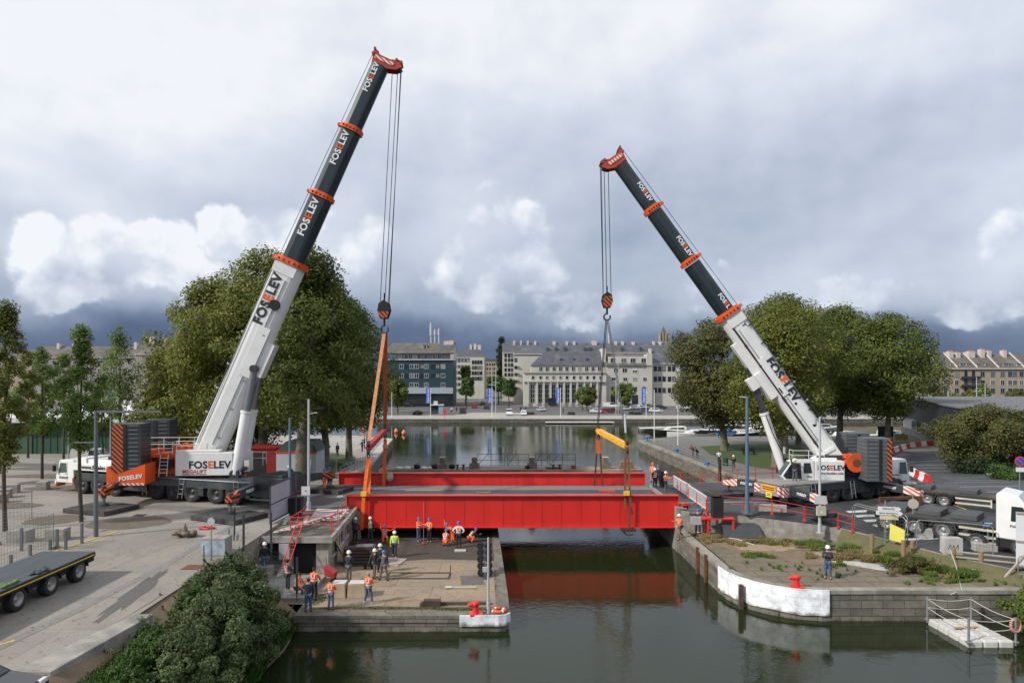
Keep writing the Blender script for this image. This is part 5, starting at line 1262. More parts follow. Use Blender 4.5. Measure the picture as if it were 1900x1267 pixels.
lettering(pn, 'MEGALIFT', .38, MS @ face((2.0, -1.76, 2.28), (1, 0, 0), (0, 0, 1)), (TXTR, TXTO), .03, (0, 1, 0, 0, 0, 0, 0, 0))
b = B(TXTD); b.M = MS; b.box(1.1, 2.9, -1.765, -1.75, 2.04, 2.09); b.use(DSTEEL)
b.cyl((4.9, -1.4, 2.3), (5.4, -1.4, 2.3), .35, n=12); b.box(4.9, 5.5, -1.6, -.8, 2.4, 3.3); b.cyl((5.3, -1.5, 2.2), (5.9, -1.3, 2.5), .12); b.cyl((5.2, -1.2, 3.0), (5.7, -1.2, 2.3), .1)
part('hydraulics', b, LC)
b = B(WHITE); b.M = MS; b.box(4.6, 5.7, .7, 1.0, 2.0, 3.6); b.box(4.6, 5.7, -.2, .1, 2.0, 2.9); part('cylinder_bracket', b, LC)
b = B(WHITE); b.M = MS
rail(b, [(-1.9, -1.35, 3.6), (.2, -1.35, 3.6), (.2, -.2, 3.6)], .95, .025); rail(b, [(.6, -1.6, 3.95), (1.9, -1.6, 3.95), (2.3, -1.0, 3.95)], .7, .025); rail(b, [(-2.7, 1.2, 3.6), (2.2, 1.2, 3.6)], 1.1, .025)
ladder(b, (-.5, -1.5, 1.9), (-.4, -1.4, 3.6), .6, (1, 0, 0), .28, .03); rail(b, [(4.2, 1.6, 2.4), (6.6, 1.6, 2.4), (6.6, .6, 2.4)], 1.0, .025)
part('guard_rail', b, LC)
b = B(WHITE); b.M = MS; b.box(-3.0, -2.4, -1.5, -.9, 3.0, 4.0); part('tank', b, LC, bevel=.03)
stack(LC, MS, -3.6, -1.45, -3.1, -1.35, 2.3, 6.15, 12, -3.1, CHEVO, (-3.55, -2.75))
stack(LC, MS, -3.2, -1.1, 1.35, 3.1, 2.3, 6.15, 12, 1.35)
b = B(ORANGE); b.M = MS
for y0, y1 in ((-3.2, -1.3), (1.3, 3.2)):
  b.prism([(-3.9, 1.45), (-1.1, 1.55), (-1.1, 3.1), (-3.1, 2.35), (-3.9, 2.9)], y0, y1, 'y')
b.box(-3.5, -1.5, -1.3, 1.3, 1.95, 2.4)
b.use(CHEVW); b.box(-3.85, -1.15, -3.22, -3.2, 1.5, 1.66)
o = part('counterweight_base', b, LC)
lettering(o, 'FOSELEV', .42, MS @ face((-2.15, -3.22, 2.08), (1, 0, .12), (-.12, 0, 1)), (TXTW,), .035)
toL = lambda p: Vector(p) - S
P0 = toL((-24.75, 55.85, 3.0)); P1 = toL((-10.75, 57.1, 35.6))
boom, a, lat, up, L, T = crane_boom(LC, P0, P1, (.487, .657, .827), (2.25, 1.78, 1.62, 1.42), 1.7,
  [('FOSELEV', .392, 1.06, (TXTD, TXTO), FIDX, .45, .04), ('FOSELEV', .60, .80, (TXTW, TXTO), FIDX, .22, .03), ('FOSELEV', .775, .72, (TXTW, TXTO), FIDX, .2, .03), ('FOSELEV', .955, .62, (TXTW, TXTO), FIDX, .22, .03)], mat('head_red', (.40, .05, .025), .5, var=.2), False)
b = B(BLACKP); c = P0 + a * L * .385 + lat * .85 + up * -.25; b.cyl(c, c + lat * .35, .42, n=18); part('cable_reel', b, boom)
for k, (bx, tx) in enumerate([(-22.35, -20.7), (-21.85, -20.1)]):
  yy = 54.7 + k * 2.4
  p, q = toL(((437 + 12 * k - 950) * yy / 1280, yy, 2.0)), toL(((472 + 10 * k - 950) * yy / 1280, yy, HC - (684 - 692) * yy / 1280)); m_ = p.lerp(q, .60)
  b = B(WHITE); b.cyl(p, m_, .42, n=18); b.cyl(m_ - (q - p) * .02, m_, .47, n=18); b.use(CHROME); b.cyl(m_, q, .27, n=16); b.use(DSTEEL); b.cyl(q - lat * .4, q + lat * .4, .3, n=12); b.cyl(p - lat * .4, p + lat * .4, .4, n=12)
  part('lift_cylinder', b, LC)
HK = Vector((-10.55, 57.0, 15.1))
hook_block(LC, toL(HK))
b = B(DSTEEL)
Th = T + a * .25 - up * 1.3
for dx, hx, y in ((-.42, -.32, -.15), (-.02, 0.0, .1), (.32, .34, -.12), (.2, .36, .2)):
  b.cyl(Th + Vector((dx, y, 0)), toL(HK) + Vector((hx, y, .5)), .032, n=5)
part('hoist_rope', b, LC)
b = B(DSTEEL); b.cyl(P0 + a * 2 + up * 1.5, T + a * .8 + up * 1.0, .025, n=4); part('boom_rope', b, LC)
# -------- right crane --------
S2 = Vector((26.4, 55.4, 0))
RC = thing('mobile_crane', 'grey and white mobile crane on the right with boom leaning left over the bridge', 'crane', S2)
u2 = radians(23.3)
MC = rotz(u2) @ Matrix.Translation((-7.5, 0, 0)) @ Matrix.Scale(-1, 4, (0, 1, 0))
MC2 = rotz(u2) @ Matrix.Translation((-7.5, 0, 0))
b = B(CRGREY); b.M = MC2
b.box(2.0, 12.0, -1.4, 1.4, 1.0, 1.55); b.box(2.0, 12, -.9, .9, .6, 1.0); b.box(7.2, 9.5, -1.45, -.8, .6, 1.3)
b.use(mat('deck_beige_grey', (.26, .25, .23), .7, var=.15)); b.box(0, 2.6, -1.5, 1.5, .75, 1.5); b.box(.2, 6.2, -1.45, 1.45, 1.55, 1.68)
part('chassis', b, RC, bevel=.02)
for sx in (1.6, 5.2, 6.8, 9.0, 10.6, 12.3):
  for sy in (-1.15, 1.15):
    b = B()
    if sy < 0: b.M = MC2; b.wheel((sx, sy, .72), .72, .48, rim=DRIM)
    else: b.M = MC2 @ Matrix.Translation((sx, sy, .72)) @ rotz(pi); b.wheel((0, 0, 0), .72, .48, rim=DRIM)
    part('wheel', b, RC)
b = B(CHEVR); b.M = MC2; b.box(-.03, 0, .95, 1.5, .8, 1.45); b.box(-.03, 0, -1.5, -.9, .8, 1.45); b.box(.0, .5, -1.53, -1.5, .8, 1.4)
b.use(mat('amber_sign', (.75, .33, .02), .5)); b.box(-.05, 0, -.75, .75, 1.02, 1.5); b.use(mat('yellow_plate', (.72, .62, .1), .5)); b.box(-.05, 0, -.35, .25, .58, .98)
b.use(TXTD); [b.box(-.06, -.05, -.6, .6, z, z + .07) for z in (1.15, 1.3)]; [b.box(-.06, -.05, -.25, .15, z, z + .05) for z in (.7, .82)]
part('rear_panel', b, RC)
b = B(STEEL); b.M = MC2; ladder(b, (2.9, -1.7, .5), (2.9, -1.5, 1.6), .4, (1, 0, 0)); ladder(b, (7.0, -1.7, .3), (7.0, -1.5, 1.6), .4, (1, 0, 0)); part('ladder', b, RC)
for i, (x, y, pax) in enumerate([(21.65, 48.2, .9), (17.7, 56.6, .9), (30.3, 51.5, 9.4), (26.5, 61.5, 9.4)]):
  q = (MC2.inverted() @ (Vector((x, y, 1.15)) - S2)); pa = (pax, -1.3 if i in (0, 2) else 1.3, 1.2)
  o, d, s = outrigger(RC, MC2, pa, q, .28, stripe=CHEVW)
  n = Vector((-d.y, d.x, 0)) if i in (0, 2) else Vector((d.y, -d.x, 0))
  n = Vector((d.y, -d.x, 0));
  if (MC2.to_3x3() @ n).x > 0: n = -n
  if (MC2.to_3x3() @ n).y > 0: n = -n
  lettering(o, 'FOSELEV', .26, MC2 @ face(Vector(pa).lerp(q, .45) + n * .235, Vector((0, 0, 1)).cross(n), (0, 0, 1)), (TXTW,), .03)
MF = MC2 @ Matrix.Translation((0, 0, 0))
cab = crane_cab(RC, MF, 11.6, 13.8, 2.6, .8, 3.0)
b = B(WHITE); b.M = MF; b.box(10.7, 11.6, -1.3, 1.3, 1.2, 2.9); part('cab_rear_housing', b, RC, bevel=.04)
lettering(cab, 'foselev.com', .2, MF @ face((11.9, -1.315, 1.75), (1, 0, 0), (0, 0, 1)), (TXTD,), .02)
lettering(cab, 'FOSELEV', .22, MF @ face((12.9, -1.315, 1.15), (1, 0, 0), (0, 0, 1)), (TXTD, TXTO), .02, FIDX)
MS = rotz(radians(178))
b = B(CRGREY); b.M = MS; b.cyl((0, 0, 1.5), (0, 0, 1.8), 1.3, n=24); b.box(-3.0, 3.0, -.9, .9, 1.65, 2.2); b.box(0, 2.6, -.85, -.6, 2.2, 3.5); b.box(0, 2.2, .55, .8, 2.2, 3.5); b.box(-2.6, -.6, -1.1, 1.1, 2.2, 2.6)
part('superstructure_frame', b, RC)
b = B(WHITE); b.M = MS; b.box(.45, 2.75, .95, 1.75, 1.6, 3.15); b.box(.7, 2.4, .6, .95, 1.7, 3.3)
pn = part('engine_housing', b, RC, bevel=.04)
lettering(pn, 'FOSELEV', .52, MS @ face((1.5, 1.76, 2.62), (-1, 0, 0), (0, 0, 1)), (TXTD, TXTO), .035, FIDX)
lettering(pn, 'www.foselev.com', .25, MS @ face((1.5, 1.76, 2.2), (-1, 0, 0), (0, 0, 1)), (TXTD,), .02)
b = B(WHITE); b.M = MS                                             # operator's cab, tilted screen
b.prism([(2.8, 1.6), (5.0, 1.6), (5.35, 1.95), (4.55, 3.1), (4.2, 3.2), (2.8, 3.2)], .75, 1.75, 'y')
oc = part('operator_cab', b, RC, bevel=.03)
b = B(GLASS); b.M = MS
b.prism([(3.75, 1.75), (4.95, 1.75), (5.18, 2.0), (4.5, 3.0), (3.85, 3.0)], 1.74, 1.765, 'y'); b.prism([(2.95, 2.2), (3.6, 2.2), (3.6, 3.0), (3.1, 3.0)], 1.74, 1.765, 'y')
b.hexa([(5.33, .85, 2.0), (5.37, .85, 2.0), (5.37, 1.65, 2.0), (5.33, 1.65, 2.0), (4.6, .85, 3.05), (4.64, .85, 3.05), (4.64, 1.65, 3.05), (4.6, 1.65, 3.05)])
part('cab_window', b, oc)
lettering(oc, 'FOS', .2, MS @ face((3.15, 1.76, 1.9), (-1, 0, 0), (0, 0, 1)), (TXTD,), .02)
b = B(DSTEEL); b.M = MS; b.box(2.7, 5.6, .7, 2.1, 1.45, 1.55); part('cab_step', b, RC)
b = B(WHITE); b.M = MS; rail(b, [(4.4, 1.7, 3.2), (2.0, 1.7, 3.2)], .75, .025); rail(b, [(4.4, .9, 3.2), (4.4, 1.7, 3.2)], .75, .025); b.bar((2.6, .6, 3.1), (.8, .6, 4.1), .3, .25); part('guard_rail', b, RC)
b = B(mat('winch_orange', (.62, .09, .02), .5, var=.2)); b.M = MS; b.cyl((-.5, .4, 3.0), (-.5, 1.5, 3.0), .62, n=16); b.cyl((-.5, 1.5, 3.0), (-.5, 1.6, 3.0), .75, n=16); b.box(-1.0, .2, .6, 1.4, 3.3, 3.6); b.use(RUST); b.cyl((-.5, 1.6, 3.0), (-.5, 1.64, 3.0), .3, n=12)
b.use(BLACKP); b.box(-1.3, .3, .5, 1.3, 2.0, 2.6); part('winch', b, RC)
GCW = mat('counterweight_grey', (.085, .095, .10), .55, var=.15, scale=1)
stack(RC, MS, -2.75, -.85, .95, 2.6, 1.7, 5.0, 11, 2.6, CHEVO, (-2.72, -2.38), m=GCW)
stack(RC, MS, -2.75, -.85, -2.6, -.95, 1.9, 5.1, 11, -.95, m=GCW)
b = B(GCW); b.M = MS; b.box(-2.8, -.8, -1.0, 1.0, 1.7, 2.2); part('counterweight_base', b, RC)
toR = lambda p: Vector(p) - S2
P0 = toR((25.45, 55.45, 3.3)); P1 = toR((8.55, 56.1, 27.2))
boom, a, lat, up, L, T = crane_boom(RC, P0, P1, (.478, .656, .833), (1.75, 1.36, 1.26, 1.15), 1.4,
  [('FOSELEV.', .245, .98, (TXTD, TXTO), FIDX + (0,), .38, .04), ('400 T', .445, .42, (TXTD,), None, .42, .03), ('FOSEL', .515, .46, (TXTW, TXTO), (0, 0, 0, 1, 0), .30, .03), ('FOSELEV', .70, .46, (TXTW, TXTO), FIDX, .28, .03), ('FOSELEV', .885, .44, (TXTW, TXTO), FIDX, .26, .03)], mat('head_red', (.40, .05, .025), .5), True)
b = B(BLACKP); obox(b, P0, a, lat, up, 1.0, L * .44, .72, .80, -.50, -.38)
for t in (.14, .28, .36, .42): obox(b, P0, a, lat, up, L * t, L * t + .1, .70, .77, .66, .95)
obox(b, P0, a, lat, up, L * .22, L * .22 + .5, .72, .8, -.3, -.2)
part('cable_tray', b, boom)
b = B(WHITE); obox(b, P0, a, lat, up, L * .285, L * .40, -.35, .35, -1.2, -.7); obox(b, P0, a, lat, up, L * .265, L * .30, -.3, .3, -1.9, -.9)
part('cylinder_bracket', b, RC)
p, q = toR((21.9, 55.5, 1.9)), toR((19.2, 55.9, 10.35)); m_ = p.lerp(q, .58)
b = B(WHITE); b.cyl(p, m_, .33, n=18); b.cyl(m_ - (q - p) * .02, m_, .38, n=18); b.use(mat('dull_rod', (.12, .12, .13), .3, metal=.8)); b.cyl(m_, q, .25, n=16); b.use(DSTEEL); b.cyl(q - lat * .4, q + lat * .4, .25, n=12); b.cyl(p - lat * .5, p + lat * .5, .35, n=12)
b.use(BLACKP); b.tube([m_ + lat * .3, p.lerp(q, .4) + lat * .5, p.lerp(q, .2) + lat * .4 + Vector((.3, 0, 0)), p + lat * .4], .04, 5)
part('lift_cylinder', b, RC)
HK2 = Vector((7.85, 57.0, 15.9))
hook_block(RC, toR(HK2), .85)
b = B(DSTEEL); Th = T + a * .25 - up * 1.1
for dx, hx, y in ((-.35, -.34, -.15), (-.22, -.3, .1), (.0, .0, .12), (.30, .32, -.12)):
  b.cyl(Th + Vector((dx, y, 0)), toR(HK2) + Vector((hx, y, .5)), .032, n=5)
part('hoist_rope', b, RC)
b = B(DSTEEL); b.cyl(P0 + a * 2 + up * 1.3, T + a * .8 + up * .9, .025, n=4); part('boom_rope', b, RC)
def mat_pad(x, y, w, d, h, label, rz, m=None, kind='outrigger pad'):
  b = B(m or DSTEEL); n = 5
  for i in range(n): b.box(-w / 2, w / 2, -d / 2 + d * i / n + .01, -d / 2 + d * (i + 1) / n - .01, .05, h)
  b.use(BLACKP); b.box(-w / 2 + .02, w / 2 - .02, -d / 2 + .02, d / 2 - .02, 0, h - .03)
  for sx in (-1, 1): b.cyl((sx * (w / 2 - .2), -d / 2 - .05, h * .5), (sx * (w / 2 - .2), -d / 2 + .02, h * .5), .08)
  return single('outrigger_mat', b, label, kind, (x, y, 0), rz, 'mats under the crane outriggers')
PADM = mat('pad_black', (.035, .036, .036), .8, var=.35, scale=1.5, c2=(.09, .085, .08), thr=.58)
mat_pad(-29.8, 50.1, 3.9, 3.0, .33, 'big black steel outrigger mat behind the lamp gantry post', radians(161), PADM)
mat_pad(-19.4, 47.4, 4.1, 3.0, .33, 'big black steel outrigger mat nearest the metal gate', radians(155), PADM)
mat_pad(-25.6, 61.5, 3.4, 2.6, .33, 'black outrigger mat hidden behind the left crane', radians(161), PADM)
mat_pad(-15.3, 58.2, 3.0, 2.4, .33, 'black outrigger mat at the bridge approach right of the rear box', radians(161), PADM)
mat_pad(17.7, 56.6, 3.4, 2.2, .28, 'dark outrigger mat on the road beyond the slanted white railing', radians(23), PADM)
mat_pad(21.65, 48.4, 1.6, 1.6, .28, 'dark outrigger mat behind the pale lamp post', radians(23), PADM)
mat_pad(30.3, 51.5, 2.0, 2.0, .28, 'dark outrigger mat beside the crossing and trailer', radians(23), PADM)
mat_pad(26.5, 61.5, 2.0, 2.0, .28, 'dark outrigger mat on the far side of the right crane', radians(23), PADM)
# ============================================================ BRIDGE SPAN, SLINGS
V = Vector
R0 = V((0, 56, 0))
BR = thing('bridge_span', 'long bright red steel girder bridge span with asphalt deck hanging over the water', 'bridge', R0)
def girder(name, x0, x1, y, zb, zt, npan, label=None):
  b = B(RED); x0, x1 = x0, x1; y -= R0.y
  b.box(x0, x1, y - .03, y + .03, zb, zt); b.box(x0 - .02, x1 + .02, y - .28, y + .28, zt - .05, zt + .03); b.box(x0, x1, y - .25, y + .25, zb - .05, zb)
  for i in range(npan + 1):
    x = x0 + (x1 - x0) * i / npan; b.box(x - .02, x + .02, y + .03, y + .26, zb, zt - .05)
    if 0 < i < npan: b.box(x - .012, x + .012, y - .05, y - .03, zb + .02, zt - .06)
  b.box(x0 - .02, x0 + .03, y - .26, y + .26, zb, zt); b.box(x1 - .03, x1 + .02, y - .26, y + .26, zb, zt)
  return part(name, b, BR, label)
girder('girder', -12.4, 12.5, 52.0, -1.56, .80, 17, 'tall near red girder of the bridge')
girder('girder', -15.5, 11.9, 62.0, -1.3, 1.03, 19, 'far red girder of the bridge')
def poly_slab(b, pts, z0, z1):
  b.prism([(x, y - R0.y) for x, y in pts], z0, z1); return b
part('roadway', poly_slab(B(G_ASPH), [(-12.45, 52.3), (12.3, 52.3), (12.0, 59.6), (-14.75, 59.6)], -.35, -.12), BR)
part('walkway', poly_slab(B(mat('grey_footway', (.17, .18, .185), .8, var=.15, scale=.5, aniso=(.15, 1, 1))), [(-14.7, 59.6), (12.0, 59.6), (11.9, 61.72), (-15.4, 61.72)], -.35, -.06), BR)
b = B(REDP)
for i in range(12): x = -11.6 + i * 2.1; b.box(x - .12, x + .12, 52.3 - R0.y, 61.7 - R0.y, -1.1, -.36)
part('cross_beams', b, BR)
b = B(PLY); b.at((0, 0, -.11)); M0 = b.M
b.box(-9.2, -6.0, 59.3 - 56, 59.42 - 56, 0, .05); b.M = Matrix.Translation((-11.6, -2.9, -.0)) @ rotz(.25); b.box(-.8, .8, -.08, .08, 0, .06); b.M = Matrix.Translation((-2.4, 2.2, -.1)) @ rotz(.2); b.box(-.6, .6, -.08, .08, 0, .06)
single('timber_plank', b, 'pale loose wooden battens lying on the bridge deck near the left slings', 'plank', R0)
b = B(WOOD); b.M = rotz(.04); b.box(-2.6, 2.2, -.12, .12, 0, .05); b.use(DSTEEL); b.box(-.2, 2.4, -.45, -.25, 0, .06)
single('timber_plank', b, 'long brown board lying on the right end of the bridge deck', 'plank', (6.0, 57.5, -.12))
b = B(REDP); b.box(-.7, .7, -.3, .3, 0, .08); single('steel_plate', b, 'small red steel plate on the deck below the right slings', 'plate', (8.1, 59.0, -.12))
b = B(WLINE); [b.cyl((.22 * cos(t), .22 * sin(t), 0), (.22 * cos(t + .5), .22 * sin(t + .5), 0), .03) for t in [q * .5 for q in range(13)]]; b.bar((.2, 0, 0), (.1, -.5, 0), .05)
b.M = Matrix.Scale(1.6, 4)
single('painted_mark', b, 'white painted figure nine on the dark bridge approach', 'road marking', (-13.9, 55.8, .03))
def sling(b, p, q, w=.22, bow=0, n=6, t=.04):
  p, q = V(p), V(q)
  for k in range(n):
    u0, u1 = k / n, (k + 1) / n
    f = lambda u: p.lerp(q, u) + V((0, 0, 0)) + V((bow * 4 * u * (1 - u), 0, 0))
    b.bar(f(u0), f(u1) + (q - p).normalized() * .01, w, t)
H1, H2 = V((-10.55, 57, 13.3)), V((7.85, 57, 14.4))
A1, A2 = V((-10.95, 52.6, 4.3)), V((-11.15, 60.6, 4.95))
C1, C2 = V((8.75, 52.6, 4.45)), V((7.55, 60.4, 4.95))
def spreader(label, p, q, m, m2):
  o = (p + q) / 2; t = thing('spreader_beam', label, 'spreader beam', o); p, q = p - o, q - o
  d = (q - p).normalized(); s = V((-d.y, d.x, 0)).normalized()
  b = B(m); b.bar(p, q, .34, .42)
  for k in range(9): c = p.lerp(q, k / 8); b.bar(c - s * .24, c + s * .24, .12, .14)
  part('beam', b, t)
  b = B(m2)
  for e in (p, q):
    for sg in (-1, 1): b.cyl(e + s * .1 + V((0, 0, .3 * sg)), e - s * .1 + V((0, 0, .3 * sg)), .24, n=12)
    b.tube([e + V((0, 0, -.4)), e + V((.12, 0, -.6)), e + V((0, 0, -.8)), e + V((-.12, 0, -.6)), e + V((0, 0, -.4))], .05)
  part('shackle', b, t)
  return t
spreader('rust red spreader beam hanging from the left crane hook', A1, A2, mat('beam_red', (.38, .04, .03), .55, var=.3, scale=2), DSTEEL)
spreader('yellow spreader beam hanging from the right crane hook', C1, C2, mat('beam_yellow', (.78, .40, .03), .5, var=.15, scale=2, c2=(.4, .2, .04), thr=.62), RUST)
def slings(label, segs, m, w=.22, group=None, knots=None):
  o = V(segs[0][0]); b = B(m)
  for p, q in segs: sling(b, V(p) - o, V(q) - o, w)
  if knots:
    b.use(knots[0])
    for k in knots[1]: b.cbox(V(k) - o, (.42, .3, .3))
  return single('lifting_sling', b, label, 'sling', o, group=group)
slings('pale orange sling from the left hook to the near end of the red beam', [(H1, A1 + V((0, 0, .3)))], mat('faded_orange_webbing', (.48, .20, .10), .85, var=.25, scale=4), .28)
slings('dark orange sling from the left hook to the far end of the red beam', [(H1 + V((.08, .1, 0)), A2 + V((0, 0, .35)))], WEBR, .32)
slings('red orange sling between the left beam near end and the front girder', [(A1 + V((0, -.1, -.8)), (-11.1, 51.65, .6)), ((-11.1, 51.65, .9), (-11.25, 51.66, -1.7))], WEBO, .26, knots=(YELLOW, [(-11.1, 51.7, .95)]))
slings('second orange strap beside the red one on the front girder', [(A1 + V((.12, .25, -.8)), (-10.75, 51.68, .75))], WEBO, .2)
slings('orange strap from the far end of the left beam to the rear girder', [(A2 + V((0, .1, -.8)), (-11.45, 61.6, -.1))], WEBO, .3, knots=(PLY, [A2 + V((0, .1, -1.4))]))
slings('bright orange sling below the far end of the yellow beam', [(C2 + V((0, 0, -.75)), C2 + V((.05, .1, -2.0)))], WEBO, .36)
slings('brown strap pair from the far yellow beam end to the rear girder', [(C2 + V((-.12, .1, -2.0)), (7.35, 61.6, -.1)), (C2 + V((.2, .1, -2.0)), (8.1, 61.6, -.6))], WEBB, .14)
slings('brown strap pair from the near yellow beam end round the front girder', [(C1 + V((-.1, 0, -.8)), (8.45, 51.66, -.1)), (C1 + V((.1, -.1, -.8)), (8.85, 51.66, .7)), ((8.85, 51.66, .7), (8.8, 51.66, -1.75))], WEBB, .17, knots=(YELLOW, [(8.6, 51.7, 1.0)]))
b = B(DSTEEL)
for p, q in ((H2, C1 + V((0, 0, .3))), (H2, C2 + V((0, 0, .3))), (H2 + V((.1, 0, 0)), C1 + V((.1, 0, .3))), (H2 - V((.1, 0, 0)), C2 + V((-.1, 0, .3)))): b.cyl(p - H2, q - H2, .035, n=5)
b.use(POLEG); b.cyl(V((.1, -.5, -1.2)), V((.12, -.55, -2.0)), .09); b.cyl(C1 - H2 + V((-.08, .0, 1.0)), C1 - H2 + V((-.1, .3, 2.4)), .08)
single('wire_sling', b, 'thin steel wire slings between the right hook and the yellow beam', 'wire rope', H2)
b = B(DSTEEL); b.box(-.55, .5, -.5, .2, -.18, 0); b.tube([V((-.5, -.3, -.1)), V((-.2, -.4, -.45)), V((.3, -.4, -.4))], .06); single('girder_clamp', b, 'dark clamp under the front girder where the brown straps end', 'clamp', (8.75, 51.9, -1.63))
b = B(mat('sack', (.35, .3, .22), .9, var=.2)); b.ball((0, 0, 0), (.35, .3, .42)); single('weight_bag', b, 'beige bag tied to the orange strap on the rear girder', 'bag', (-10.9, 61.5, .75))
# ---------------- timber guide jetty behind the bridge
JY = 76
J = thing('timber_jetty', 'low weathered timber guide jetty running behind the red bridge', 'jetty', (0, JY, -.5))
b = B(mat('weathered_deck', (.26, .21, .16), .9, var=.3, scale=.6, c2=(.13, .1, .08), thr=.55)); b.box(-14.5, 14.2, -1.2, 1.6, -.3, 0); part('deck', b, J)
b = B(DWOOD)
for i in range(16):
  x = -14 + i * 1.85
  b.box(x - .15, x + .15, -1.0, -.7, -4, -.3); b.box(x - .15, x + .15, 1.0, 1.3, -4, -.3)
part('piles', b, J)
b = B(CONC)
for i, x in enumerate([-7.66, -4.15, 2.2, 10.3]):
  b = B(mat('mottled_stone', (.16, .13, .10), .9, var=.4, scale=3)); b.box(-.55, .55, -.5, .5, 0, .55); b.box(-.28, .28, -.3, .3, .55, 1.2)
  b.use(CONCL); b.box(-.3, .3, -.32, .32, 1.2, 1.28)
  single('stone_post', b, ['stepped stone post on the jetty, leftmost of four', 'stepped stone post on the jetty beside the left mesh gate', 'stepped stone post on the jetty right of the mesh gates', 'stepped stone post on the jetty between the yellow beam slings'][i], 'post', (x, JY, -.5), group='stone posts on the jetty')
for i, (x0, x1) in enumerate([(-3.9, -.8), (-.5, 1.9), (2.6, 4.0), (4.2, 7.1)]):
  b = B(DSTEEL); w = x1 - x0; z1 = 1.45
  for p, q in (((0, 0, .1), (0, 0, z1)), ((w, 0, .1), (w, 0, z1)), ((0, 0, z1), (w, 0, z1)), ((0, 0, .75), (w, 0, .75)), ((0, 0, .15), (w, 0, .15)), ((0, 0, .15), (w * .4, 0, z1)), ((w / 2, 0, .1), (w / 2, 0, z1))): b.cyl(p, q, .028, n=5)
  single('mesh_gate', b, ['thin grey gate panel on the jetty, leftmost', 'thin grey gate panel on the jetty beside the leftmost one', 'narrow thin gate panel right of the third stone post', 'long thin gate panel on the jetty below the yellow beam'][i], 'gate', (x0, JY + 1.2, -.5), group='thin gate panels on the jetty')
b = B(RUST); [b.box(x, x + w, .1, .5, 0, h) for x, w, h in ((-.9, 1.8, .18), (1.9, .5, .4), (-3.2, .5, .35))]; single('scrap_iron', b, 'rusty iron pieces lying on the jetty deck', 'scrap', (4.6, JY - .6, -.5))
b = B(WOOD); [b.box(-.9 + .05 * i, .9 - .06 * i, -.4, .4, i * .12, i * .12 + .09) for i in range(7)]; single('timber_stack', b, 'small stack of boards on the jetty right of the yellow beam', 'timber stack', (12.6, JY, -.5))
b = B(mat('rag_white', (.6, .6, .58), .9, var=.3, scale=3)); [b.ball((i * .9, .1 * (i % 3), .1), (.5, .3, .16)) for i in range(6)]; b.use(BLACKP); [b.ball((2 + i * 1.9, 0, .25), (.4, .3, .3)) for i in range(3)]
single('tarpaulin', b, 'crumpled white plastic sheet with dark bags at the left jetty end', 'tarpaulin', (-12.4, JY - .3, -.5))
for i, (x, z) in enumerate([(-5.95, 0), (-5.3, 0), (4.8 - .3, 0), (5.2, 0)]):
  b = B(DSTEEL); b.cyl((0, 0, 0), (0, 0, .45), .1, n=8); b.cyl((0, 0, .45), (0, 0, .55), .22, n=10)
  single('mooring_bollard', b, ['black mooring bollard on the jetty, left of the second stone post', 'black mooring bollard closest to the second stone post', 'black mooring bollard right of the third stone post', 'black mooring bollard, rightmost on the jetty'][i], 'bollard', (x, JY - .8, -.5))
# ---------------- control hut and stairs
HU = thing('control_hut', 'low concrete bridge keeper hut with flat mossy roof beside the platform', 'hut', (-12.4, 42.8, PZ))
TILE = mat('grey_tile_wall', (.33, .30, .27), .85, var=.12, scale=2, c2=(.22, .20, .175), thr=.56)
def dz(x0, x1, y0, y1, z0, z1, m, nm='wall', lab=None): return part(nm, B(m).box(x0, x1, y0, y1, z0, z1), HU, lab)
b = B(TILE); b.box(-1.6, -1.25, 0, 9.3, 0, 2.1); b.box(.25, 1.0, 0, .25, 0, 2.1); b.box(-1.6, 1.0, 0, .25, 1.95, 2.1); b.box(-1.6, 1.0, 9.1, 9.3, 0, 2.1)
b.hexa([(.75, .25, 0), (1.0, .25, 0), (.35, 9.1, 0), (.1, 9.1, 0), (.75, .25, .8), (1.0, .25, .8), (.35, 9.1, .8), (.1, 9.1, .8)])
b.hexa([(.75, .25, 1.8), (1.0, .25, 1.8), (.35, 9.1, 1.8), (.1, 9.1, 1.8), (.75, .25, 2.1), (1.0, .25, 2.1), (.35, 9.1, 2.1), (.1, 9.1, 2.1)])
X = lambda y: 1.0 - .65 * (y - .25) / 8.85
for ya, yb in ((.25, 1.3), (2.9, 3.7), (5.3, 6.1), (7.6, 9.1)):
  b.hexa([(X(ya) - .25, ya, .8), (X(ya), ya, .8), (X(yb), yb, .8), (X(yb) - .25, yb, .8), (X(ya) - .25, ya, 1.8), (X(ya), ya, 1.8), (X(yb), yb, 1.8), (X(yb) - .25, yb, 1.8)])
part('wall', b, HU)
b = B(mat('mossy_roof', (.085, .078, .06), .9, var=.35, scale=1.2, c2=(.17, .16, .14), thr=.56)); b.prism([(-3.0, -.25), (1.25, -.25), (.6, 9.4), (-3.2, 9.4)], 2.1, 2.35)
b.use(CONC); b.prism([(-3.1, -.35), (1.35, -.35), (1.33, -.15), (-3.1, -.15)], 2.05, 2.42); b.prism([(1.15, -.15), (1.36, -.15), (.75, 9.4), (.55, 9.4)], 2.05, 2.42)
b.use(mat('roof_sheet', (.50, .50, .48), .8, var=.15)); b.prism([(-1.6, 4.6), (.5, 4.6), (.2, 8.9), (-2.2, 8.9)], 2.35, 2.37)
part('roof', b, HU)
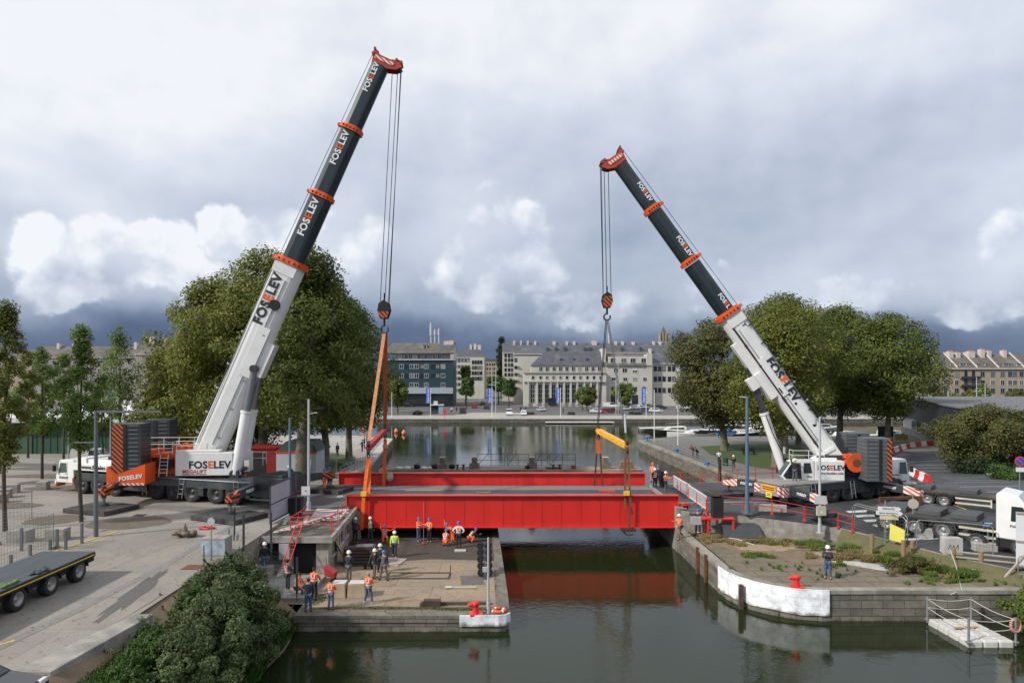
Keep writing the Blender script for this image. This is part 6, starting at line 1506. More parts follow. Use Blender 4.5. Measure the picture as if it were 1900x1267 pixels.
for ya, yb in ((1.3, 2.9), (3.7, 5.3), (6.1, 7.6)):
  b = B(GLASS); b.hexa([(X(ya) - .14, ya, .8), (X(ya) - .08, ya, .8), (X(yb) - .08, yb, .8), (X(yb) - .14, yb, .8), (X(ya) - .14, ya, 1.8), (X(ya) - .08, ya, 1.8), (X(yb) - .08, yb, 1.8), (X(yb) - .14, yb, 1.8)])
  w = part('window', b, HU); b = B(OFFW); ym = (ya + yb) / 2; b.cyl((X(ym) - .06, ym, .8), (X(ym) - .06, ym, 1.8), .04, n=4); b.bar((X(ya) + .03, ya, .78), (X(yb) + .03, yb, .78), .12, .06); part('frame', b, w)
b = B(BLACKP); b.box(-1.25, .25, .35, .4, 0, 1.95); part('door_opening', b, HU)
b = B(mat('cabinet_grey', (.36, .37, .37), .5, var=.1)); b.box(-1.95, -1.3, -.35, -.02, 1.0, 2.0); part('meter_cabinet', b, HU, bevel=.02)
b = B(CONC)
NS = 12
ST = thing('staircase', 'narrow concrete staircase with side walls climbing beside the hut', 'stairs', (-15.15, 41.8, PZ))
for i in range(NS): b.box(.0, 1.05, i * .42, 5.2, i * .205, (i + 1) * .205)
part('steps', b, ST)
b = B(CONCL)
for x in (-.28, 1.05): b.hexa([(x, -.5, 0), (x + .26, -.5, 0), (x + .26, 5.4, 0), (x, 5.4, 0), (x, -.5, .35), (x + .26, -.5, .35), (x + .26, 5.4, 2.75), (x, 5.4, 2.75)])
part('side_wall', b, ST)
b = B(CONC)
for i in range(4): b.box(-.6 + .0 * i, 0, i * .3, 1.6, 0, .15 * (i + 1))
single('low_steps', B(CONC).box(-1.2, 0, 0, 1.2, 0, .3).box(-1.2, 0, .3, 1.2, .3, .6).box(-1.2, 0, .6, 1.2, .6, .9), 'short broad concrete steps at the foot of the staircase below the railing gate', 'stairs', (-14.4, 40.6, PZ))
b = B(CONC); b.box(-4.0, 0, 0, 4.4, 0, .25); single('landing_slab', b, 'concrete landing slab between the hut door and the bank', 'slab', (-11.3, 37.6, PZ))
b = B(REDP); z = .02
for y in (0.6, 2.2): b.tube([V((-1.6, y, 0)), V((-1.6, y, 1.0)), V((1.0, y + .3, 1.0)), V((1.0, y + .3, 0))], .03)
b.tube([V((-1.6, .6, 1.0)), V((-1.6, 4.2, 1.0))], .03); b.tube([V((-1.6, .6, .55)), V((1.0, .9, .55))], .025)
for y in (.9, 3.0, 4.6, 6.4): b.cyl((.95 - .06 * y, y, 0), (.95 - .06 * y, y, 1.0), .03, n=6)
b.tube([V((.95, .9, 1.0)), V((.55, 6.4, 1.0))], .03)
single('roof_railing', b, 'thin red railing standing on the hut roof', 'railing', (-12.4, 43.0, -.13))
b = B(REDP); ladder(b, (-.2, -1.8, -1.75), (.25, .3, 1.05), .4, (1, 0, 0), .28, .03); single('red_ladder', b, 'red steel ladder leaning on the hut roof beside the stairs', 'ladder', (-13.45, 42.9, -.15))
b = B(mat('pink_white_paint', (.62, .45, .43), .6, var=.3, scale=3))
for i, (dx, dy) in enumerate([(0, 0), (.35, .1), (.75, -.05), (1.1, .3)]):
  b.tube([V((-1.5 + dx, -.5 + dy, .1 + .08 * i)), V((1.0 + dx * .6, 4.4 + dy, .25 + .05 * i))], .06, 6)
  for k in range(6): p = V((-1.5 + dx, -.5 + dy, .1 + .08 * i)).lerp(V((1.0 + dx * .6, 4.4 + dy, .25)), k / 5); b.cyl(p, p + V((.35, -.12, .05)), .04, n=5)
single('barrier_parts', b, 'heap of red and white barrier tubes lying on the hut roof', 'barrier tubes', (-13.5, 44.0, -.13))
b = B(CRGREY); b.box(-.04, .04, 0, .08, 0, 2.6); b.box(-.04, .04, 3.4, 3.48, 0, 2.6); b.box(-.04, .04, 0, 3.48, 2.5, 2.6); b.box(-.04, .04, 0, 3.48, 1.25, 1.32); b.box(-.04, .04, 0, 3.48, .1, .2)
b.use(mat('lilac_grey_panel', (.36, .36, .42), .6, var=.08)); b.box(-.02, .02, .08, 3.4, .2, 2.5)
single('hoarding_panel', b, 'tall framed grey panel screen at the top of the stairs', 'screen', (-16.0, 45.6, 0), -.06)
b = B(CRGREY)
for k in range(9): b.box(-.02, .02, k * .2, k * .2 + .03, .1, 1.9)
b.box(-.03, .03, -.05, 1.75, .1, .15); b.box(-.03, .03, -.05, 1.75, 1.85, 1.9)
single('bar_gate', b, 'open dark vertical bar gate left of the stairs', 'gate', (-16.6, 41.2, 0), .35)
for i, (px, py, h) in enumerate([(452, 1015, 1.9), (503, 1030, 2.6), (427, 1110, 1.5), (551, 1090, 1.6)]):
  p = at(px, py, 0 if i < 1 else (-1.0 if i == 1 else -1.2)); b = B(CRGREY); b.box(-.05, .05, -.05, .05, -.3, h)
  single('fence_post', b, ['dark square fence post standing alone on the paving left of the gate', 'tall dark fence post at the stair wall', 'dark fence post in front of the big bush', 'dark fence post beside the sitting man'][i], 'fence post', p)
FM = mat('mesh_wire', (.16, .18, .17), .6, metal=.3, var=.1)
def mesh_fence(label, pts, h, posts=CRGREY, step=.25, hstep=.2, name='mesh_fence', cat='fence', group=None, feet=False, r=.009):
  o = V(pts[0]); t = thing(name, label, cat, o, group=group); P = [V(p) - o for p in pts]
  b = B(posts)
  for p in P: b.cyl(p, p + V((0, 0, h)), .03, n=6)
  part('posts', b, t)
  b = B(FM)
  for p, q in zip(P, P[1:]):
    n = max(2, int((q - p).length / step))
    for k in range(n + 1): c = p.lerp(q, k / n); b.bar(c + V((0, 0, .08)), c + V((0, 0, h - .03)), r)
    m = max(2, int(h / hstep))
    for k in range(m + 1): z = V((0, 0, .08 + (h - .12) * k / m)); b.bar(p + z, q + z, r)
  part('mesh', b, t)
  if feet:
    b = B(CONC)
    for p in P: b.cbox(p + V((0, 0, .08)), (.25, .7, .14))
    part('foot', b, t)
  return t
mesh_fence('green wire fence in front of the stair landing by the bush', [(-15.4, 37.2, -1.4), (-13.6, 37.2, -2.2), (-11.6, 37.2, -2.3)], 1.25, r=.006)
mesh_fence('low wire fence along the top of the bank left of the gate', [(-15.9, 35.6, -.1), (-16.0, 39, 0), (-16.6, 41.2, 0)], 1.2, r=.006)
mesh_fence('tall temporary mesh fence standing on the left car park', [(-36.5, 47.4, 0), (-33.0, 47.4, 0)], 2.0, STEEL, feet=False)
mesh_fence('temporary mesh fence panels beside the flatbed trailer', [(-25.5, 33.6, 0), (-26.2, 39.4, 0), (-30.0, 40.0, 0)], 2.0, STEEL, feet=True)
b = B(CONC); b.box(-.7, .6, -.5, .5, 0, .95); b.use(mat('planter_paint', (.30, .36, .42), .8, var=.4, scale=3)); b.box(-.71, .61, -.51, -.5, .05, .85)
single('concrete_planter', b, 'square graffiti covered concrete planter box behind the bush', 'planter', (-16.3, 38.2, 0))
b = B(TXTR)
for k in range(6): b.tube([V((.5 * cos(k), .5 * sin(k) * .5, .06 + .02 * k)), V((.55 * cos(k + 1), .3 * sin(k + 1), .08)), V((.5 * cos(k + 2.2), .35 * sin(k + 2.2), .06))], .05)
single('strap_heap', b, 'heap of dark red straps on the paving before the outrigger mat', 'strap heap', at(384, 981, 0))
b = B(mat('dirty_cloth', (.17, .13, .10), .95, var=.4, scale=4)); r = random.Random(3)
for k in range(9): b.ball((r.uniform(-.55, .55), r.uniform(-.35, .35), .12 + r.uniform(0, .2)), (r.uniform(.15, .32), .2, r.uniform(.1, .22)), 7, 5)
b.cyl((0, 0, .2), (.03, 0, .85), .25, .02, n=7)
single('rag_heap', b, 'brown heap of rags and ropes lying on the open paving', 'rag heap', at(343, 996, 0))
b = B(BLACKP); b.box(-.4, .4, -.35, .35, 0, 1.1); b.box(-.43, .43, -.38, .38, 1.1, 1.2); single('litter_bin', b, 'dark green upright bin beside the pale pole at the bridge approach', 'bin', (-15.3, 48.9, 0))
b = B(CRGREY); b.box(-.04, .04, -.04, .04, 0, 3.2); single('fence_post', b, 'slim tall dark post right of the bin', 'fence post', (-15.0, 47.9, -.1))
def pole(label, x, y, z0, z1, r, m, extra=None, name='lamp_post', cat='lamp post', base=True):
  t = thing(name, label, cat, (x, y, z0)); b = B(m); h = z1 - z0
  b.cyl((0, 0, 0), (0, 0, h), r * 1.15, r * .8, n=10)
  if base: b.cyl((0, 0, 0), (0, 0, .6), r * 1.6, n=10); b.box(-r * 2.2, r * 2.2, -r * 2.2, r * 2.2, 0, .04)
  part('pole', b, t)
  if extra: extra(t, h)
  return t
def ex_cam(t, h):
  b = B(POLEG); b.bar((0, 0, h - .1), (-.35, 0, h - .1), .06); b.cyl((-.35, 0, h - .45), (-.35, 0, h - .05), .13, n=10); part('camera_arm', b, t)
  b = B(BLACKP); b.ball((-.35, 0, h - .5), .14); b.ball((.15, -.1, h - .25), .12); part('camera', b, t)
  b = B(mat('blank_sign_back', (.5, .52, .53), .6, var=.06)); b.box(-.42, .42, -.12, -.10, h - 5.9, h - 5.35); part('sign_plate', b, t)
  b = B(mat('box_grey', (.42, .42, .38), .6, var=.1)); b.box(-.3, .3, -.32, -.1, h - 6.65, h - 6.05); part('junction_box', b, t)
  b = B(LYELLOW); b.prism([(-.1, h - 6.5), (.12, h - 6.5), (.01, h - 6.28)], -.33, -.322, 'y'); part('warning_label', b, t)
pole('pale grey camera pole rising in front of the right crane', 21.1, 47.3, -.95, 6.95, .085, POLEG, ex_cam)
def ex_head(t, h): b = B(POLEG); b.bar((0, 0, h - .05), (-.5, .1, h), .12, .07); part('lamp_head', b, t)
pole('tall blue grey lamp post between the white railing and the right crane', 16.9, 49.6, -.1, 8.3, .13, POLEB, ex_head)
pole('blue pole behind the tall grey screen panel at the left', -16.1, 50.0, 0, 6.75, .1, POLEB)
def ex_sg(t, h):
  b = B(POLEG); b.bar((0, 0, h - 1.1), (.45, 0, h - 1.0), .05); b.box(.4, .62, -.06, .06, h - 1.03, h - .96); part('lamp_head', b, t)
  b = B(mat('sign_white', (.55, .55, .57), .6, var=.05)); b.box(-.5, .12, -.13, -.11, 1.1, 1.75); s = part('sign_plate', b, t); b = B(TXTD); b.cyl((-.18, -.14, 1.42), (-.18, -.13, 1.42), .05); part('sign_mark', b, s)
pole('pale grey pole with a white plate at the left bridge approach', -14.85, 50.4, 0, 8.1, .095, POLEG, ex_sg)
def ex_gan(t, h):
  b = B(POLED); b.bar((0, 0, h - .06), (3.9, .1, h - .06), .12, .12); part('beam', b, t)
  b = B(POLED); b.bar((0, 0, h - 1.95), (-1.4, .1, h - 1.95), .09, .07); part('lamp_arm', b, t)
pole('slate grey angular lamp gantry on the left car park', -25.45, 42.2, 0, 7.7, .12, POLED, ex_gan, base=False)
for i, (px, py, h) in enumerate([(205, 865, 5.2), (127, 885, 3.6), (415, 1060, 0)]):
  if h: pole(['thin grey post behind the white crane deck', 'thin twin post behind the white cab'][i], WX(px, 75), 75, -.3, h, .06, POLEG)
pole('slim grey signpost with an oval back plate on the apron edge', at(392, 1040, 0).x, at(392, 1040, 0).y, 0, 2.5, .03, STEEL, lambda t, h: part('plate', B(POLEG).cyl((0, -.04, h - .4), (0, -.02, h - .4), .2, n=14), t), name='signpost', cat='signpost')
for i, (px, py, h) in enumerate([(40, 1022, 1.3), (106, 1017, 1.1), (93, 1020, .6), (152, 1008, 1.2), (56, 1030, .6), (20, 1050, .6), (122, 1019, 1.05)]):
  p = at(px, py, 0); b = B(POLED); b.box(-.06, .06, -.06, .06, 0, h)
  single('steel_bollard', b, ['tall square slate bollard by the fence foot', 'slate bollard left of the trailer tail', 'short slate bollard behind the trailer', 'slim slate bollard beside the yellow line', 'short slate bollard in the row left of the planter block', 'short slate bollard closest to the left picture edge', 'slate bollard right beside the grey planter block'][i], 'bollard', p, group='slate bollards on the left car park')
for i, (px, py, w) in enumerate([(38, 1004, 1.2), (107, 1001, 1.1), (80, 908, .8), (18, 914, 1.3), (7, 923, 1.0), (0, 932, 1.0)]):
  p = at(px, py, 0); b = B(CONC); b.box(-w / 2, w / 2, -.4, .4, 0, .7)
  single('concrete_block', b, ['grey concrete block left of the fence corner post', 'grey concrete block at the fence corner post', 'small concrete block left of the white crane cab', 'concrete block at the left edge, farthest of three', 'concrete block at the left edge, middle of three', 'concrete block at the left edge, nearest of three'][i], 'concrete block', p, .1 * i, group='concrete blocks on the left car park', bevel=.02)
b = B(mat('container_red', (.22, .012, .012), .6, var=.2)); b.box(-1.5, 1.5, 0, 3.4, 0, 2.7); b.box(-1.6, 1.6, -.1, 3.5, 2.7, 2.8); b.use(BLACKP); b.box(-1.3, .55, -.03, .01, .1, 2.3)
single('red_container', b, 'dark red container with open black doorway behind the left crane', 'container', (-24.3, 66.5, 0))
b = B(mat('shed_white', (.42, .44, .47), .6, var=.1, scale=1, aniso=(8, 1, 1))); b.box(-1.9, 1.9, 0, 3.0, 0, 2.5); b.use(mat('green_dark_roof', (.05, .07, .065), .7)); b.prism([(-2, 2.55), (2, 2.55), (1.5, 3.5), (-1.0, 3.5)], 0, 3.1, 'y'); b.use(REDP); b.box(-1.95, 1.95, -.04, .02, 2.38, 2.56)
single('site_cabin', b, 'white site cabin with dark roof and red trim beside the plane trunk', 'site cabin', (-20.5, 65.5, 0))
b = B(mat('generator_white', (.5, .49, .46), .6, var=.1)); b.box(-.7, .7, -.4, .4, .15, 1.5); b.box(-.6, .6, -.35, .35, 1.5, 1.6); b.use(BLACKP); b.box(-.6, .6, -.38, .38, 0, .15); b.box(-.3, .1, -.41, -.4, .9, 1.2)
single('generator', b, 'white boxy generator on the ground behind the crane rear box', 'generator', (-19.1, 58.0, 0), bevel=.02)
b = B(WEBO); [b.ball((.35 * i, .1 * (i % 2), .2), (.35, .3, .25)) for i in range(-2, 3)]; single('sling_heap', b, 'heap of orange slings on the ground by the red container', 'sling heap', (-21.2, 60.5, 0))
mesh_fence('white mesh fence panels with a banner behind the pale pole', [(-17.8, 66, 0), (-18.3, 72, -.3)], 2.0, STEEL)
# ---------------- objects on the left platform
def red_bollard(label, x, y, z, rz=0):
  b = B(mat('bollard_red', (.70, .02, .02), .4, var=.1, coat=.3)); b.box(-.42, .42, -.35, .35, 0, .08)
  b.cyl((0, 0, .05), (0, 0, .55), .2, .16, n=14); b.lathe([(.16, .45), (.24, .55), (.26, .68), (.2, .78), (.02, .8)], 14); b.cyl((-.42, 0, .58), (.1, 0, .62), .13, .2, n=10)
  b.cyl((-.42, 0, .58), (-.5, 0, .56), .13, .09, n=10)
  o = single('mooring_bollard', b, label, 'bollard', (x, y, z), rz); o.scale = (.82, .82, .85); return o
red_bollard('bright red mooring bollard on the white curved quay corner at right', 15.5, 37.55, -1.64, -.1)
red_bollard('bright red mooring bollard beside the lifebuoy on the left platform', at(883, 1140, PZ).x, at(883, 1140, PZ).y, PZ + .03, .2)
LB = thing('lifebuoy', 'orange white ring lifebuoy lying at the platform corner', 'lifebuoy', (at(925, 1136, PZ).x, at(925, 1136, PZ).y, PZ + .08))
b = B(mat('buoy_orange', (.75, .12, .03), .6)); pts = [V((.34 * cos(t), .26 * sin(t), .04)) for t in [q * pi / 10 for q in range(21)]]; b.tube(pts, .09, 8); part('ring', b, LB)
b = B(TXTW)
for k in range(4): t = k * pi / 2 + .6; b.cyl((.34 * cos(t - .12), .26 * sin(t - .12), .04), (.34 * cos(t + .12), .26 * sin(t + .12), .04), .096, n=8)
part('band', b, LB)
SL = thing('signal_stack', 'double column of five black round fenders by the platform edge', 'fender stack', (-1.75, 43.6, PZ))
for k in range(5):
  for s in (0, 1):
    b = B(BLACKP); b.at((s * .72 - .36, k * .28, .25 + .0 * k)); z = 2.25 - k * .42 - .25
    b.at((s * .62 - .31 + .03 * k, -.35 * k, 1.9 - .40 * k)); b.cyl((0, -.16, 0), (0, .16, 0), .25, n=14); b.cyl((0, -.2, 0), (0, -.16, 0), .25, .15, n=14)
    b.use(DSTEEL); b.cyl((0, -.215, 0), (0, -.2, 0), .08, n=10); part('fender', b, SL)
b = B(DSTEEL); b.bar((0, .2, 2.1), (.12, -1.9, .1), .12); b.bar((.12, -1.9, .1), (.2, -2.6, -.5), .3, .15); part('rack', b, SL); SL.scale = (.85, .85, .85)
pole('short grey post with a bracket at the platform corner', at(906, 1138, PZ).x, at(906, 1138, PZ).y, PZ, PZ + 3.95, .06, POLEG, lambda t, h: part('bracket', B(POLEG).box(-.3, -.05, -.05, .05, h * .55, h * .55 + .25), t), name='signal_post', cat='post')
bag = mat('bag_beige', (.38, .30, .20), .9, var=.15, scale=2)
for i, (dx, w) in enumerate([(-.45, .85), (.55, 1.0)]):
  b = B(bag); p = at(645, 1105, PZ); b.hexa([(-w / 2, -.45, 0), (w / 2, -.45, 0), (w / 2, .45, 0), (-w / 2, .45, 0), (-w / 2 + .05, -.42, .75), (w / 2 - .04, -.40, .7), (w / 2 - .05, .45, .78), (-w / 2 + .06, .4, .74)])
  b.use(mat('bag_top', (.52, .50, .46), .8)); b.box(-w / 2 + .06, w / 2 - .06, -.38, .38, .755, .79)
  single('sand_bag', b, ['beige cube shaped building sack, left of a pair', 'beige cube shaped building sack with grey lid, right of a pair'][i], 'building sack', (p.x + dx, p.y, PZ), .05 * i, bevel=.07)
b = B(DWOOD)
for k in range(6): b.box(-1.0, 1.1, -.45 + .03 * k, .5, k * .2, k * .2 + .14)
b.use(STEEL); b.box(-.2, .9, -.3, .4, 1.2, 1.24); single('timber_stack', b, 'dark stack of heavy timbers beside the hut wall', 'timber stack', (at(667, 1047, PZ).x, at(667, 1047, PZ).y, PZ), .1)
b = B(LYELLOW); b.M = Euler((0, radians(62), .5)).to_matrix().to_4x4(); b.box(-1.1, 1.1, -.45, .45, -.02, .02); single('yellow_board', b, 'yellow board leaning against the hut wall', 'board', (at(629, 1045, PZ).x, at(629, 1045, PZ).y, PZ + 1.0))
b = B(DSTEEL); b.bar((0, 0, .15), (.45, .2, 1.5), .16, .05); b.use(STEEL); b.bar((-.05, 0, .3), (.42, .2, 1.55), .05); b.use(BLACKP)
for s in (-.25, .2): b.cyl((s, -.05, .17), (s + .08, .0, .17), .17, n=14)
single('hand_truck', b, 'grey hand truck leaning beside the three men', 'hand truck', (at(684, 1055, PZ).x, at(684, 1055, PZ).y, PZ))
WB = thing('wheelbarrow', 'red wheelbarrow standing upright against the hut corner', 'wheelbarrow', (at(613, 1078, PZ).x, at(613, 1078, PZ).y, PZ))
b = B(mat('barrow_red', (.35, .03, .03), .5)); b.hexa([(-.45, -.1, .5), (.35, -.3, .3), (.5, .1, .4), (-.3, .3, .6), (-.5, -.15, 1.2), (.4, -.4, .75), (.55, .15, .85), (-.35, .35, 1.3)]); part('tray', b, WB)
b = B(DSTEEL); b.bar((-.3, .3, .3), (-.5, .5, 1.8), .04); b.bar((0, .3, .3), (-.15, .5, 1.75), .04); b.cyl((.3, -.05, .2), (.3, .05, .2), .2, n=12); part('frame', b, WB); WB.scale = (.75, .75, .75)
b = B(OFFW); b.M = rotz(.03); b.cyl((-.9, 0, .1), (.9, 0, .1), .035, n=8); b.cyl((-.9, 0, .1), (-.5, 0, .1), .07, n=8); single('white_pipe', b, 'short white pole lying on the platform slab', 'pole', at(855, 1092, PZ))
b = B(DSTEEL)
for p, q in (((-1.9, 0, .05), (1.9, 0, .05)), ((-1.9, 1.2, .05), (1.9, 1.2, .05)), ((-1.9, 0, .05), (-1.9, 1.2, .05)), ((1.9, 0, .05), (1.9, 1.2, .05)), ((1.9, 1.2, .05), (1.92, 1.2, .5))): b.cyl(p, q, .03, n=6)
single('gate_leaf', b, 'thin rectangular steel frame lying flat on the platform slab', 'steel frame', at(774, 1074, PZ))
b = B(mat('pinkish_board', (.36, .30, .26), .8)); b.M = rotz(-.2); b.box(-.7, .7, -.9, .9, 0, .06); single('board', b, 'pale board lying on the ground under the striding man', 'board', at(728, 1043, PZ))
b = B(CONCL); b.box(-.4, .4, -.25, .25, 0, .08); single('stone_slab', b, 'small pale slab on the dark ground below the lone standing worker', 'slab', at(854, 1022, PZ))
b = B(STEEL); b.cyl((0, 0, 0), (0, 0, 3.0), .025, n=6); b.use(REDP); b.cyl((0, 0, 0), (0, 0, .08), .12, n=8); single('measuring_staff', b, 'long thin staff held upright between two orange workers', 'staff', at(786, 1008, PZ + .1))
b = B(DWOOD); [b.box(-.6 + .1 * k, .5, -.2, .2, k * .12, k * .12 + .1) for k in range(3)]; single('wood_scraps', b, 'mossy wood scraps on the platform edge stones', 'wood scraps', at(800, 1124, PZ))
b = B(DWOOD); b.box(-1.9, 1.9, -.12, .12, 0, .12); single('edge_timber', b, 'long rotten timber beside the red bollard on the platform edge', 'timber', at(845, 1121, PZ), .02)
# ---------------- right side site
GATE = thing('barrier_railing', 'slanting white and red barred railing across the right end of the bridge', 'railing', (14.1, 50.0, 0))
WR = mat('white_rail_paint', (.68, .64, .64), .5, var=.08)
for y0, y1 in ((0, 4.9), (5.1, 10.2)):
  b = B(WR)
  b.bar((.02 * y0, y0, 1.05), (0, y1, 1.05), .07); b.bar((0, y0, .15), (0, y1, .15), .06)
  for k in range(int((y1 - y0) / .22) + 1): y = y0 + k * .22; b.cyl((0, y, .15), (0, y, 1.05), .02, n=5)
  part('rail_panel', b, GATE)
b = B(REDP)
for y in (0, 2.5, 4.9, 7.6, 10.2): b.box(-.05, .05, y - .05, y + .05, -.1 if y > 1 else -1.0, .9)
part('posts', b, GATE)
for i, (x, y, z, w, h) in enumerate([(14.75, 49.6, -.35, .75, 1.45), (13.3, 60.6, 0, .5, 1.3)]):
  b = B(BLACKP); b.box(-w / 2, w / 2, -.3, .3, 0, h); b.box(-w / 2 - .02, w / 2 + .02, -.32, .32, h - .06, h)
  single('barrier_motor', b, ['black upright barrier cabinet on red legs at the near end of the white railing', 'black barrier cabinet at the far end of the white railing'][i], 'cabinet', (x, y, z))
b = B(REDP)
for x in (-.9, .9): b.box(x - .06, x + .06, -.4, -.28, -1.35, 0); b.box(x - .06, x + .06, .3, .42, -1.35, 0)
b.box(-1.3, 1.0, -.45, .45, -.08, 0); single('barrier_stand', b, 'red steel stand under the near black barrier cabinet', 'steel stand', (14.9, 49.6, -.36))
b = B(mat('junction_grey', (.38, .38, .35), .6)); b.box(-.35, .35, -.12, .12, 0, .55); b.use(DSTEEL); b.box(-.05, .05, -.05, .05, -.8, 0); single('junction_box', b, 'pale grey junction box beside the man in orange at the quay edge', 'junction box', (13.2, 49.5, -.85))
b = B(RED); b.cyl((0, -.2, 0), (0, .2, 0), .24, n=14); b.box(-.2, .2, -.2, .2, -.4, 0); single('bearing_block', b, 'small red round bearing block at the right girder end', 'bearing', (12.95, 51.6, .1))
def railing(label, pts, h, m=REDP, n=2, name='red_railing', sp=1.9, r=.021, group=None, cat='railing'):
  o = V(pts[0]); t = thing(name, label, cat, o, group=group); P = [V(p) - o for p in pts]
  b = B(m)
  for k in range(n): b.tube([p + V((0, 0, h * (k + 1) / n)) for p in P], r, 6)
  part('rails', b, t)
  for p, q in zip(P, P[1:]):
    c = max(1, round((q - p).length / sp))
    for j in range(c + (q is P[-1])):
      x = p.lerp(q, j / c); part('post', B(m).box(-.028, .028, -.028, .028, -.1, h + .02).add([(x_, y_, z_) for x_, y_, z_ in [(-.09, -.09, -.02), (.09, -.09, -.02), (.09, .09, -.02), (-.09, .09, -.02), (-.05, -.05, .12), (.05, -.05, .12), (.05, .05, .12), (-.05, .05, .12)]], [(0, 1, 5, 4), (1, 2, 6, 5), (2, 3, 7, 6), (3, 0, 4, 7)]), t).location = x
  return t
railing('long thin red railing along the road edge above the lower quay', [(14.9, 50.5, 0), (18.5, 49.1, -.02), (22.4, 47.4, -.6), (23.0, 46.6, -.7)], 1.0)
railing('red railing at the far edge of the right road by the basin', [(13.4, 62.2, 0), (19.0, 63.2, 0), (24.8, 65.6, 0), (30, 65.0, -.1)], 1.0)
railing('grey steel pedestrian railing along the top of the right stone quay', [(24.6, 72, -.8), (24.6, 82, -1.7), (24.4, 100, -1.7), (23.3, 120, -1.7)], 1.05, STEEL, 3, name='quay_railing', sp=2.4, r=.03)
railing('grey steel railing on the left quay edge beside the lawn', [(-16.4, 66, 0), (-18.0, 86, -1.3), (-18.6, 92, -1.7)], 1.05, STEEL, 3, name='quay_railing', sp=2.2)
railing('grey steel railing across the gravel yard behind the plane trunks', [(-21.8, 123, -1.7), (-30, 128, -1.7), (-50, 129.5, -1.7)], 1.05, STEEL, 3, name='quay_railing', sp=2.2)
railing('grey steel railing in front of the white generator at the approach', [(-18.2, 62.8, 0), (-16.4, 62.8, 0)], 1.0, STEEL, 2, name='quay_railing', sp=1.8)
for i, (x, y) in enumerate([(23.6, 99), (23.9, 84.5), (23.1, 118), (37, 124)]):
  b = B(mat('bollard_blue', (.06, .20, .38), .5, var=.15)); b.cyl((0, 0, 0), (0, 0, .75), .2, .16, n=12); b.cyl((-.35, 0, .62), (.35, 0, .66), .14, n=10); b.cyl((0, 0, .7), (0, 0, .85), .25, n=12)
  single('mooring_bollard', b, ['blue mooring bollard at the stone edge near the leaning walkers', 'blue mooring bollard at the stone edge nearest the bridge', 'blue mooring bollard at the corner of the right quay', 'blue mooring bollard by the moored boats'][i], 'bollard', (x, y, -1.7), group='blue bollards on the right quay')
b = B(DWOOD); b.cyl((0, 0, -3.8), (0, 0, .4), .18, n=8); single('mooring_pile', b, 'dark timber pile standing in the water right of the bridge end', 'pile', (23.2, 77, 0))
b = B(STEEL)
for k in range(4):
  o = k * .12
  for p, q in (((-1.9 + o, -.6 + o, .04 + .03 * k), (1.7 + o, -.6 + o, .04 + .03 * k)), ((-2.3 + o, .9 + o * .5, .04 + .03 * k), (1.6 + o, .9 + o * .5, .04)), ((-1.9 + o, -.6 + o, .04), (-2.3 + o, .9 + o * .5, .04)), ((1.7 + o, -.6 + o, .04), (1.6 + o, .9 + o * .5, .04))): b.cyl(p, q, .025, n=5)
for k in range(18): b.bar((-1.9 + k * .2, -.6, .05), (-2.2 + k * .2, .9, .05), .008)
single('site_fence_stack', b, 'stack of grey fence panels lying flat on the lower right quay', 'fence panels', at(1398, 986, -1.7))
b = B(mat('rubber_plate', (.05, .055, .06), .8, var=.2)); b.hexa([(-1.5, -.5, -.9), (1.3, -.7, -.9), (1.35, -.66, -.9), (-1.45, -.44, -.9), (-1.4, .1, 0), (1.2, .1, 0), (1.2, .16, 0), (-1.4, .16, 0)]); single('rubber_plate', b, 'large dark plate leaning on the retaining wall below the red railing', 'plate', (16.5, 49.4, -.75))
b = B(DWOOD); b.M = rotz(.1); b.box(-1.3, 1.4, -.12, .12, 0, .12); single('edge_timber', b, 'dark square timber lying behind the man on the lower quay', 'timber', at(1553, 1014, -1.7))
b = B(WOOD); b.M = rotz(-.5); b.box(-1.4, 1.4, -.4, .4, 0, .1); b.box(-1.0, 1.0, .4, .9, 0, .06); single('board', b, 'brown board heap at the roadside above the weeds', 'board', at(1712, 1012, -1.2))
b = B(BLACKP); b.ball((0, 0, .12), (.16, .12, .14)); b.ball((.12, 0, .2), (.09, .09, .08)); single('tool_bag', b, 'small black bag on the quay beside the man with the phone', 'bag', at(1555, 1072, -1.7))
b = B(OFFW); b.tube([V((0, 0, .03)), V((1.4, -1.6, .03)), V((2.6, -2.6, .03)), V((3.2, -4.2, .03))], .025, 5); single('rope', b, 'pale rope lying on the lower quay below the men at the wall', 'rope', at(1282, 985, -1.7))
b = B(CONC); b.box(-1.1, 1.1, -.2, .2, 0, .5); single('kerb_block', b, 'long grey concrete kerb block behind the red railing', 'concrete block', (18.7, 49.95, 0), -.25, bevel=.03)
def sgn(t, name, m, x0, x1, z0, z1, y=-.08, th=.02, arrow=0):
  b = B(m)
  if arrow: b.prism([(x0, z0), (x1, z0), (x1 + arrow, (z0 + z1) / 2), (x1, z1), (x0, z1)], y - th, y, 'y')
  else: b.box(x0, x1, y - th, y, z0, z1)
  return part(name, b, t)
SGW = mat('sign_face_white', (.62, .63, .62), .5, var=.05)
p = (24.3, 44.6, -1.0)
D = thing('direction_sign', 'white arrow shaped direction signs on two grey posts by the crossing', 'road sign', p, -.25)
part('post', B(STEEL).cyl((-.15, 0, 0), (-.15, 0, 2.75), .045, n=8), D); part('post', B(STEEL).cyl((.65, .9, 0), (.65, .9, 2.3), .045, n=8), D)
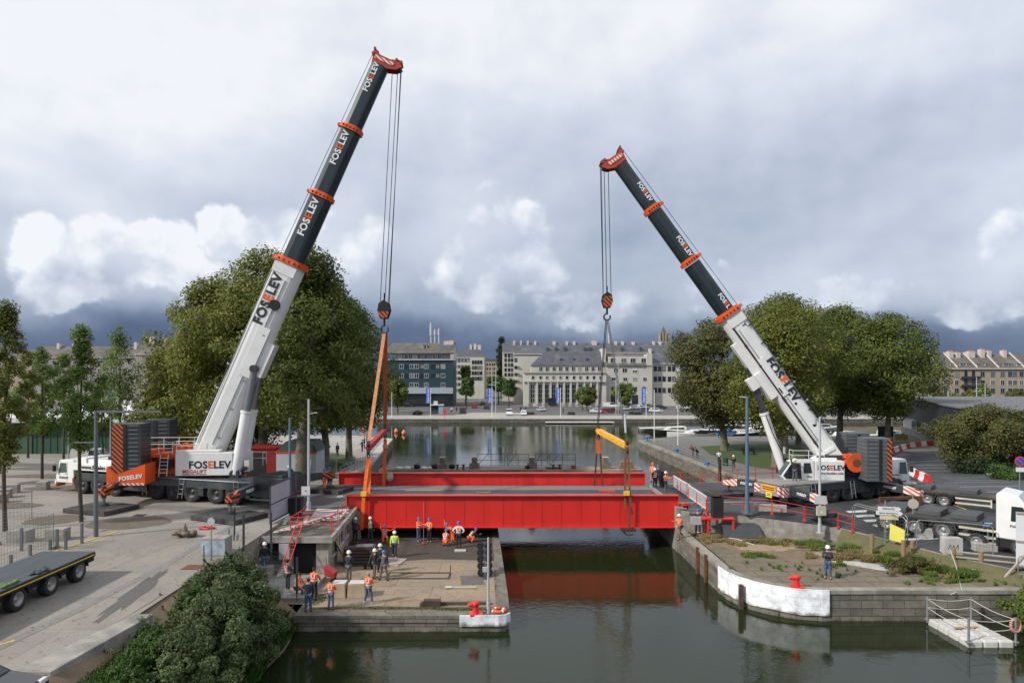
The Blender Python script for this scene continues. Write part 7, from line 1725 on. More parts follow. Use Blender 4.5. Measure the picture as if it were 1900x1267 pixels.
for z, x0, wdt, m, tx in ((2.12, -.62, 1.25, SGW, 'PRESQU\'ÎLE'), (1.84, -.72, 1.45, SGW, 'Bassin Saint-Pierre')):
  o = sgn(D, 'sign_plate', m, x0, x0 + wdt, z, z + .26, arrow=.13); lettering(o, tx, .13, face((x0 + wdt / 2, -.108, z + .13), (1, 0, 0), (0, 0, 1)), (TXTD,), .01)
sgn(D, 'sign_plate', mat('sign_cream', (.55, .50, .30), .6), -.5, .6, 1.56, 1.8, arrow=.0)
sgn(D, 'sign_plate', SGW, 1.0, 1.08, 1.1, 1.6)
D = thing('round_sign', 'back of a round road sign on a tall grey post before the trailers', 'road sign', at(1694, 1000, -1.0), -.2)
part('post', B(STEEL).cyl((0, 0, -.1), (0, 0, 3.0), .05, n=8), D); part('sign_plate', B(mat('sign_back', (.42, .38, .32), .6)).cyl((0, -.06, 2.35), (0, -.04, 2.35), .33, n=24), D)
D = thing('street_sign', 'small dark blue street name plate on a grey post', 'street sign', at(1833, 1024, -1.05), -.1)
part('post', B(STEEL).cyl((0, 0, -.1), (0, 0, 1.9), .035, n=8), D); o = sgn(D, 'sign_plate', mat('sign_blue', (.02, .06, .22), .5), -.33, .33, 1.5, 1.9, -.03)
lettering(o, 'AVENUE', .12, face((0, -.06, 1.79), (1, 0, 0), (0, 0, 1)), (TXTW,), .01); lettering(o, 'de TOURVILLE', .09, face((0, -.06, 1.63), (1, 0, 0), (0, 0, 1)), (TXTW,), .01)
D = thing('parking_sign', 'round blue and red no parking sign at the right picture edge', 'road sign', (WX(1892, 56), 56, -.1), -.2)
part('post', B(STEEL).cyl((0, 0, 0), (0, 0, 3.3), .05, n=8), D); o = part('sign_plate', B(REDP).cyl((0, -.08, 2.95), (0, -.06, 2.95), .4, n=28), D)
part('sign_face', B(mat('sign_face_blue', (.02, .08, .32), .5)).cyl((0, -.09, 2.95), (0, -.081, 2.95), .32, n=28), o); b = B(REDP); b.bar((-.22, -.095, 3.17), (.22, -.095, 2.73), .012, .07); part('slash', b, o); sgn(D, 'sub_plate', SGW, -.32, .32, 2.1, 2.45)
b = B(YELLOW); b.box(-.45, .45, -.3, .3, 0, .9); b.use(BLACKP); b.box(-.3, .3, -.31, -.3, .6, .66); single('grit_box', b, 'bright yellow box beside the shrub at the right', 'box', (WX(1857, 74), 74, -.9), bevel=.03)
b = B(CONC); b.box(-1.1, 1.1, -.4, .4, -.5, .1); single('low_wall', b, 'grey low plinth under the yellow box', 'plinth', (WX(1857, 74), 74.3, -.9))
FR = thing('crowd_fence', 'tall rounded tube fence panel with a yellow sheet by the crossing', 'fence', (24.9, 43.6, -1.1))
def tube_panel(t, p, q, h, label=None):
  p, q = V(p), V(q); b = B(STEEL); b.tube([p, p + V((0, 0, h - .15)), p.lerp(q, .04) + V((0, 0, h)), q.lerp(p, .04) + V((0, 0, h)), q + V((0, 0, h - .15)), q, p], .028, 6)
  n = int((q - p).length / .16)
  b.use(FM)
  for k in range(1, n): c = p.lerp(q, k / n); b.bar(c, c + V((0, 0, h)), .006)
  for k in range(1, 9): b.bar(p + V((0, 0, h * k / 9)), q + V((0, 0, h * k / 9)), .006)
  return part('panel', b, t, label)
tube_panel(FR, (-1.7, 3.4, .2), (-.02, 0, 0), 1.95); tube_panel(FR, (-1.3, 3.9, .2), (.45, .6, 0), 1.95)
b = B(mat('yellow_sheet', (.66, .60, .10), .7, var=.06)); b.hexa([(-.75, .55, .45), (-.15, -.05, .35), (-.14, -.02, .35), (-.74, .58, .45), (-.72, .5, 1.5), (-.12, -.1, 1.2), (-.11, -.07, 1.2), (-.71, .53, 1.5)]); part('yellow_sheet', b, FR)
FR2 = thing('crowd_fence', 'long tube fence panel running from the yellow sheet to the graffiti block', 'fence', (25.4, 43.2, -1.1)); tube_panel(FR2, (0, .1, 0), (3.6, -1.6, 0), 1.9)
for i, (px, py, w, h, z) in enumerate([(1765, 1027, 1.05, 1.0, -1.0), (1712, 1000, 1.1, .75, -.95), (1826, 1024, 1.3, .6, -1.05)]):
  p = at(px, py, z); b = B(CONCL); b.box(-w / 2, w / 2, -.3, .3, 0, h); b.use(TXTD)
  if i == 0: b.tube([V((-.3, -.31, .35)), V((-.2, -.31, .65)), V((-.1, -.31, .35)), V((0, -.31, .6)), V((.1, -.31, .35)), V((.25, -.31, .65)), V((.25, -.31, .3))], .018, 4)
  single('concrete_block', b, ['pale concrete block with black graffiti at the roadside', 'grey concrete block under the round sign', 'pale concrete block beside the blue street sign'][i], 'concrete block', p, -.15, group='concrete blocks along the right road', bevel=.04)
WBR = thing('wooden_barrier', 'low wooden post and rail barrier along the right road', 'barrier', (26.3, 41.0, -1.15))
for (x, y) in ((-1.4, 1.9), (.0, .1), (1.2, -.55), (3.2, -1.6)): part('post', B(WOOD).cyl((x, y, -.5), (x, y, .7), .14, n=8), WBR)
for z in (.22, .52): b = B(mat('grey_rail_wood', (.27, .23, .19), .85, var=.2)); b.tube([V((0, .1, z)), V((1.2, -.55, z)), V((3.2, -1.6, z))], .075, 6); part('rail', b, WBR)
for i, (x, y) in enumerate([(22.9, 43.9), (24.0, 42.3)]):
  b = B(WOOD); b.cyl((0, 0, -.3), (0, 0, .95), .14, n=8); single('wooden_post', b, ['stout wooden post beside the end of the red railing', 'stout wooden post in the weeds below the yellow sheet'][i], 'post', (x, y, -1.2))
HB = thing('site_hoarding', 'white plywood site hoarding with scribbled graffiti at the right edge', 'hoarding', (29.0, 39.2, -1.1), -.42)
part('panel', B(mat('hoarding_white', (.60, .62, .64), .6, var=.05, scale=.6)).box(-.3, 5.0, -.03, .03, .1, 3.2), HB); b = B(mat('raw_timber', (.33, .25, .2), .8, var=.2)); b.box(.55, .75, -.16, -.03, -.5, 3.3); b.box(-.3, 5, -.1, -.031, 1.5, 1.6); b.box(-.3, 5, -.1, -.031, 3.1, 3.2); b.box(-.3, 5, -.1, -.031, .1, .2); part('timber_frame', b, HB)
b = B(mat('prop_timber', (.36, .29, .25), .8, var=.2)); b.bar((.75, -.12, 1.7), (-1.1, -1.2, -.35), .11); part('prop', b, HB)
b = B(TXTD); b.tube([V((1.25 + .12 * k, -.04, .75 + (.28 if k % 2 else 0) + .05 * (k % 3))) for k in range(12)], .014, 4); part('graffiti', b, HB)
b = B(STEEL); tb = thing('crowd_barrier', 'small steel crowd barrier standing below the white hoarding', 'barrier', (28.1, 38.3, -1.35), -.45); tube_panel(tb, (0, 0, .2), (2.4, 0, .2), 1.0); part('feet', B(STEEL).box(.2, .26, -.3, .3, 0, .05).box(.2, .26, -.02, .02, 0, .25), tb)
b = B(SGW); b.M = rotz(-.35); b.box(-.9, .9, -.35, .35, 0, .03); b.use(mat('sign_blue', (.03, .1, .3), .5)); b.box(-.8, -.2, -.3, .3, .03, .035); single('fallen_sign', b, 'fallen blue and white sign board lying in the grass', 'sign board', at(1833, 1056, -1.3))
b = B(OFFW); b.tube([V((0, 0, .7)), V((-.3, -1.0, .0)), V((-.9, -2.2, -.45)), V((-1.8, -3.8, -.45)), V((-2.6, -4.1, -.6))], .02, 5); single('rope', b, 'thin pale rope hanging from the wooden barrier down to the pontoon', 'rope', (26.0, 40.9, -1.2))
PT = thing('floating_pontoon', 'white floating cube pontoon with rope railing at the lower right wall', 'pontoon', (22.15, 33.45, WZ))
PW = mat('pontoon_plastic', (.50, .49, .46), .6, var=.12, scale=1.5)
u, v_ = V((.74, 0, 0)), V((-.03, .76, 0))
for i in range(3):
  for j in range(4):
    c = u * (i * 1.02) + v_ * (j * 1.04)
    b = B(PW); b.M = Matrix.Translation(c) @ rotz(radians(28) * 0)
    q = [V((0, 0, 0)), u * .97, u * .97 + v_ * .98, v_ * .98]
    b.hexa([tuple(k + V((0, 0, -.18))) for k in q] + [tuple(k + V((0, 0, .32))) for k in q])
    part('float', b, PT, bevel=.09)
cs = [V((-.02, -.02, .3)), V((-.02, 0, .3)) + v_ * 4.1, V((0, 0, .3)) + u * 3.05 + v_ * 4.0, V((0, 0, .3)) + u * 3.08]
for c in cs: part('post', B(STEEL).cyl(c + V((0, 0, -.2)), c + V((0, 0, 1.15)), .055, n=8).cyl(c + V((0, 0, -.05)), c + V((0, 0, .0)), .15, n=8), PT)
b = B(mat('white_rope', (.5, .5, .46), .9))
for a_, c_ in ((0, 1), (1, 2), (2, 3), (3, 0)):
  for z in (1.05, .6): p, q = cs[a_] + V((0, 0, z)), cs[c_] + V((0, 0, z)); b.tube([p, p.lerp(q, .25) - V((0, 0, .08)), p.lerp(q, .5) - V((0, 0, .11)), p.lerp(q, .75) - V((0, 0, .08)), q], .017, 5)
part('rope_rail', b, PT)
b = B(PLY); b.bar(V((.3, 1.6, .36)), V((1.6, 1.75, .36)), .14, .06); single('timber_plank', b, 'short light plank lying on the white pontoon', 'plank', (22.15, 33.45, WZ + .02))
b = B(mat('buoy_faded', (.5, .22, .16), .7, var=.2)); b.M = Matrix.Translation((0, 0, 0)) @ Euler((radians(80), 0, .3)).to_matrix().to_4x4(); b.tube([V((.3 * cos(t), .3 * sin(t), 0)) for t in [q * pi / 8 for q in range(17)]], .07, 7); single('lifebuoy', b, 'faded pink lifebuoy hanging on the pontoon corner post', 'lifebuoy', (24.45, 33.5, WZ + 1.05))
b = B(mat('bank_rock', (.16, .15, .13), .95, var=.3, scale=2)); r = random.Random(9)
for k in range(12): b.ball((r.uniform(-1.2, 2), r.uniform(-2.6, 1.0), r.uniform(-.3, .5)), (r.uniform(.4, .8), r.uniform(.4, .7), r.uniform(.3, .5)), 7, 5)
o = single('rock_bank', b, 'grey brown rocks at the foot of the bright shrub by the pontoon', 'rocks', (27.0, 34.6, WZ))
for i, (px, py) in enumerate([(674, 800), (735, 803), (749, 806), (607, 799)]):
  p = at(px, py, WZ); b = B(mat('float_orange', (.75, .2, .08), .5)); b.ball((0, 0, .35), (.45, .45, .5), 10, 8); b.use(TXTW); b.cyl((0, 0, .8), (0, 0, 1.0), .15, n=8)
  single('marker_buoy', b, ['orange marker buoy behind the plane trunks, second from left', 'orange marker buoy left of a close pair in the open basin', 'orange marker buoy right of a close pair in the open basin', 'orange marker buoy seen between plane trunks, leftmost'][i], 'buoy', p, group='orange marker buoys in the basin')
RW = [mat('barrier_red_plastic', (.50, .03, .03), .5, var=.08), mat('barrier_white_plastic', (.68, .68, .66), .5, var=.06)]
def jersey(n0, pts, col0, lab, grp):
  tot = 0
  for i in range(len(pts) - 1):
    p, q = V(pts[i]), V(pts[i + 1]); d = q - p; L_ = d.length; b = B(RW[(i + col0) % 2]); w = L_ - .04
    b.prism([(-.25, 0), (.25, 0), (.25, .12), (.13, .4), (.1, .8), (-.1, .8), (-.13, .4), (-.25, .12)], -w / 2, w / 2, 'x')
    single('road_barrier', b, lab(i), 'road barrier', (p + q) / 2, atan2(d.y, d.x), group=grp, bevel=.02)
ORD = ['nearest the counterweights', 'second', 'third', 'fourth', 'fifth', 'sixth', 'seventh', 'eighth', 'ninth', 'tenth', 'eleventh', 'farthest, by the curved building']
pp = [at(px, py, -1.7) for px, py in ((1641, 848), (1646, 846), (1653, 842), (1658, 840), (1666, 837), (1671, 835), (1680, 833), (1687, 831), (1697, 829), (1708, 828), (1718, 827), (1729, 826))]
pp = [V((p.x, p.y, hr(p.y))) for p in pp]
jersey(0, pp, 0, lambda i: ('red' if i % 2 == 0 else 'white') + ' plastic road barrier of the far curved row, ' + (ORD[i] if i in (0, 10) else ORD[i] + ' from the counterweights'), 'red and white road barriers curving round the car park')
pp = [at(px, py, -.15) for px, py in ((1690, 881), (1700, 886), (1708, 890), (1717, 894), (1726, 898))]
jersey(0, pp, 1, lambda i: ['white plastic road barrier nearest the crane cab', 'red plastic road barrier second from the crane cab', 'white plastic road barrier between two red ones by the trailer', 'red plastic road barrier closest to the trailer deck'][i], 'road barriers beside the trailer')
def mk(name, pts, w, m=WLINE):
  for i in range(len(pts) - 1): strip(name, pts[i], pts[i + 1], w, m, hr, .012)
for k in range(12):
  y = 58 + k * 2.7; x0 = 38.2 + (y - 58) * .44; mk('parking_marking', [(x0, y), (x0 + 5.2 + .12 * k, y + .2)], .10)
mk('lane_marking', [(36.5, 62), (37.5, 70), (41, 78), (46, 85), (53, 91), (60, 93)], .16)
mk('yellow_marking', [(31.5, 57), (33.2, 53), (34.5, 48)], .12, YLINE); mk('yellow_marking', [(36, 51), (40, 52.5)], .10, YLINE)
for k in range(7): mk('crossing_marking', [(24.6 + .15 * k, 50.6 - k * .95), (27.4 + .1 * k, 51.0 - k * .95)], .42)
mk('lane_marking', [(12.6, 53.2), (18, 53.6), (24, 52.5)], .12)
# ============================================================ PEOPLE
def skin_obj(name, P, E, m, parent, lv=1, root=None):
  """continuous surface grown round a skeleton: P {key: (co, rx, ry)}, E edges"""
  bm = bmesh.new(); ly = bm.verts.layers.skin.verify(); ix = {}
  for k, (co, rx, ry) in P.items():
    v = bm.verts.new(co); v[ly].radius = (rx, ry); v[ly].use_root = (k == (root or next(iter(P)))); ix[k] = v
  for a, c in E: bm.edges.new((ix[a], ix[c]))
  me = bpy.data.meshes.new('tmp'); bm.to_mesh(me); bm.free()
  ob = bpy.data.objects.new('tmp', me); COL.objects.link(ob)
  ob.modifiers.new('s', 'SKIN').use_smooth_shade = True
  if lv: ob.modifiers.new('d', 'SUBSURF').levels = lv
  r = bpy.data.meshes.new_from_object(ob.evaluated_get(bpy.context.evaluated_depsgraph_get()))
  bpy.data.objects.remove(ob); bpy.data.meshes.remove(me)
  r.name = name; r.materials.clear(); r.materials.append(m)
  r.polygons.foreach_set('use_smooth', [True] * len(r.polygons))
  return part(name, r, parent)
SK = mat('skin_tone', (.46, .27, .19), .6, var=.06)
CL = {}
def cloth(name, c): return mat('cloth_' + name, c, .85, var=.15, scale=5)
HVO = cloth('orange_hi_vis', (1.0, .16, .04)); HVY = cloth('yellow_hi_vis', (.55, .80, .06)); NAVY = cloth('navy', (.018, .024, .042)); BLK = cloth('black', (.014, .014, .016))
JEAN = cloth('jeans', (.06, .10, .18)); GRY = cloth('grey', (.09, .085, .085)); GRYB = cloth('brown_grey', (.13, .11, .10)); WHT = cloth('white', (.62, .62, .64)); DKG = cloth('dark_grey', (.045, .046, .05)); LBL = cloth('light_blue', (.25, .3, .42)); DRD = cloth('maroon', (.14, .03, .035))
HW = mat('helmet_white', (.78, .78, .78), .3, var=.04); HBL = mat('helmet_blue', (.02, .13, .42), .3, var=.05); HAIRD = mat('hair_dark', (.02, .014, .01), .7, var=.2); HAIRG = mat('hair_grey', (.28, .26, .24), .7, var=.2)
BAND = mat('reflective_band', (.62, .64, .62), .35, var=.05); BOOT = mat('boot_leather', (.02, .018, .016), .7, var=.2); SHOE = mat('pale_shoe', (.45, .45, .45), .7, var=.1)
ARM = {'down': ((.07, .03, -.28), (.08, -.05, -.52)), 'folded': ((.09, -.06, -.25), (-.10, -.24, -.20)), 'hips': ((.22, .08, -.22), (.03, -.02, -.42)), 'fwd': ((.05, -.20, -.19), (-.02, -.42, -.12)),
    'up': ((.14, -.10, .17), (.12, -.16, .42)), 'phone': ((.06, -.10, -.25), (-.05, -.28, -.10)), 'out': ((.25, -.05, -.06), (.46, -.1, .04)), 'rail': ((.06, -.16, -.24), (.0, -.38, -.3)), 'low': ((.05, -.16, -.22), (.0, -.34, -.42)), 'back': ((.13, .10, -.24), (-.03, .16, -.44))}
LEG = {'stand': (((.11, -.01, .5), (.13, .02, .08)), ((-.11, -.01, .5), (-.13, .02, .08))), 'walk': (((.1, -.16, .52), (.1, -.24, .08)), ((-.1, .0, .5), (-.1, .30, .14))), 'wide': (((.17, -.03, .5), (.26, .02, .08)), ((-.17, -.02, .5), (-.24, .03, .08))),
    'crouch': (((.2, -.36, .42), (.17, -.10, .08)), ((-.2, -.34, .44), (-.17, -.06, .08))), 'kneel': (((.15, -.36, .46), (.15, -.36, .08)), ((-.12, -.12, .08), (-.12, .3, .08))), 'sit': (((.12, -.44, .05), (.13, -.46, -.36)), ((-.12, -.42, .07), (-.1, -.40, -.34)))}
def person(label, x, y, z, rz, top, legs, head='hw', legp='stand', lean=0, arms=('down', 'down'), vest=None, h=1.76, ph=None, side=0, shoes=BOOT, turn=0, sleeve=None, long=0, group=None, bands=True):
  t = thing('person', label, 'person', (x, y, z), rz, group); s = h / 1.76
  ph = ph if ph is not None else {'crouch': .40, 'kneel': .50, 'sit': .1}.get(legp, .95)
  Pv = V((0, 0, ph)); T = V((sin(side), -sin(lean), cos(lean))).normalized(); F = V((0, -cos(lean), -sin(lean)))
  spine, chest, neck, hc = Pv + T * .22, Pv + T * .44, Pv + T * .55, Pv + T * .55 + (T * .6 + V((0, 0, .4)) + V((0, -.08, 0))).normalized() * .15
  J = {'pelvis': (Pv, .13, .10), 'spine': (spine, .135, .105), 'chest': (chest, .155, .115), 'neck': (neck, .055, .055), 'jaw': (neck.lerp(hc, .55) + V((0, -.015, 0)), .065, .07), 'head': (hc, .085, .095), 'crown': (hc + V((0, .01, .07)), .06, .07)}
  E = [('pelvis', 'spine'), ('spine', 'chest'), ('chest', 'neck'), ('neck', 'jaw'), ('jaw', 'head'), ('head', 'crown')]
  hr_ = lambda p: hc + Matrix.Rotation(turn, 3, 'Z') @ V(p)
  J['nose'] = (hr_((0, -.115, -.015)), .012, .012); E.append(('head', 'nose'))
  for sg, ek in ((1, 'ear_a'), (-1, 'ear_b')): J[ek] = (hr_((sg * .095, .0, -.01)), .012, .02); E.append(('head', ek))
  A = {}
  for sg, ap, k in ((1, arms[0], 'a'), (-1, arms[1], 'b')):
    sh = chest + T * .02 + V((sg * .185, 0, 0)); e, w = ARM[ap]; el = sh + V((sg * e[0], e[1], e[2])); wr = sh + V((sg * w[0], w[1], w[2])); d = (wr - el).normalized(); A[k] = (sh, el, wr)
    J['sh' + k] = (sh, .065, .065); J['el' + k] = (el, .045, .045); J['wr' + k] = (wr, .028, .024); pm = wr + d * .07; J['pm' + k] = (pm, .036, .016)
    E += [('chest', 'sh' + k), ('sh' + k, 'el' + k), ('el' + k, 'wr' + k), ('wr' + k, 'pm' + k)]
    sd_ = d.cross(V((0, 1, 0.2))).normalized(); nn = d.cross(sd_)
    for q in range(4):
      b0 = pm + d * .03 + sd_ * (.027 - .018 * q); ln = (.068, .078, .072, .055)[q]
      J[f'f{q}{k}'] = (b0, .009, .009); J[f'g{q}{k}'] = (b0 + d * ln * .55 + nn * .008, .008, .008); J[f'h{q}{k}'] = (b0 + d * ln * .85 + nn * .03, .007, .007); E += [('pm' + k, f'f{q}{k}'), (f'f{q}{k}', f'g{q}{k}'), (f'g{q}{k}', f'h{q}{k}')]
    J['t' + k] = (wr + d * .05 + sd_ * .045, .010, .010); J['u' + k] = (wr + d * .09 + sd_ * .058 + nn * .012, .009, .009); E += [('wr' + k, 't' + k), ('t' + k, 'u' + k)]
  LG = {}
  for sg, (kn, an), k in ((1, LEG[legp][0], 'a'), (-1, LEG[legp][1], 'b')):
    hp = Pv + V((sg * .09, 0, -.04)); kn, an = V(kn), V(an); LG[k] = (hp, kn, an); fd = V((sg * .03, -.16, -.05)) if not (legp == 'kneel' and k == 'b') else V((0, .1, -.04))
    J['hp' + k] = (hp, .09, .09); J['kn' + k] = (kn, .058, .058); J['an' + k] = (an, .04, .045); J['to' + k] = (an + fd, .04, .028)
    E += [('pelvis', 'hp' + k), ('hp' + k, 'kn' + k), ('kn' + k, 'an' + k), ('an' + k, 'to' + k)]
  body = skin_obj('body', J, E, SK, t, 1)
  g = .022
  J2 = {'pelvis': (Pv, .15, .125)}; E2 = []
  for k in 'ab':
    hp, kn, an = LG[k]; J2['hp' + k] = (hp, .105, .105); J2['kn' + k] = (kn, .078, .080); J2['an' + k] = (an + (kn - an) * .08, .068, .07); E2 += [('pelvis', 'hp' + k), ('hp' + k, 'kn' + k), ('kn' + k, 'an' + k)]
  skin_obj('trousers', J2, E2, legs, t, 1)
  J3 = {'spine': (spine, .165, .135), 'hem': (Pv + T * (-.02 - long), .172 + long * .1, .145), 'chest': (chest, .18, .14), 'col': (chest.lerp(neck, .75), .08, .08)}; E3 = [('spine', 'hem'), ('spine', 'chest'), ('chest', 'col')]
  for k in 'ab':
    sh, el, wr = A[k]; J3['sh' + k] = (sh, .088, .088); J3['el' + k] = (el, .066, .066); J3['wr' + k] = (el.lerp(wr, .9), .048, .048); E3 += [('chest', 'sh' + k), ('sh' + k, 'el' + k), ('el' + k, 'wr' + k)]
  skin_obj('jacket', J3, E3, sleeve or top, t, 1, 'spine')
  if sleeve:
    J4 = {'spine': (spine, .178, .148), 'hem': (Pv + T * .02, .182, .152), 'chest': (chest, .20, .155), 'col': (chest + T * .07, .12, .10)}; skin_obj('vest', J4, [('spine', 'hem'), ('spine', 'chest'), ('chest', 'col')], top, t, 1)
  if top in (HVO, HVY) and bands:
    X_ = V((1, 0, 0)); Y_ = T.cross(X_).normalized()
    for q, (rx, ry) in ((.13, (.182, .155)), (.27, (.188, .158))):
      b = B(BAND); c = Pv + T * q; n = 16; vs = []
      for zz in (-.028, .028): vs += [c + T * zz + X_ * rx * cos(2 * pi * i / n) + Y_ * ry * sin(2 * pi * i / n) for i in range(n)]
      b.add(vs, [(i, (i + 1) % n, n + (i + 1) % n, n + i) for i in range(n)], True); part('reflective_band', b, t)
    for sx in (-.09, .09):
      for f in (-1, 1): b = B(BAND); p, q = Pv + T * .27 + V((sx, 0, 0)) + Y_ * f * .152, chest + T * .05 + V((sx, 0, 0)) + Y_ * f * .135; b.bar(p, q, .045, .02); part('reflective_brace', b, t)
  for k in 'ab':
    b = B(shoes); an = LG[k][2]; to = J['to' + k][0]; b.cyl(an + V((0, .02, .03)), an + V((0, .02, -.06)), .06, .055, n=8); b.ball(an.lerp(to, .55) + V((0, 0, -.035)), (.052, .13, .045), 8, 5); part('boot', b, t)
  b = B(HAIRD);
  for sx in (-.032, .032): b.ball(hr_((sx, -.09, .012)), .010, 6, 4)
  b.bar(hr_((-.022, -.088, -.052)), hr_((.022, -.088, -.052)), .008); part('face', b, body)
  if head in ('hw', 'hb', 'ho'):
    m = {'hw': HW, 'hb': HBL, 'ho': HVO}[head]; b = B(m); c = hc + V((0, .005, .035)); n = 14
    b.M = Matrix.Translation(c) @ Matrix.Rotation(turn, 4, 'Z'); prf = [(.115, 0), (.125, .02), (.122, .06), (.10, .11), (.06, .14), (.005, .15)]
    b.lathe([(.145, -.004), (.125, .0), (.125, .02), (.122, .06), (.10, .11), (.06, .14), (.001, .15)], n); b.ball((0, -.13, .0), (.09, .07, .012), 8, 4)
    part('helmet', b, t)
  else:
    b = B({'dark': HAIRD, 'grey': HAIRG, 'cap': NAVY}[head]); b.M = Matrix.Translation(hc) @ Matrix.Rotation(turn, 4, 'Z')
    b.ball((0, .02, .045), (.10, .112, .095), 10, 7)
    if head == 'cap': b.ball((0, -.12, .05), (.08, .07, .01), 8, 4)
    part('hair' if head != 'cap' else 'cap', b, t)
  if s != 1: t.scale = (s, s, s)
  return t
def PP(px, py, z, *a, **k):
  p = at(px, py, z); return p.x, p.y, z
GO = 'workers and onlookers round the left platform'
def Q(label, px, py, z, rz, *a, **k): x, y, z = PP(px, py, z); return person(label, x, y, z, rz, *a, **k)
Q('man in black jacket and jeans with white helmet on the low steps by the gate', 491, 1061, -2.0, .5, BLK, JEAN, 'hw', group=GO)
Q('man in orange vest over navy, dark cap, standing at the foot of the stairs', 534, 1096, -2.2, 2.4, HVO, DKG, 'cap', arms=('folded', 'folded'), sleeve=NAVY, group=GO, shoes=SHOE)
Q('man in orange vest sitting on the landing edge beside the standing capped man', 551, 1092, -2.0, 1.3, HVO, GRY, 'dark', 'sit', lean=.25, arms=('low', 'low'), group=GO, shoes=SHOE)
Q('man in navy jacket and jeans seen from behind below the sitting man', 572, 1135, PZ, 3.4, NAVY, JEAN, 'dark', arms=('fwd', 'down'), group=GO)
Q('man in orange vest and dark trousers facing the red wheelbarrow', 583, 1112, PZ, 2.9, HVO, BLK, 'dark', arms=('low', 'low'), group=GO)
Q('woman with long dark hair in orange vest and jeans beside the beige sacks', 614, 1131, PZ, 3.0, HVO, JEAN, 'dark', h=1.62, arms=('folded', 'folded'), group=GO)
Q('grey haired person in long orange coat and jeans alone on the slab', 684, 1119, PZ, 2.8, HVO, JEAN, 'grey', 'wide', h=1.66, arms=('folded', 'folded'), long=.1, group=GO, shoes=SHOE)
Q('man in dark blue jacket with white helmet behind the beige sacks', 647, 1079, PZ, 2.7, NAVY, GRYB, 'hw', arms=('folded', 'folded'), h=1.82, group=GO)
Q('man in black shirt with white helmet by the hand truck, left of three', 695, 1073, PZ, 1.9, BLK, GRYB, 'hw', arms=('fwd', 'down'), group=GO)
Q('man with white helmet half hidden between two others by the hand truck', 705, 1062, PZ, 2.6, BLK, BLK, 'hw', group=GO)
Q('man in brown grey overalls with blue helmet, hands on hips, seen from behind', 712, 1076, PZ, 3.0, GRYB, GRYB, 'hb', 'wide', arms=('hips', 'down'), sleeve=NAVY, group=GO)
Q('man in open yellow jacket over blue shirt with white helmet striding forward', 732, 1034, PZ, .1, HVY, NAVY, 'hw', 'walk', sleeve=HVY, bands=True, group=GO)
Q('man in bright yellow vest with white helmet standing under the left strap', 687, 1004, -2.4, 3.1, HVY, DKG, 'hw', sleeve=NAVY, arms=('fwd', 'down'), group=GO)
Q('man in dark grey jacket with white helmet at the hut corner', 659, 1007, -2.4, 2.9, DKG, BLK, 'hw', arms=('fwd', 'phone'), h=1.82, group=GO)
Q('crouching orange worker with blue helmet stretching an arm out, left of the striding man', 713, 1006, PZ, .4, HVO, HVO, 'hb', 'kneel', lean=.3, arms=('out', 'up'), group=GO)
Q('orange worker with blue helmet and jeans left of the upright staff', 777, 1004, PZ, 1.0, HVO, JEAN, 'hb', arms=('fwd', 'fwd'), group=GO)
Q('orange worker with blue helmet holding the upright staff from the right', 797, 1006, PZ, -.5, HVO, BLK, 'hb', arms=('folded', 'fwd'), group=GO)
Q('crouching orange worker with blue helmet, lowest of the group under the girder', 826, 1013, PZ, 2.9, HVO, HVO, 'hb', 'crouch', lean=.35, arms=('low', 'low'), group=GO)
Q('orange worker bending over and reaching an arm up under the girder', 840, 1008, PZ, -.9, HVO, HVO, 'hb', lean=.9, arms=('out', 'up'), group=GO)
Q('orange vest worker with white sleeves and blue helmet standing with hands on hips', 851, 1016, PZ, 3.1, HVO, BLK, 'hb', arms=('hips', 'hips'), sleeve=WHT, h=1.84, group=GO)
Q('worker in orange trousers with blue helmet crouching in the shade at the right', 871, 1006, PZ, 2.0, HVO, HVO, 'hb', 'crouch', lean=.9, arms=('low', 'fwd'), sleeve=BLK, group=GO)
GB = 'people at the bridge ends'
Q('worker all in orange with blue helmet on the approach, left of a close pair', 602, 909, 0, -.6, HVO, HVO, 'hb', arms=('folded', 'down'), group=GB)
Q('worker in orange jacket and dark trousers with blue helmet, right of a close pair', 611, 905, 0, .5, HVO, BLK, 'hb', arms=('folded', 'folded'), group=GB)
Q('orange vest worker with white helmet on the bridge end beside the girder', 1215, 907, -.1, .3, HVO, BLK, 'hw', sleeve=BLK, group=GB)
Q('worker in dark clothes with blue helmet behind the white helmeted one', 1221, 900, -.1, 2.6, NAVY, DKG, 'hb', group=GB)
Q('worker with red orange helmet at the far right bridge corner', 1211, 895, -.1, 2.6, HVO, HVO, 'ho', group=GB)
Q('orange jacket worker with white helmet beside the slanting white railing', 1235, 914, -.1, 1.2, HVO, GRYB, 'hw', arms=('fwd', 'fwd'), group=GB)
Q('man in orange coat with white helmet leaning at the quay edge below the girder', 1263, 1000, -1.75, -1.2, HVO, GRYB, 'hw', 'walk', lean=.2, arms=('low', 'fwd'), group=GB)
Q('man in navy overalls with blue helmet handling the red steel stand', 1295, 990, -1.7, 2.9, NAVY, NAVY, 'hb', arms=('out', 'up'), group=GB)
Q('man in navy jacket with white helmet holding a phone on the lower quay', 1536, 1073, -1.7, -.5, NAVY, JEAN, 'hw', arms=('phone', 'phone'), h=1.84, long=.08)
GW = 'people along the right quay railing'
Q('man in maroon top leaning on the quay railing, left of a leaning pair', 1286, 847, -1.7, -1.1, DRD, DKG, 'dark', lean=.5, arms=('rail', 'rail'), group=GW)
Q('man in black leaning far over the quay railing, right of a leaning pair', 1294, 850, -1.7, -1.1, BLK, BLK, 'dark', lean=.75, arms=('rail', 'rail'), group=GW)
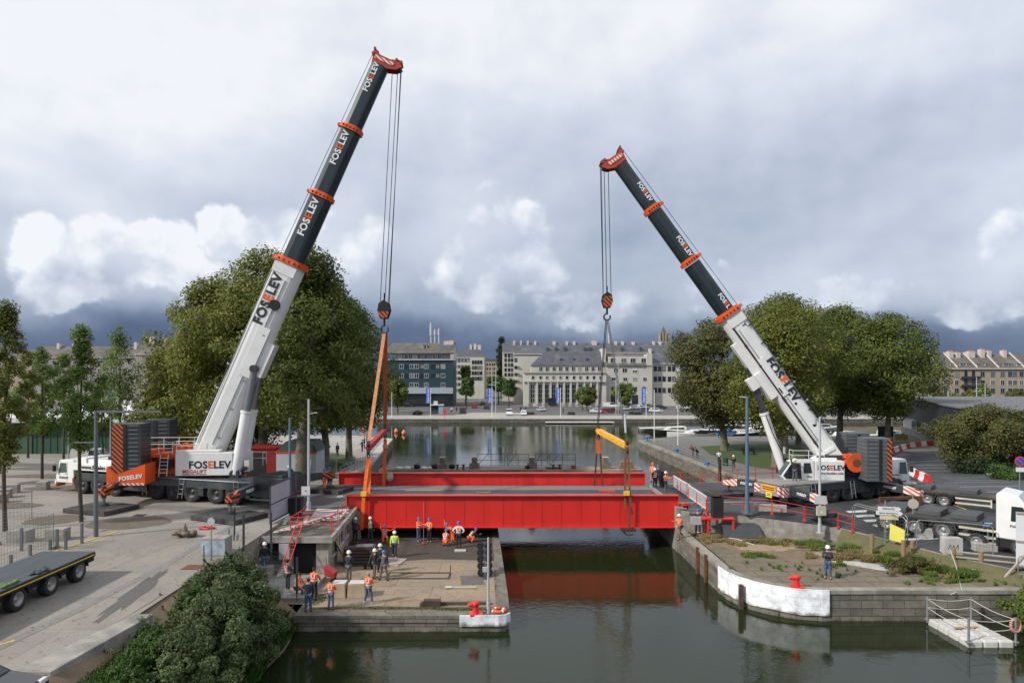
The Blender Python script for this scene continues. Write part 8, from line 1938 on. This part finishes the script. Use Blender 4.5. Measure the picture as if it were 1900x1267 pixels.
Q('man in white shirt and dark cap walking on the right quay', 1334, 861, -1.7, -.4, WHT, NAVY, 'cap', arms=('phone', 'phone'), group=GW)
Q('man in black jacket with pale cap walking on the right quay', 1361, 872, -1.7, -.2, BLK, DKG, 'hw', arms=('down', 'phone'), group=GW)
Q('person in dark clothes beside the plane trunk on the right lawn', 1349, 828, -1.7, 1.5, BLK, BLK, 'dark', 'crouch', group=GW)
person('crane worker in black with white helmet climbing at the right operator cab', 21.85, 53.3, 1.6, 2.4, BLK, GRY, 'hw', arms=('up', 'fwd'))
person('man in black jacket with white helmet bending behind the left crane rear box', -17.3, 54.6, 1.0, -1.8, BLK, BLK, 'hw', lean=.6, arms=('rail', 'rail'))
person('worker in orange vest with white helmet beside the white generator', -18.2, 56.4, .6, .5, HVO, GRY, 'hw', arms=('folded', 'down'))
Q('person in dark top under the plane trees, left on the lawn', 609, 846, -1.2, .5, GRYB, BLK, 'dark', arms=('folded', 'folded'))
Q('person in black under the plane trees, right of the dark trunk', 626, 846, -1.2, -.5, BLK, DKG, 'dark')
Q('onlooker in black at the left basin railing, front of a group', 672, 838, -1.45, -1.6, BLK, BLK, 'dark', arms=('rail', 'rail'))
Q('onlooker in grey at the left basin railing, middle of a group', 676, 831, -1.5, -1.6, GRY, JEAN, 'grey', arms=('folded', 'folded'))
Q('tall onlooker in dark blue at the left basin railing, rearmost of a group', 681, 826, -1.6, -1.6, NAVY, BLK, 'dark')
for i, (px, Y, m) in enumerate([(838, 212, WHT), (847, 214, BLK), (966, 218, BLK), (975, 218, NAVY), (1092, 206, BLK), (1045, 208, BLK), (1645, 196, NAVY)]):
  person(['far pedestrian in white before the teal shop front', 'far pedestrian in black before the teal shop front', 'far pedestrian in black left of the columned hall', 'far pedestrian in navy at the left corner of the columned hall', 'far pedestrian in black by the bright tree', 'far person in black crouching by the banner near the green van', 'far pedestrian in navy on the promenade at right'][i], WX(px, Y), Y, -2.2, .4 * i, m, BLK, 'dark', 'walk' if i % 2 else 'stand', group='pedestrians on the far bank')
# ============================================================ VEHICLES
def car_mesh_parts(kind):
  """returns list of (name, mesh, subs) built once per kind; x forward, 4.3 m long"""
  L_, W, H = {'hatch': (4.1, 1.75, 1.5), 'sedan': (4.6, 1.8, 1.42), 'van': (4.7, 1.9, 1.9), 'bigvan': (5.6, 2.05, 2.5)}[kind]
  if kind == 'hatch': body = [(-L_/2, .35), (L_/2 - .1, .3), (L_/2, .55), (L_/2 - .15, .75), (L_/2 - .95, .92), (L_/2 - 1.6, H - .08), (L_/2 - 2.1, H), (-L_/2 + .6, H - .03), (-L_/2 + .1, .98), (-L_/2, .7)]
  elif kind == 'sedan': body = [(-L_/2, .35), (L_/2 - .1, .3), (L_/2, .52), (L_/2 - .15, .7), (L_/2 - 1.15, .88), (L_/2 - 1.9, H - .06), (L_/2 - 2.4, H), (-L_/2 + 1.2, H - .05), (-L_/2 + .6, 1.0), (-L_/2 + .05, .95), (-L_/2, .6)]
  else: body = [(-L_/2, .35), (L_/2 - .1, .3), (L_/2, .6), (L_/2 - .1, .95), (L_/2 - .7, 1.1), (L_/2 - 1.3, H - .1), (L_/2 - 1.7, H), (-L_/2 + .1, H), (-L_/2, H - .2)]
  return L_, W, H, body
_CM = {}
def car(label, x, y, z, rz, kind, m, group=None, name='parked_car', cat='car'):
  t = thing(name, label, cat, (x, y, z), rz, group); k = (kind, m.name); L_, W, H, pr = car_mesh_parts(kind)
  if k not in _CM:
    b = B(m); sh = [i for i, p in enumerate(pr) if p[1] > .96]
    n = len(pr); vs = [(px, s * (W / 2 - (.16 if i in sh else 0)), pz) for s in (-1, 1) for i, (px, pz) in enumerate(pr)]
    b.add(vs, [tuple(range(n)), tuple(range(2 * n - 1, n - 1, -1))] + [(i, n + i, n + (i + 1) % n, (i + 1) % n) for i in range(n)])
    g = B(GLASS); top = [p for p in pr if p[1] > H - .12]; zf = H - .12; xf = max(p[0] for p in top); xb = min(p[0] for p in top); bx = pr[[i for i, p in enumerate(pr) if p[1] > .85 and p[0] > 0][0]][0] if kind != 'van' else L_ / 2 - .7
    if kind in ('van', 'bigvan'): bx = L_ / 2 - .7; zb = 1.12
    else: zb = pr[4][1] + .04
    w1, w0 = W / 2 - .20, W / 2 - .14
    g.hexa([(bx - .12, -w0, zb), (bx - .02, -w0, zb), (bx - .02, w0, zb), (bx - .12, w0, zb), (xf - .05, -w1, zf), (xf + .035, -w1, zf), (xf + .035, w1, zf), (xf - .05, w1, zf)])
    fr = g.mesh('windscreen'); g = B(GLASS); e = .11
    xr = (xb - .02) if kind != 'bigvan' else L_ / 2 - 2.0
    if kind == 'van': xr = -.1
    for s in (-1, 1):
      y0 = s * (W / 2 - .05); y1 = s * (W / 2 - .13)
      vs = [(xr, y0 - s * .03, zb + .03), (bx - .25, y0 - s * .03, zb + .03), (xf - .12, y1, zf - .02), (xr + .1, y1, zf - .02)]
      g.add(vs + [(a, c - s * .06, d) for a, c, d in vs], [(0, 1, 2, 3), (4, 7, 6, 5), (0, 4, 5, 1), (1, 5, 6, 2), (2, 6, 7, 3), (3, 7, 4, 0)])
    sd2 = g.mesh('side_windows'); g = B(GLASS)
    rb = -L_ / 2 + (.12 if kind != 'sedan' else .62);
    g.hexa([(rb - .03, -w0, 1.02), (rb + .06, -w0, 1.02), (rb + .06, w0, 1.02), (rb - .03, w0, 1.02), (xb - .04, -w1, zf), (xb + .06, -w1, zf), (xb + .06, w1, zf), (xb - .04, w1, zf)]); rw = g.mesh('rear_window')
    l = B(mat('headlamp_glass', (.6, .6, .58), .15)); l.box(L_ / 2 - .18, L_ / 2 - .03, .5, .8, .58, .70); l2 = B(mat('tail_lamp', (.4, .01, .01), .3)); l2.box(-L_ / 2 - .01, -L_ / 2 + .1, .6, .85, .7, .9)
    w_ = B(); w_.M = rotz(pi); w_.wheel((0, 0, 0), .32, .22)
    _CM[k] = (b.mesh('body'), fr, sd2, rw, l.mesh('headlight'), l2.mesh('tail_light'), w_.mesh('wheel'))
  bo, fr, sd2, rw, hl_, tl, wh = _CM[k]
  o = part('body', bo, t, bevel=.06 if y < 60 else 0)
  for me in (fr, sd2, rw): part(me.name.split('.')[0], me, o)
  for me in (hl_, tl):
    for s in (1, -1): q = part(me.name.split('.')[0], me, o); q.scale = (1, s, 1)
  for sx in (L_ / 2 - .8, -L_ / 2 + .75):
    for s in (1, -1): q = part('wheel', wh, t); q.location = (sx, s * (W / 2 - .12), .32); q.rotation_euler = (0, 0, 0 if s > 0 else pi)
  return t
CP = {n: mat('car_' + n, c, .25, var=.05, coat=.6) for n, c in dict(white=(.65, .66, .67), silver=(.35, .37, .39), black=(.012, .013, .015), red=(.22, .015, .015), grey=(.10, .11, .12), blue=(.03, .06, .14), green=(.16, .38, .08)).items()}
GC = 'cars parked on the far bank'
def fc(label, px, py, col, kind='hatch', rz=0, cat='car', name='parked_car'):
  p = at(px, py, -2.2); return car(label, p.x, p.y, -2.2, rz, kind, CP[col], GC, name, cat)
fc('far silver car right of the dark cars under the left tree', 779, 753.5, 'silver', 'sedan', pi, )
fc('far black car behind the low round bush at left', 757, 754.5, 'black', 'sedan', 0)
fc('far grey car partly hidden behind the dense left tree', 741, 753, 'grey', 'hatch', 0)
fc('small far black car at the left end of the far bank', 726, 753, 'black', 'hatch', 0)
fc('far white pickup van facing the water, left of a pair on the ramp', 945, 770.5, 'white', 'van', -pi / 2, 'van', 'white_van')
fc('far white hatchback facing the water, right of a pair on the ramp', 971.5, 770.5, 'white', 'hatch', -pi / 2)
fc('far silver car alone between the vans and the green van', 1004, 763, 'silver', 'hatch', -pi / 2 + .3)
fc('far green and white delivery van in front of the columned hall', 1063, 753, 'green', 'bigvan', pi, 'van', 'delivery_van')
fc('far red car among the cars parked before the dormer block', 1128, 766.5, 'red', 'hatch', 0)
fc('far white car left of the red one, front row', 1108, 766, 'white', 'sedan', 0)
fc('far white car behind the front white one, left of the mast', 1111, 760, 'white', 'hatch', -pi / 2)
fc('far dark car just right of the red one', 1138, 766.5, 'black', 'hatch', 0)
fc('far white van behind the red car', 1132, 756, 'white', 'van', 0, 'van', 'white_van')
fc('far silver car right of the mast cluster', 1161, 761, 'silver', 'hatch', -pi / 2 + .2)
fc('far white car under the bright tree, left of the blue banner', 1177, 759.5, 'white', 'hatch', -pi / 2 + .2)
fc('far black car in the back row before the dormer block', 1171, 755, 'black', 'sedan', 0)
fc('far white sedan behind the blue banner at right', 1191, 758.5, 'white', 'sedan', .2)
fc('far grey sedan in the back row right of the blue banner', 1203, 756, 'grey', 'sedan', 0)
fc('far blue car behind the rightmost banner pole', 1200, 764.5, 'blue', 'hatch', .2)
fc('far white car at the right end before the olive tree', 1217, 765, 'white', 'hatch', .1)
fc('far black car at the right end behind the white one', 1226, 759, 'black', 'hatch', 0)
fc('far white car glimpsed below the yellowing plane tree', 1268, 759, 'white', 'sedan', 0)
fc('far white car glimpsed left of the blue lamp post', 1330, 760, 'white', 'hatch', 0)
fc('far white car glimpsed right of the blue lamp post', 1398, 758, 'white', 'sedan', 0)
for i, (px, Y, c) in enumerate([(891, 275, 'white'), (896, 262, 'black'), (903, 233, 'black'), (880, 240, 'red'), (1792, 225, 'silver'), (1850, 222, 'black')]):
  p = (WX(px, Y), Y); car(['far white car up the street', 'far black car driving up the street', 'far black car at the street mouth', 'far red car half hidden by the clipped tree', 'far silver car above the curved building roof', 'far black car above the curved building roof'][i], p[0], p[1], -2.2, pi / 2 if i < 4 else 0, 'hatch', CP[c], GC)
car('pale beige van parked behind the young trees at left', WX(186, 88), 86.5, -1.35, 0, 'van', mat('van_beige', (.42, .42, .38), .35, coat=.4), None, 'white_van', 'van')
car('glossy black car cut by the lower left picture corner', -16.5, 20.3, 0, .04, 'sedan', CP['black'], None)
TR = thing('flatbed_trailer', 'black flatbed trailer with yellow edge line parked at the lower left', 'trailer', (-21.9, 34.1, 0), -pi / 2)
b = B(mat('trailer_deck', (.065, .075, .082), .7, var=.2, scale=1.5, aniso=(.3, 3, 1))); b.box(0, 3.2, -1.3, 1.3, 1.02, 1.2); b.box(3.4, 20, -1.3, 1.3, 1.15, 1.22)
b.hexa([(3.2, -1.3, 1.0), (3.45, -1.3, 1.0), (3.45, 1.3, 1.0), (3.2, 1.3, 1.0), (3.2, -1.3, 1.2), (3.45, -1.3, 1.22), (3.45, 1.3, 1.22), (3.2, 1.3, 1.2)])
part('deck', b, TR)
b = B(BLACKP); b.box(.3, 20, -1.0, 1.0, .60, 1.0); b.box(0, 20, 1.18, 1.31, .95, 1.16); b.box(0, 20, -1.31, -1.18, .95, 1.16); b.box(.02, .5, -1.25, 1.25, .75, 1.02); part('chassis', b, TR)
b = B(YELLOW); b.box(.1, 20, 1.312, 1.32, 1.04, 1.09); part('edge_line', b, TR)
for k, x in enumerate((1.0, 3.0, 5.1, 7.2, 9.3, 11.4)):
  for s in (1, -1):
    b = B(); b.M = Matrix.Translation((x, s * .98, .5)) @ (rotz(pi) if s > 0 else Matrix()); b.wheel((0, 0, 0), .5, .4, rim=RIM); part('wheel', b, TR)
    pts = [(x + .62 * cos(t), .5 + .6 * sin(t)) for t in [radians(q) for q in range(10, 171, 20)]] + [(x + .57 * cos(t), .5 + .55 * sin(t)) for t in [radians(q) for q in range(170, 9, -20)]]
    part('mudguard', B(BLACKP).prism(pts, s * .98 - .25, s * .98 + .25, 'y'), TR)
b = B(mat('strap_green', (.12, .2, .06), .8, var=.4, scale=8)); r = random.Random(6)
for x in (5.6, 8.9, 3.6):
  for k in range(8): b.ball((x + r.uniform(-.5, .5), 1.0 + r.uniform(-.3, .2), 1.27), (.18, .12, .06), 6, 4)
  b.use(mat('strap_dark', (.05, .06, .06), .8))
single('lashing_straps', b, 'small heaps of lashing straps and chains on the flatbed edge', 'straps', (-21.9, 34.1, 0), -pi / 2)
def lowbed(label, x, y, z, rz, L_, wheels):
  t = thing('lowbed_trailer', label, 'trailer', (x, y, z), rz); b = B(mat('rusty_deck', (.11, .075, .055), .85, var=.35, scale=1.5, c2=(.05, .05, .05), thr=.5)); b.box(0, L_, -1.25, 1.25, 1.0, 1.15); part('deck', b, t)
  b = B(BLACKP); b.box(.2, L_, -.5, .5, .6, 1.0); b.box(0, L_, -1.26, -1.2, .88, 1.02); part('chassis', b, t)
  for k in range(3): b = B(mat('ballast_block', (.06, .07, .072), .7, var=.2)); q = L_ * (.12 + .27 * k); b.box(q, q + 1.2, -.9, .8, 1.16, 1.45); part('ballast_block', b, t, bevel=.03)
  for wx in wheels:
    for s in (1, -1): b = B(); b.M = Matrix.Translation((wx, s * 1.0, .5)) @ (rotz(pi) if s > 0 else Matrix()); b.wheel((0, 0, 0), .52, .42, rim=RIM); part('wheel', b, t)
  wx = wheels[-1]; pts = [(wx + .66 * cos(q), .5 + .64 * sin(q)) for q in [radians(v) for v in range(0, 171, 20)]] + [(wx + .6 * cos(q), .5 + .58 * sin(q)) for q in [radians(v) for v in range(170, -1, -20)]]
  part('mudguard', B(DSTEEL).prism(pts, -1.28, -.75, 'y'), t)
  b = B(mat('side_guard', (.5, .46, .36), .6, var=.2)); b.box(wx + .75, wx + 3.0, -1.29, -1.25, .78, .9); b.box(wx + .75, wx + 3.0, -1.29, -1.25, .42, .54); b.box(wx + 2.95, wx + 3.05, -1.3, -1.24, .35, .95); part('side_guard', b, t)
  return t
lowbed('rusty low trailer with ballast blocks nearest the road barrier', 25.5, 48.6, -.72, -.785, 6.2, (1.0, 2.4, 3.8)).scale = (1.2, 1.2, 1.2)
lowbed('second rusty low trailer behind the first one', 31.0, 55.5, -.2, -.72, 11.0, (1.2, 2.3, 3.4))
b = B(RUST); b.box(-1.8, 1.6, -.1, .1, .95, 1.15); b.box(-1.8, -1.5, -.12, .12, 0, .95); b.box(1.3, 1.6, -.12, .12, 0, .95); single('steel_trestle', b, 'rusty steel trestle between the crane outrigger and the trailers', 'trestle', (28.6, 50.6, -.2), .15)
TK = thing('lorry', 'white lorry cab behind the white hoarding at the right edge', 'lorry', (30.3, 42.9, -.95), -.75)
b = B(WHITE); b.prism([(0, .95), (2.2, .9), (2.35, 1.6), (2.2, 2.1), (1.95, 3.15), (1.5, 3.6), (.3, 3.75), (0, 3.6)], -1.25, 1.25, 'y'); c = part('cab', b, TK, bevel=.08); c.scale = (.74, 1, 1)
b = B(GLASS); b.hexa([(2.2, -1.1, 2.12), (2.24, -1.1, 2.12), (2.24, 1.1, 2.12), (2.2, 1.1, 2.12), (1.96, -1.05, 3.05), (2.0, -1.05, 3.05), (2.0, 1.05, 3.05), (1.96, 1.05, 3.05)]); part('windscreen', b, c)
b = B(GLASS); b.prism([(1.0, 2.05), (2.0, 2.05), (1.8, 2.95), (1.05, 2.95)], -1.265, -1.245, 'y'); part('side_window', b, c)
b = B(BLACKP); b.box(1.75, 1.95, -1.65, -1.4, 2.05, 2.9); b.bar((1.9, -1.25, 2.8), (1.85, -1.5, 2.8), .05); part('mirror', b, c)
b = B(BLACKP); b.box(0, 2.2, -1.2, 1.2, .45, .95); b.box(-1.6, 0, -.5, .5, .6, .95); part('chassis', b, TK)
b = B(mat('plate_amber', (.8, .42, .04), .5)); b.box(2.3, 2.36, -.6, .2, 1.7, 1.95); b.box(2.25, 2.37, -1.15, -.85, 1.65, 2.0); part('marker_plate', b, c); lettering(c, 'CONVOI', .18, face((2.37, -.2, 1.82), (0, 1, 0), (0, 0, 1)), (TXTD,), .02); lettering(c, 'FOSELEV', .2, face((1.35, -1.27, 1.75), (1, 0, 0), (0, 0, 1)), (TXTD,), .02)
for x in (1.2, -1.0):
  for s in (1, -1): b = B(); b.M = Matrix.Translation((x, s * 1.05, .5)) @ (rotz(pi) if s > 0 else Matrix()); b.wheel((0, 0, 0), .52, .35, rim=RIM); part('wheel', b, TK)
BNB = mat('banner_blue', (.05, .13, .50), .8, var=.08)
for i, (px, Y) in enumerate([(796, 189), (910, 189), (1037, 189), (1196, 189), (208, 155)]):
  t = thing('banner_pole', ['blue vertical banner before the teal office block', 'blue vertical banner at the street mouth', 'blue vertical banner before the columned hall', 'blue vertical banner at the right before the parked cars', 'blue vertical banner between the white market tents'][i], 'banner', (WX(px + 3, Y), Y, -2.2), group='blue banners on white poles')
  part('pole', B(TXTW).cyl((0, 0, 0), (0, 0, 8.2 if i < 4 else 9), .07, n=6), t); o = part('banner', B(BNB).box(-1.25, -.1, -.02, .02, 3.9, 8.1), t)
  for s in (0,): lettering(o, 'Caen la mer', .72, face((-.66, -.03, 6.0), (0, 0, 1), (-1, 0, 0)), (TXTW,), .02)
for i, (px, Y, zt) in enumerate([(727, 189, 5), (1214, 117, 7.2), (1258, 112, 7.0), (1467, 60, 0)]):
  if zt: pole(['short white mast at the left end of the far quay', 'white mast on the corner of the right quay', 'white flag mast on the right quay beside the moored boats'][i], WX(px, Y), Y, -2.2 if Y > 150 else -1.7, zt, .07, TXTW, name='mast', cat='mast', base=False)
t = thing('lifebuoy_post', 'red round lifebuoy post on the far promenade', 'lifebuoy post', (WX(825, 187), 187, -2.2)); part('post', B(REDP).cyl((0, 0, 0), (0, 0, 1.4), .08, n=6), t); part('buoy_case', B(REDP).cyl((0, -.1, 1.8), (0, .1, 1.8), .55, n=16), t)
t = thing('kiosk', 'grey shelter kiosk before the teal office shop front', 'kiosk', (WX(812, 205), 205, -2.2)); part('panel', B(mat('kiosk_blue_grey', (.25, .32, .40), .6)).box(.3, 1.6, 0, 1.5, 0, 2.6), t); part('wall', B(GLASS).box(-2, .2, .5, 1.2, .2, 2.5), t); part('roof', B(OFFW).box(-2.2, 1.8, -.3, 1.8, 2.6, 2.85).box(-1.2, 0, 0, .2, 2.85, 3.9), t)
for i, (px, Y, h) in enumerate([(913, 200, 14), (920, 205, 15), (1143, 200, 16), (1147, 205, 15), (1759, 200, 14), (1812, 200, 11), (1828, 203, 9)]):
  pole(['tall slim lamp post at the street mouth, left one', 'tall slim lamp post at the street mouth, right one', 'tall lamp post before the cream dormer block, left one', 'tall lamp post before the cream dormer block, right one', 'tall lamp post above the curved building, left one', 'tall lamp post above the curved building, middle one', 'shorter lamp post above the curved building, right one'][i], WX(px, Y), Y, -2.2, h - 2.2, .1, POLEG, lambda t, h_: part('lamp_head', B(POLEG).box(-1.0, 1.0, -.1, .1, h_ * .62, h_ * .62 + .15), t), base=False)
for i, (px, Y) in enumerate([(856, 205), (862, 205)]): single('info_panel', B(DSTEEL).box(-.55, .55, -.1, .1, 0, 1.9), ['dark upright box on the far quay, left of two', 'dark upright box on the far quay, right of two'][i], 'cabinet', (WX(px, Y), Y, -2.2))
railing('thin grey guard rail along the far quay promenade at left', [(WX(700, 200), 200, -2.2), (WX(850, 200), 200, -2.2)], 1.0, STEEL, 2, name='guard_rail', sp=3)
railing('thin grey guard rail along the far quay parking at right', [(WX(980, 200), 200, -2.2), (WX(1300, 200), 200, -2.2)], 1.0, STEEL, 2, name='guard_rail', sp=4)
b = B(OFFW); b.box(-9, 9, -1, 1, .3, .5); b.use(DWOOD); b.box(-8.5, 8.5, -.8, .8, -.2, .3); single('landing_stage', b, 'long pale floating landing stage at the far quay', 'landing stage', (WX(1076, 181), 181.5, WZ))
def boat(label, px, Y, rz, L_, W, m, cabin=True, mast=0, cover=None, flip=1):
  t = thing('moored_boat', label, 'boat', (WX(px, Y), Y, WZ), rz, 'boats moored behind the right quay'); n = 9; b = B(m); vs = []
  for i in range(n):
    u = i / (n - 1); w = W / 2 * (1 - max(0, u - .45) ** 2 * 3.1); w = max(w, .02); sh = .75 + .5 * u * u; x = (u - .5) * L_
    vs += [(x, -w, sh), (x, -w * .85, .25), (x, -w * .5, -.25), (x, w * .5, -.25), (x, w * .85, .25), (x, w, sh)]
  b.add(vs, [(i * 6 + j, (i + 1) * 6 + j, (i + 1) * 6 + j + 1, i * 6 + j + 1) for i in range(n - 1) for j in range(5)] + [(0, 1, 2, 3, 4, 5)], True)
  hull = part('hull', b, t); b = B(mat('boat_deck', (.62, .6, .55), .5, var=.08)); b.add([(v[0], v[1], v[2] - .02) for k, v in enumerate(vs) if k % 6 in (0, 5)], [(2 * i, 2 * i + 2, 2 * i + 3, 2 * i + 1) for i in range(n - 1)]); part('deck', b, t)
  if cabin:
    c = B(mat('boat_white', (.68, .68, .66), .35, var=.06, coat=.3)); c.hexa([(-L_ * .22, -W * .34, .75), (L_ * .25, -W * .26, .85), (L_ * .25, W * .26, .85), (-L_ * .22, W * .34, .75), (-L_ * .2, -W * .3, 1.75), (L_ * .1, -W * .22, 1.65), (L_ * .1, W * .22, 1.65), (-L_ * .2, W * .3, 1.75)]); cb = part('cabin', c, t)
    g = B(GLASS); g.hexa([(-L_ * .16, -W * .335, 1.15), (L_ * .12, -W * .27, 1.15), (L_ * .12, W * .27, 1.15), (-L_ * .16, W * .335, 1.15), (-L_ * .16, -W * .315, 1.55), (L_ * .09, -W * .245, 1.5), (L_ * .09, W * .245, 1.5), (-L_ * .16, W * .315, 1.55)]); part('window', g, cb)
  if cover: b = B(cover); b.prism([(-L_ * .42, .8), (L_ * .1, .9), (0, 1.7), (-L_ * .35, 1.5)], -W * .38, W * .38, 'y'); part('canvas_cover', b, t)
  b = B(STEEL); b.tube([V((L_ * .15, -W * .4, 1.0)), V((L_ * .15, -W * .4, 1.6)), V((L_ * .47, -.1, 1.9)), V((L_ * .47, .1, 1.9)), V((L_ * .15, W * .4, 1.6)), V((L_ * .15, W * .4, 1.0))], .03, 5)
  if mast: b.cyl((0, 0, 1), (0, 0, mast), .07, n=6); b.cyl((0, 0, 2.4), (-L_ * .4, 0, 2.2), .12, n=6)
  part('rigging', b, t); return t
BB = mat('boat_dark_blue', (.02, .035, .09), .3, coat=.4); BW = mat('boat_hull_white', (.65, .65, .62), .35, coat=.3); BK = mat('boat_black', (.02, .02, .022), .35, coat=.3); BG = mat('boat_grey', (.28, .3, .33), .5); CB = mat('cover_blue', (.02, .10, .32), .8)
boat('large cream motor yacht with dark cabin windows beside the white mast', 1296, 142, pi, 13, 4, BW, cover=BK)
boat('black hulled sailing boat with cream deck left of the cream yacht', 1252, 150, pi, 11, 3.4, BK)
boat('grey flat barge at the left end of the moored boats', 1226, 158, 0, 10, 3.5, BG, cabin=False)
boat('dark blue hulled sailing boat behind the plane trunk', 1352, 142, 0, 13, 3.8, BB, cover=CB, mast=9)
boat('small white dinghy in front of the cream yacht', 1308, 132, 0, 5, 2, BW, cabin=False)
boat('white motor boat behind the second plane trunk', 1405, 150, pi, 10, 3.4, BW)
boat('white passenger boat with long window row behind the trees', 1388, 166, 0, 20, 4.5, BW)
boat('white boat behind the right crane boom foot', 1478, 150, 0, 10, 3.2, BW)
boat('rounded white motor boat above the far counterweight stack', 1578, 138, 0, 7.5, 2.8, BW, cover=mat('boat_white', (.7, .7, .7), .4))
boat('white sailing boat with swept bow near the curved building', 1655, 140, 0, 12, 3.4, BW, mast=9)
boat('white boat with blue cover beside the curved building', 1684, 134, 0, 9, 3, BW, cover=CB)
boat('white sailing boat at the left among the quay masts', 1530, 158, .2, 9, 3, BW, mast=8)
b = B(BLACKP); b.box(-.9, .9, -.3, .3, .4, .48); b.box(-.9, .9, .25, .3, .5, .95); b.box(-.8, -.7, -.3, .3, 0, .4); b.box(.7, .8, -.3, .3, 0, .4); BN = part('seat', b, None); BN['label'] = 'dark park bench on the right lawn in the shade'; BN['category'] = 'bench'; BN.name = 'park_bench'; BN.location = (34.0, 99, -1.7)
b = B(mat('hedge_bin_green', (.02, .05, .03), .7)); b.cyl((0, 0, 0), (0, 0, 1.0), .35, n=12); single('litter_bin', b, 'dark green round bin at the lawn corner near the white shirted man', 'bin', (26.9, 87, -1.7))
b = B(BLACKP); b.box(-.5, .5, -.4, .4, 0, 1.9); single('service_cabinet', b, 'tall black cabinet on the lawn left of the right crane cab', 'cabinet', (29.0, 74, -1.0))
b = B(POLEG); b.cyl((0, 0, 0), (0, 0, 1.0), .2, n=10); single('litter_bin', b, 'pale grey round bin on the lawn behind the crane cab', 'bin', (39.5, 100, -1.7))
b = B(mat('board_dark_green', (.02, .05, .045), .6)); b.box(-1.3, 1.3, -.06, .06, .8, 2.6); b.use(DSTEEL); b.box(-1.25, -1.1, -.08, .08, 0, .8); b.box(1.1, 1.25, -.08, .08, 0, .8); single('notice_board', b, 'dark green notice board on legs before the white boats', 'notice board', (WX(1643, 118), 118, -1.7))
b = B(mat('yellow_notice', (.5, .48, .08), .6)); b.box(-1.1, 1.1, -.06, .06, .2, 1.2); single('yellow_notice', b, 'yellow green notice panel right of the dark notice board', 'panel', (WX(1672, 118), 118, -1.7))
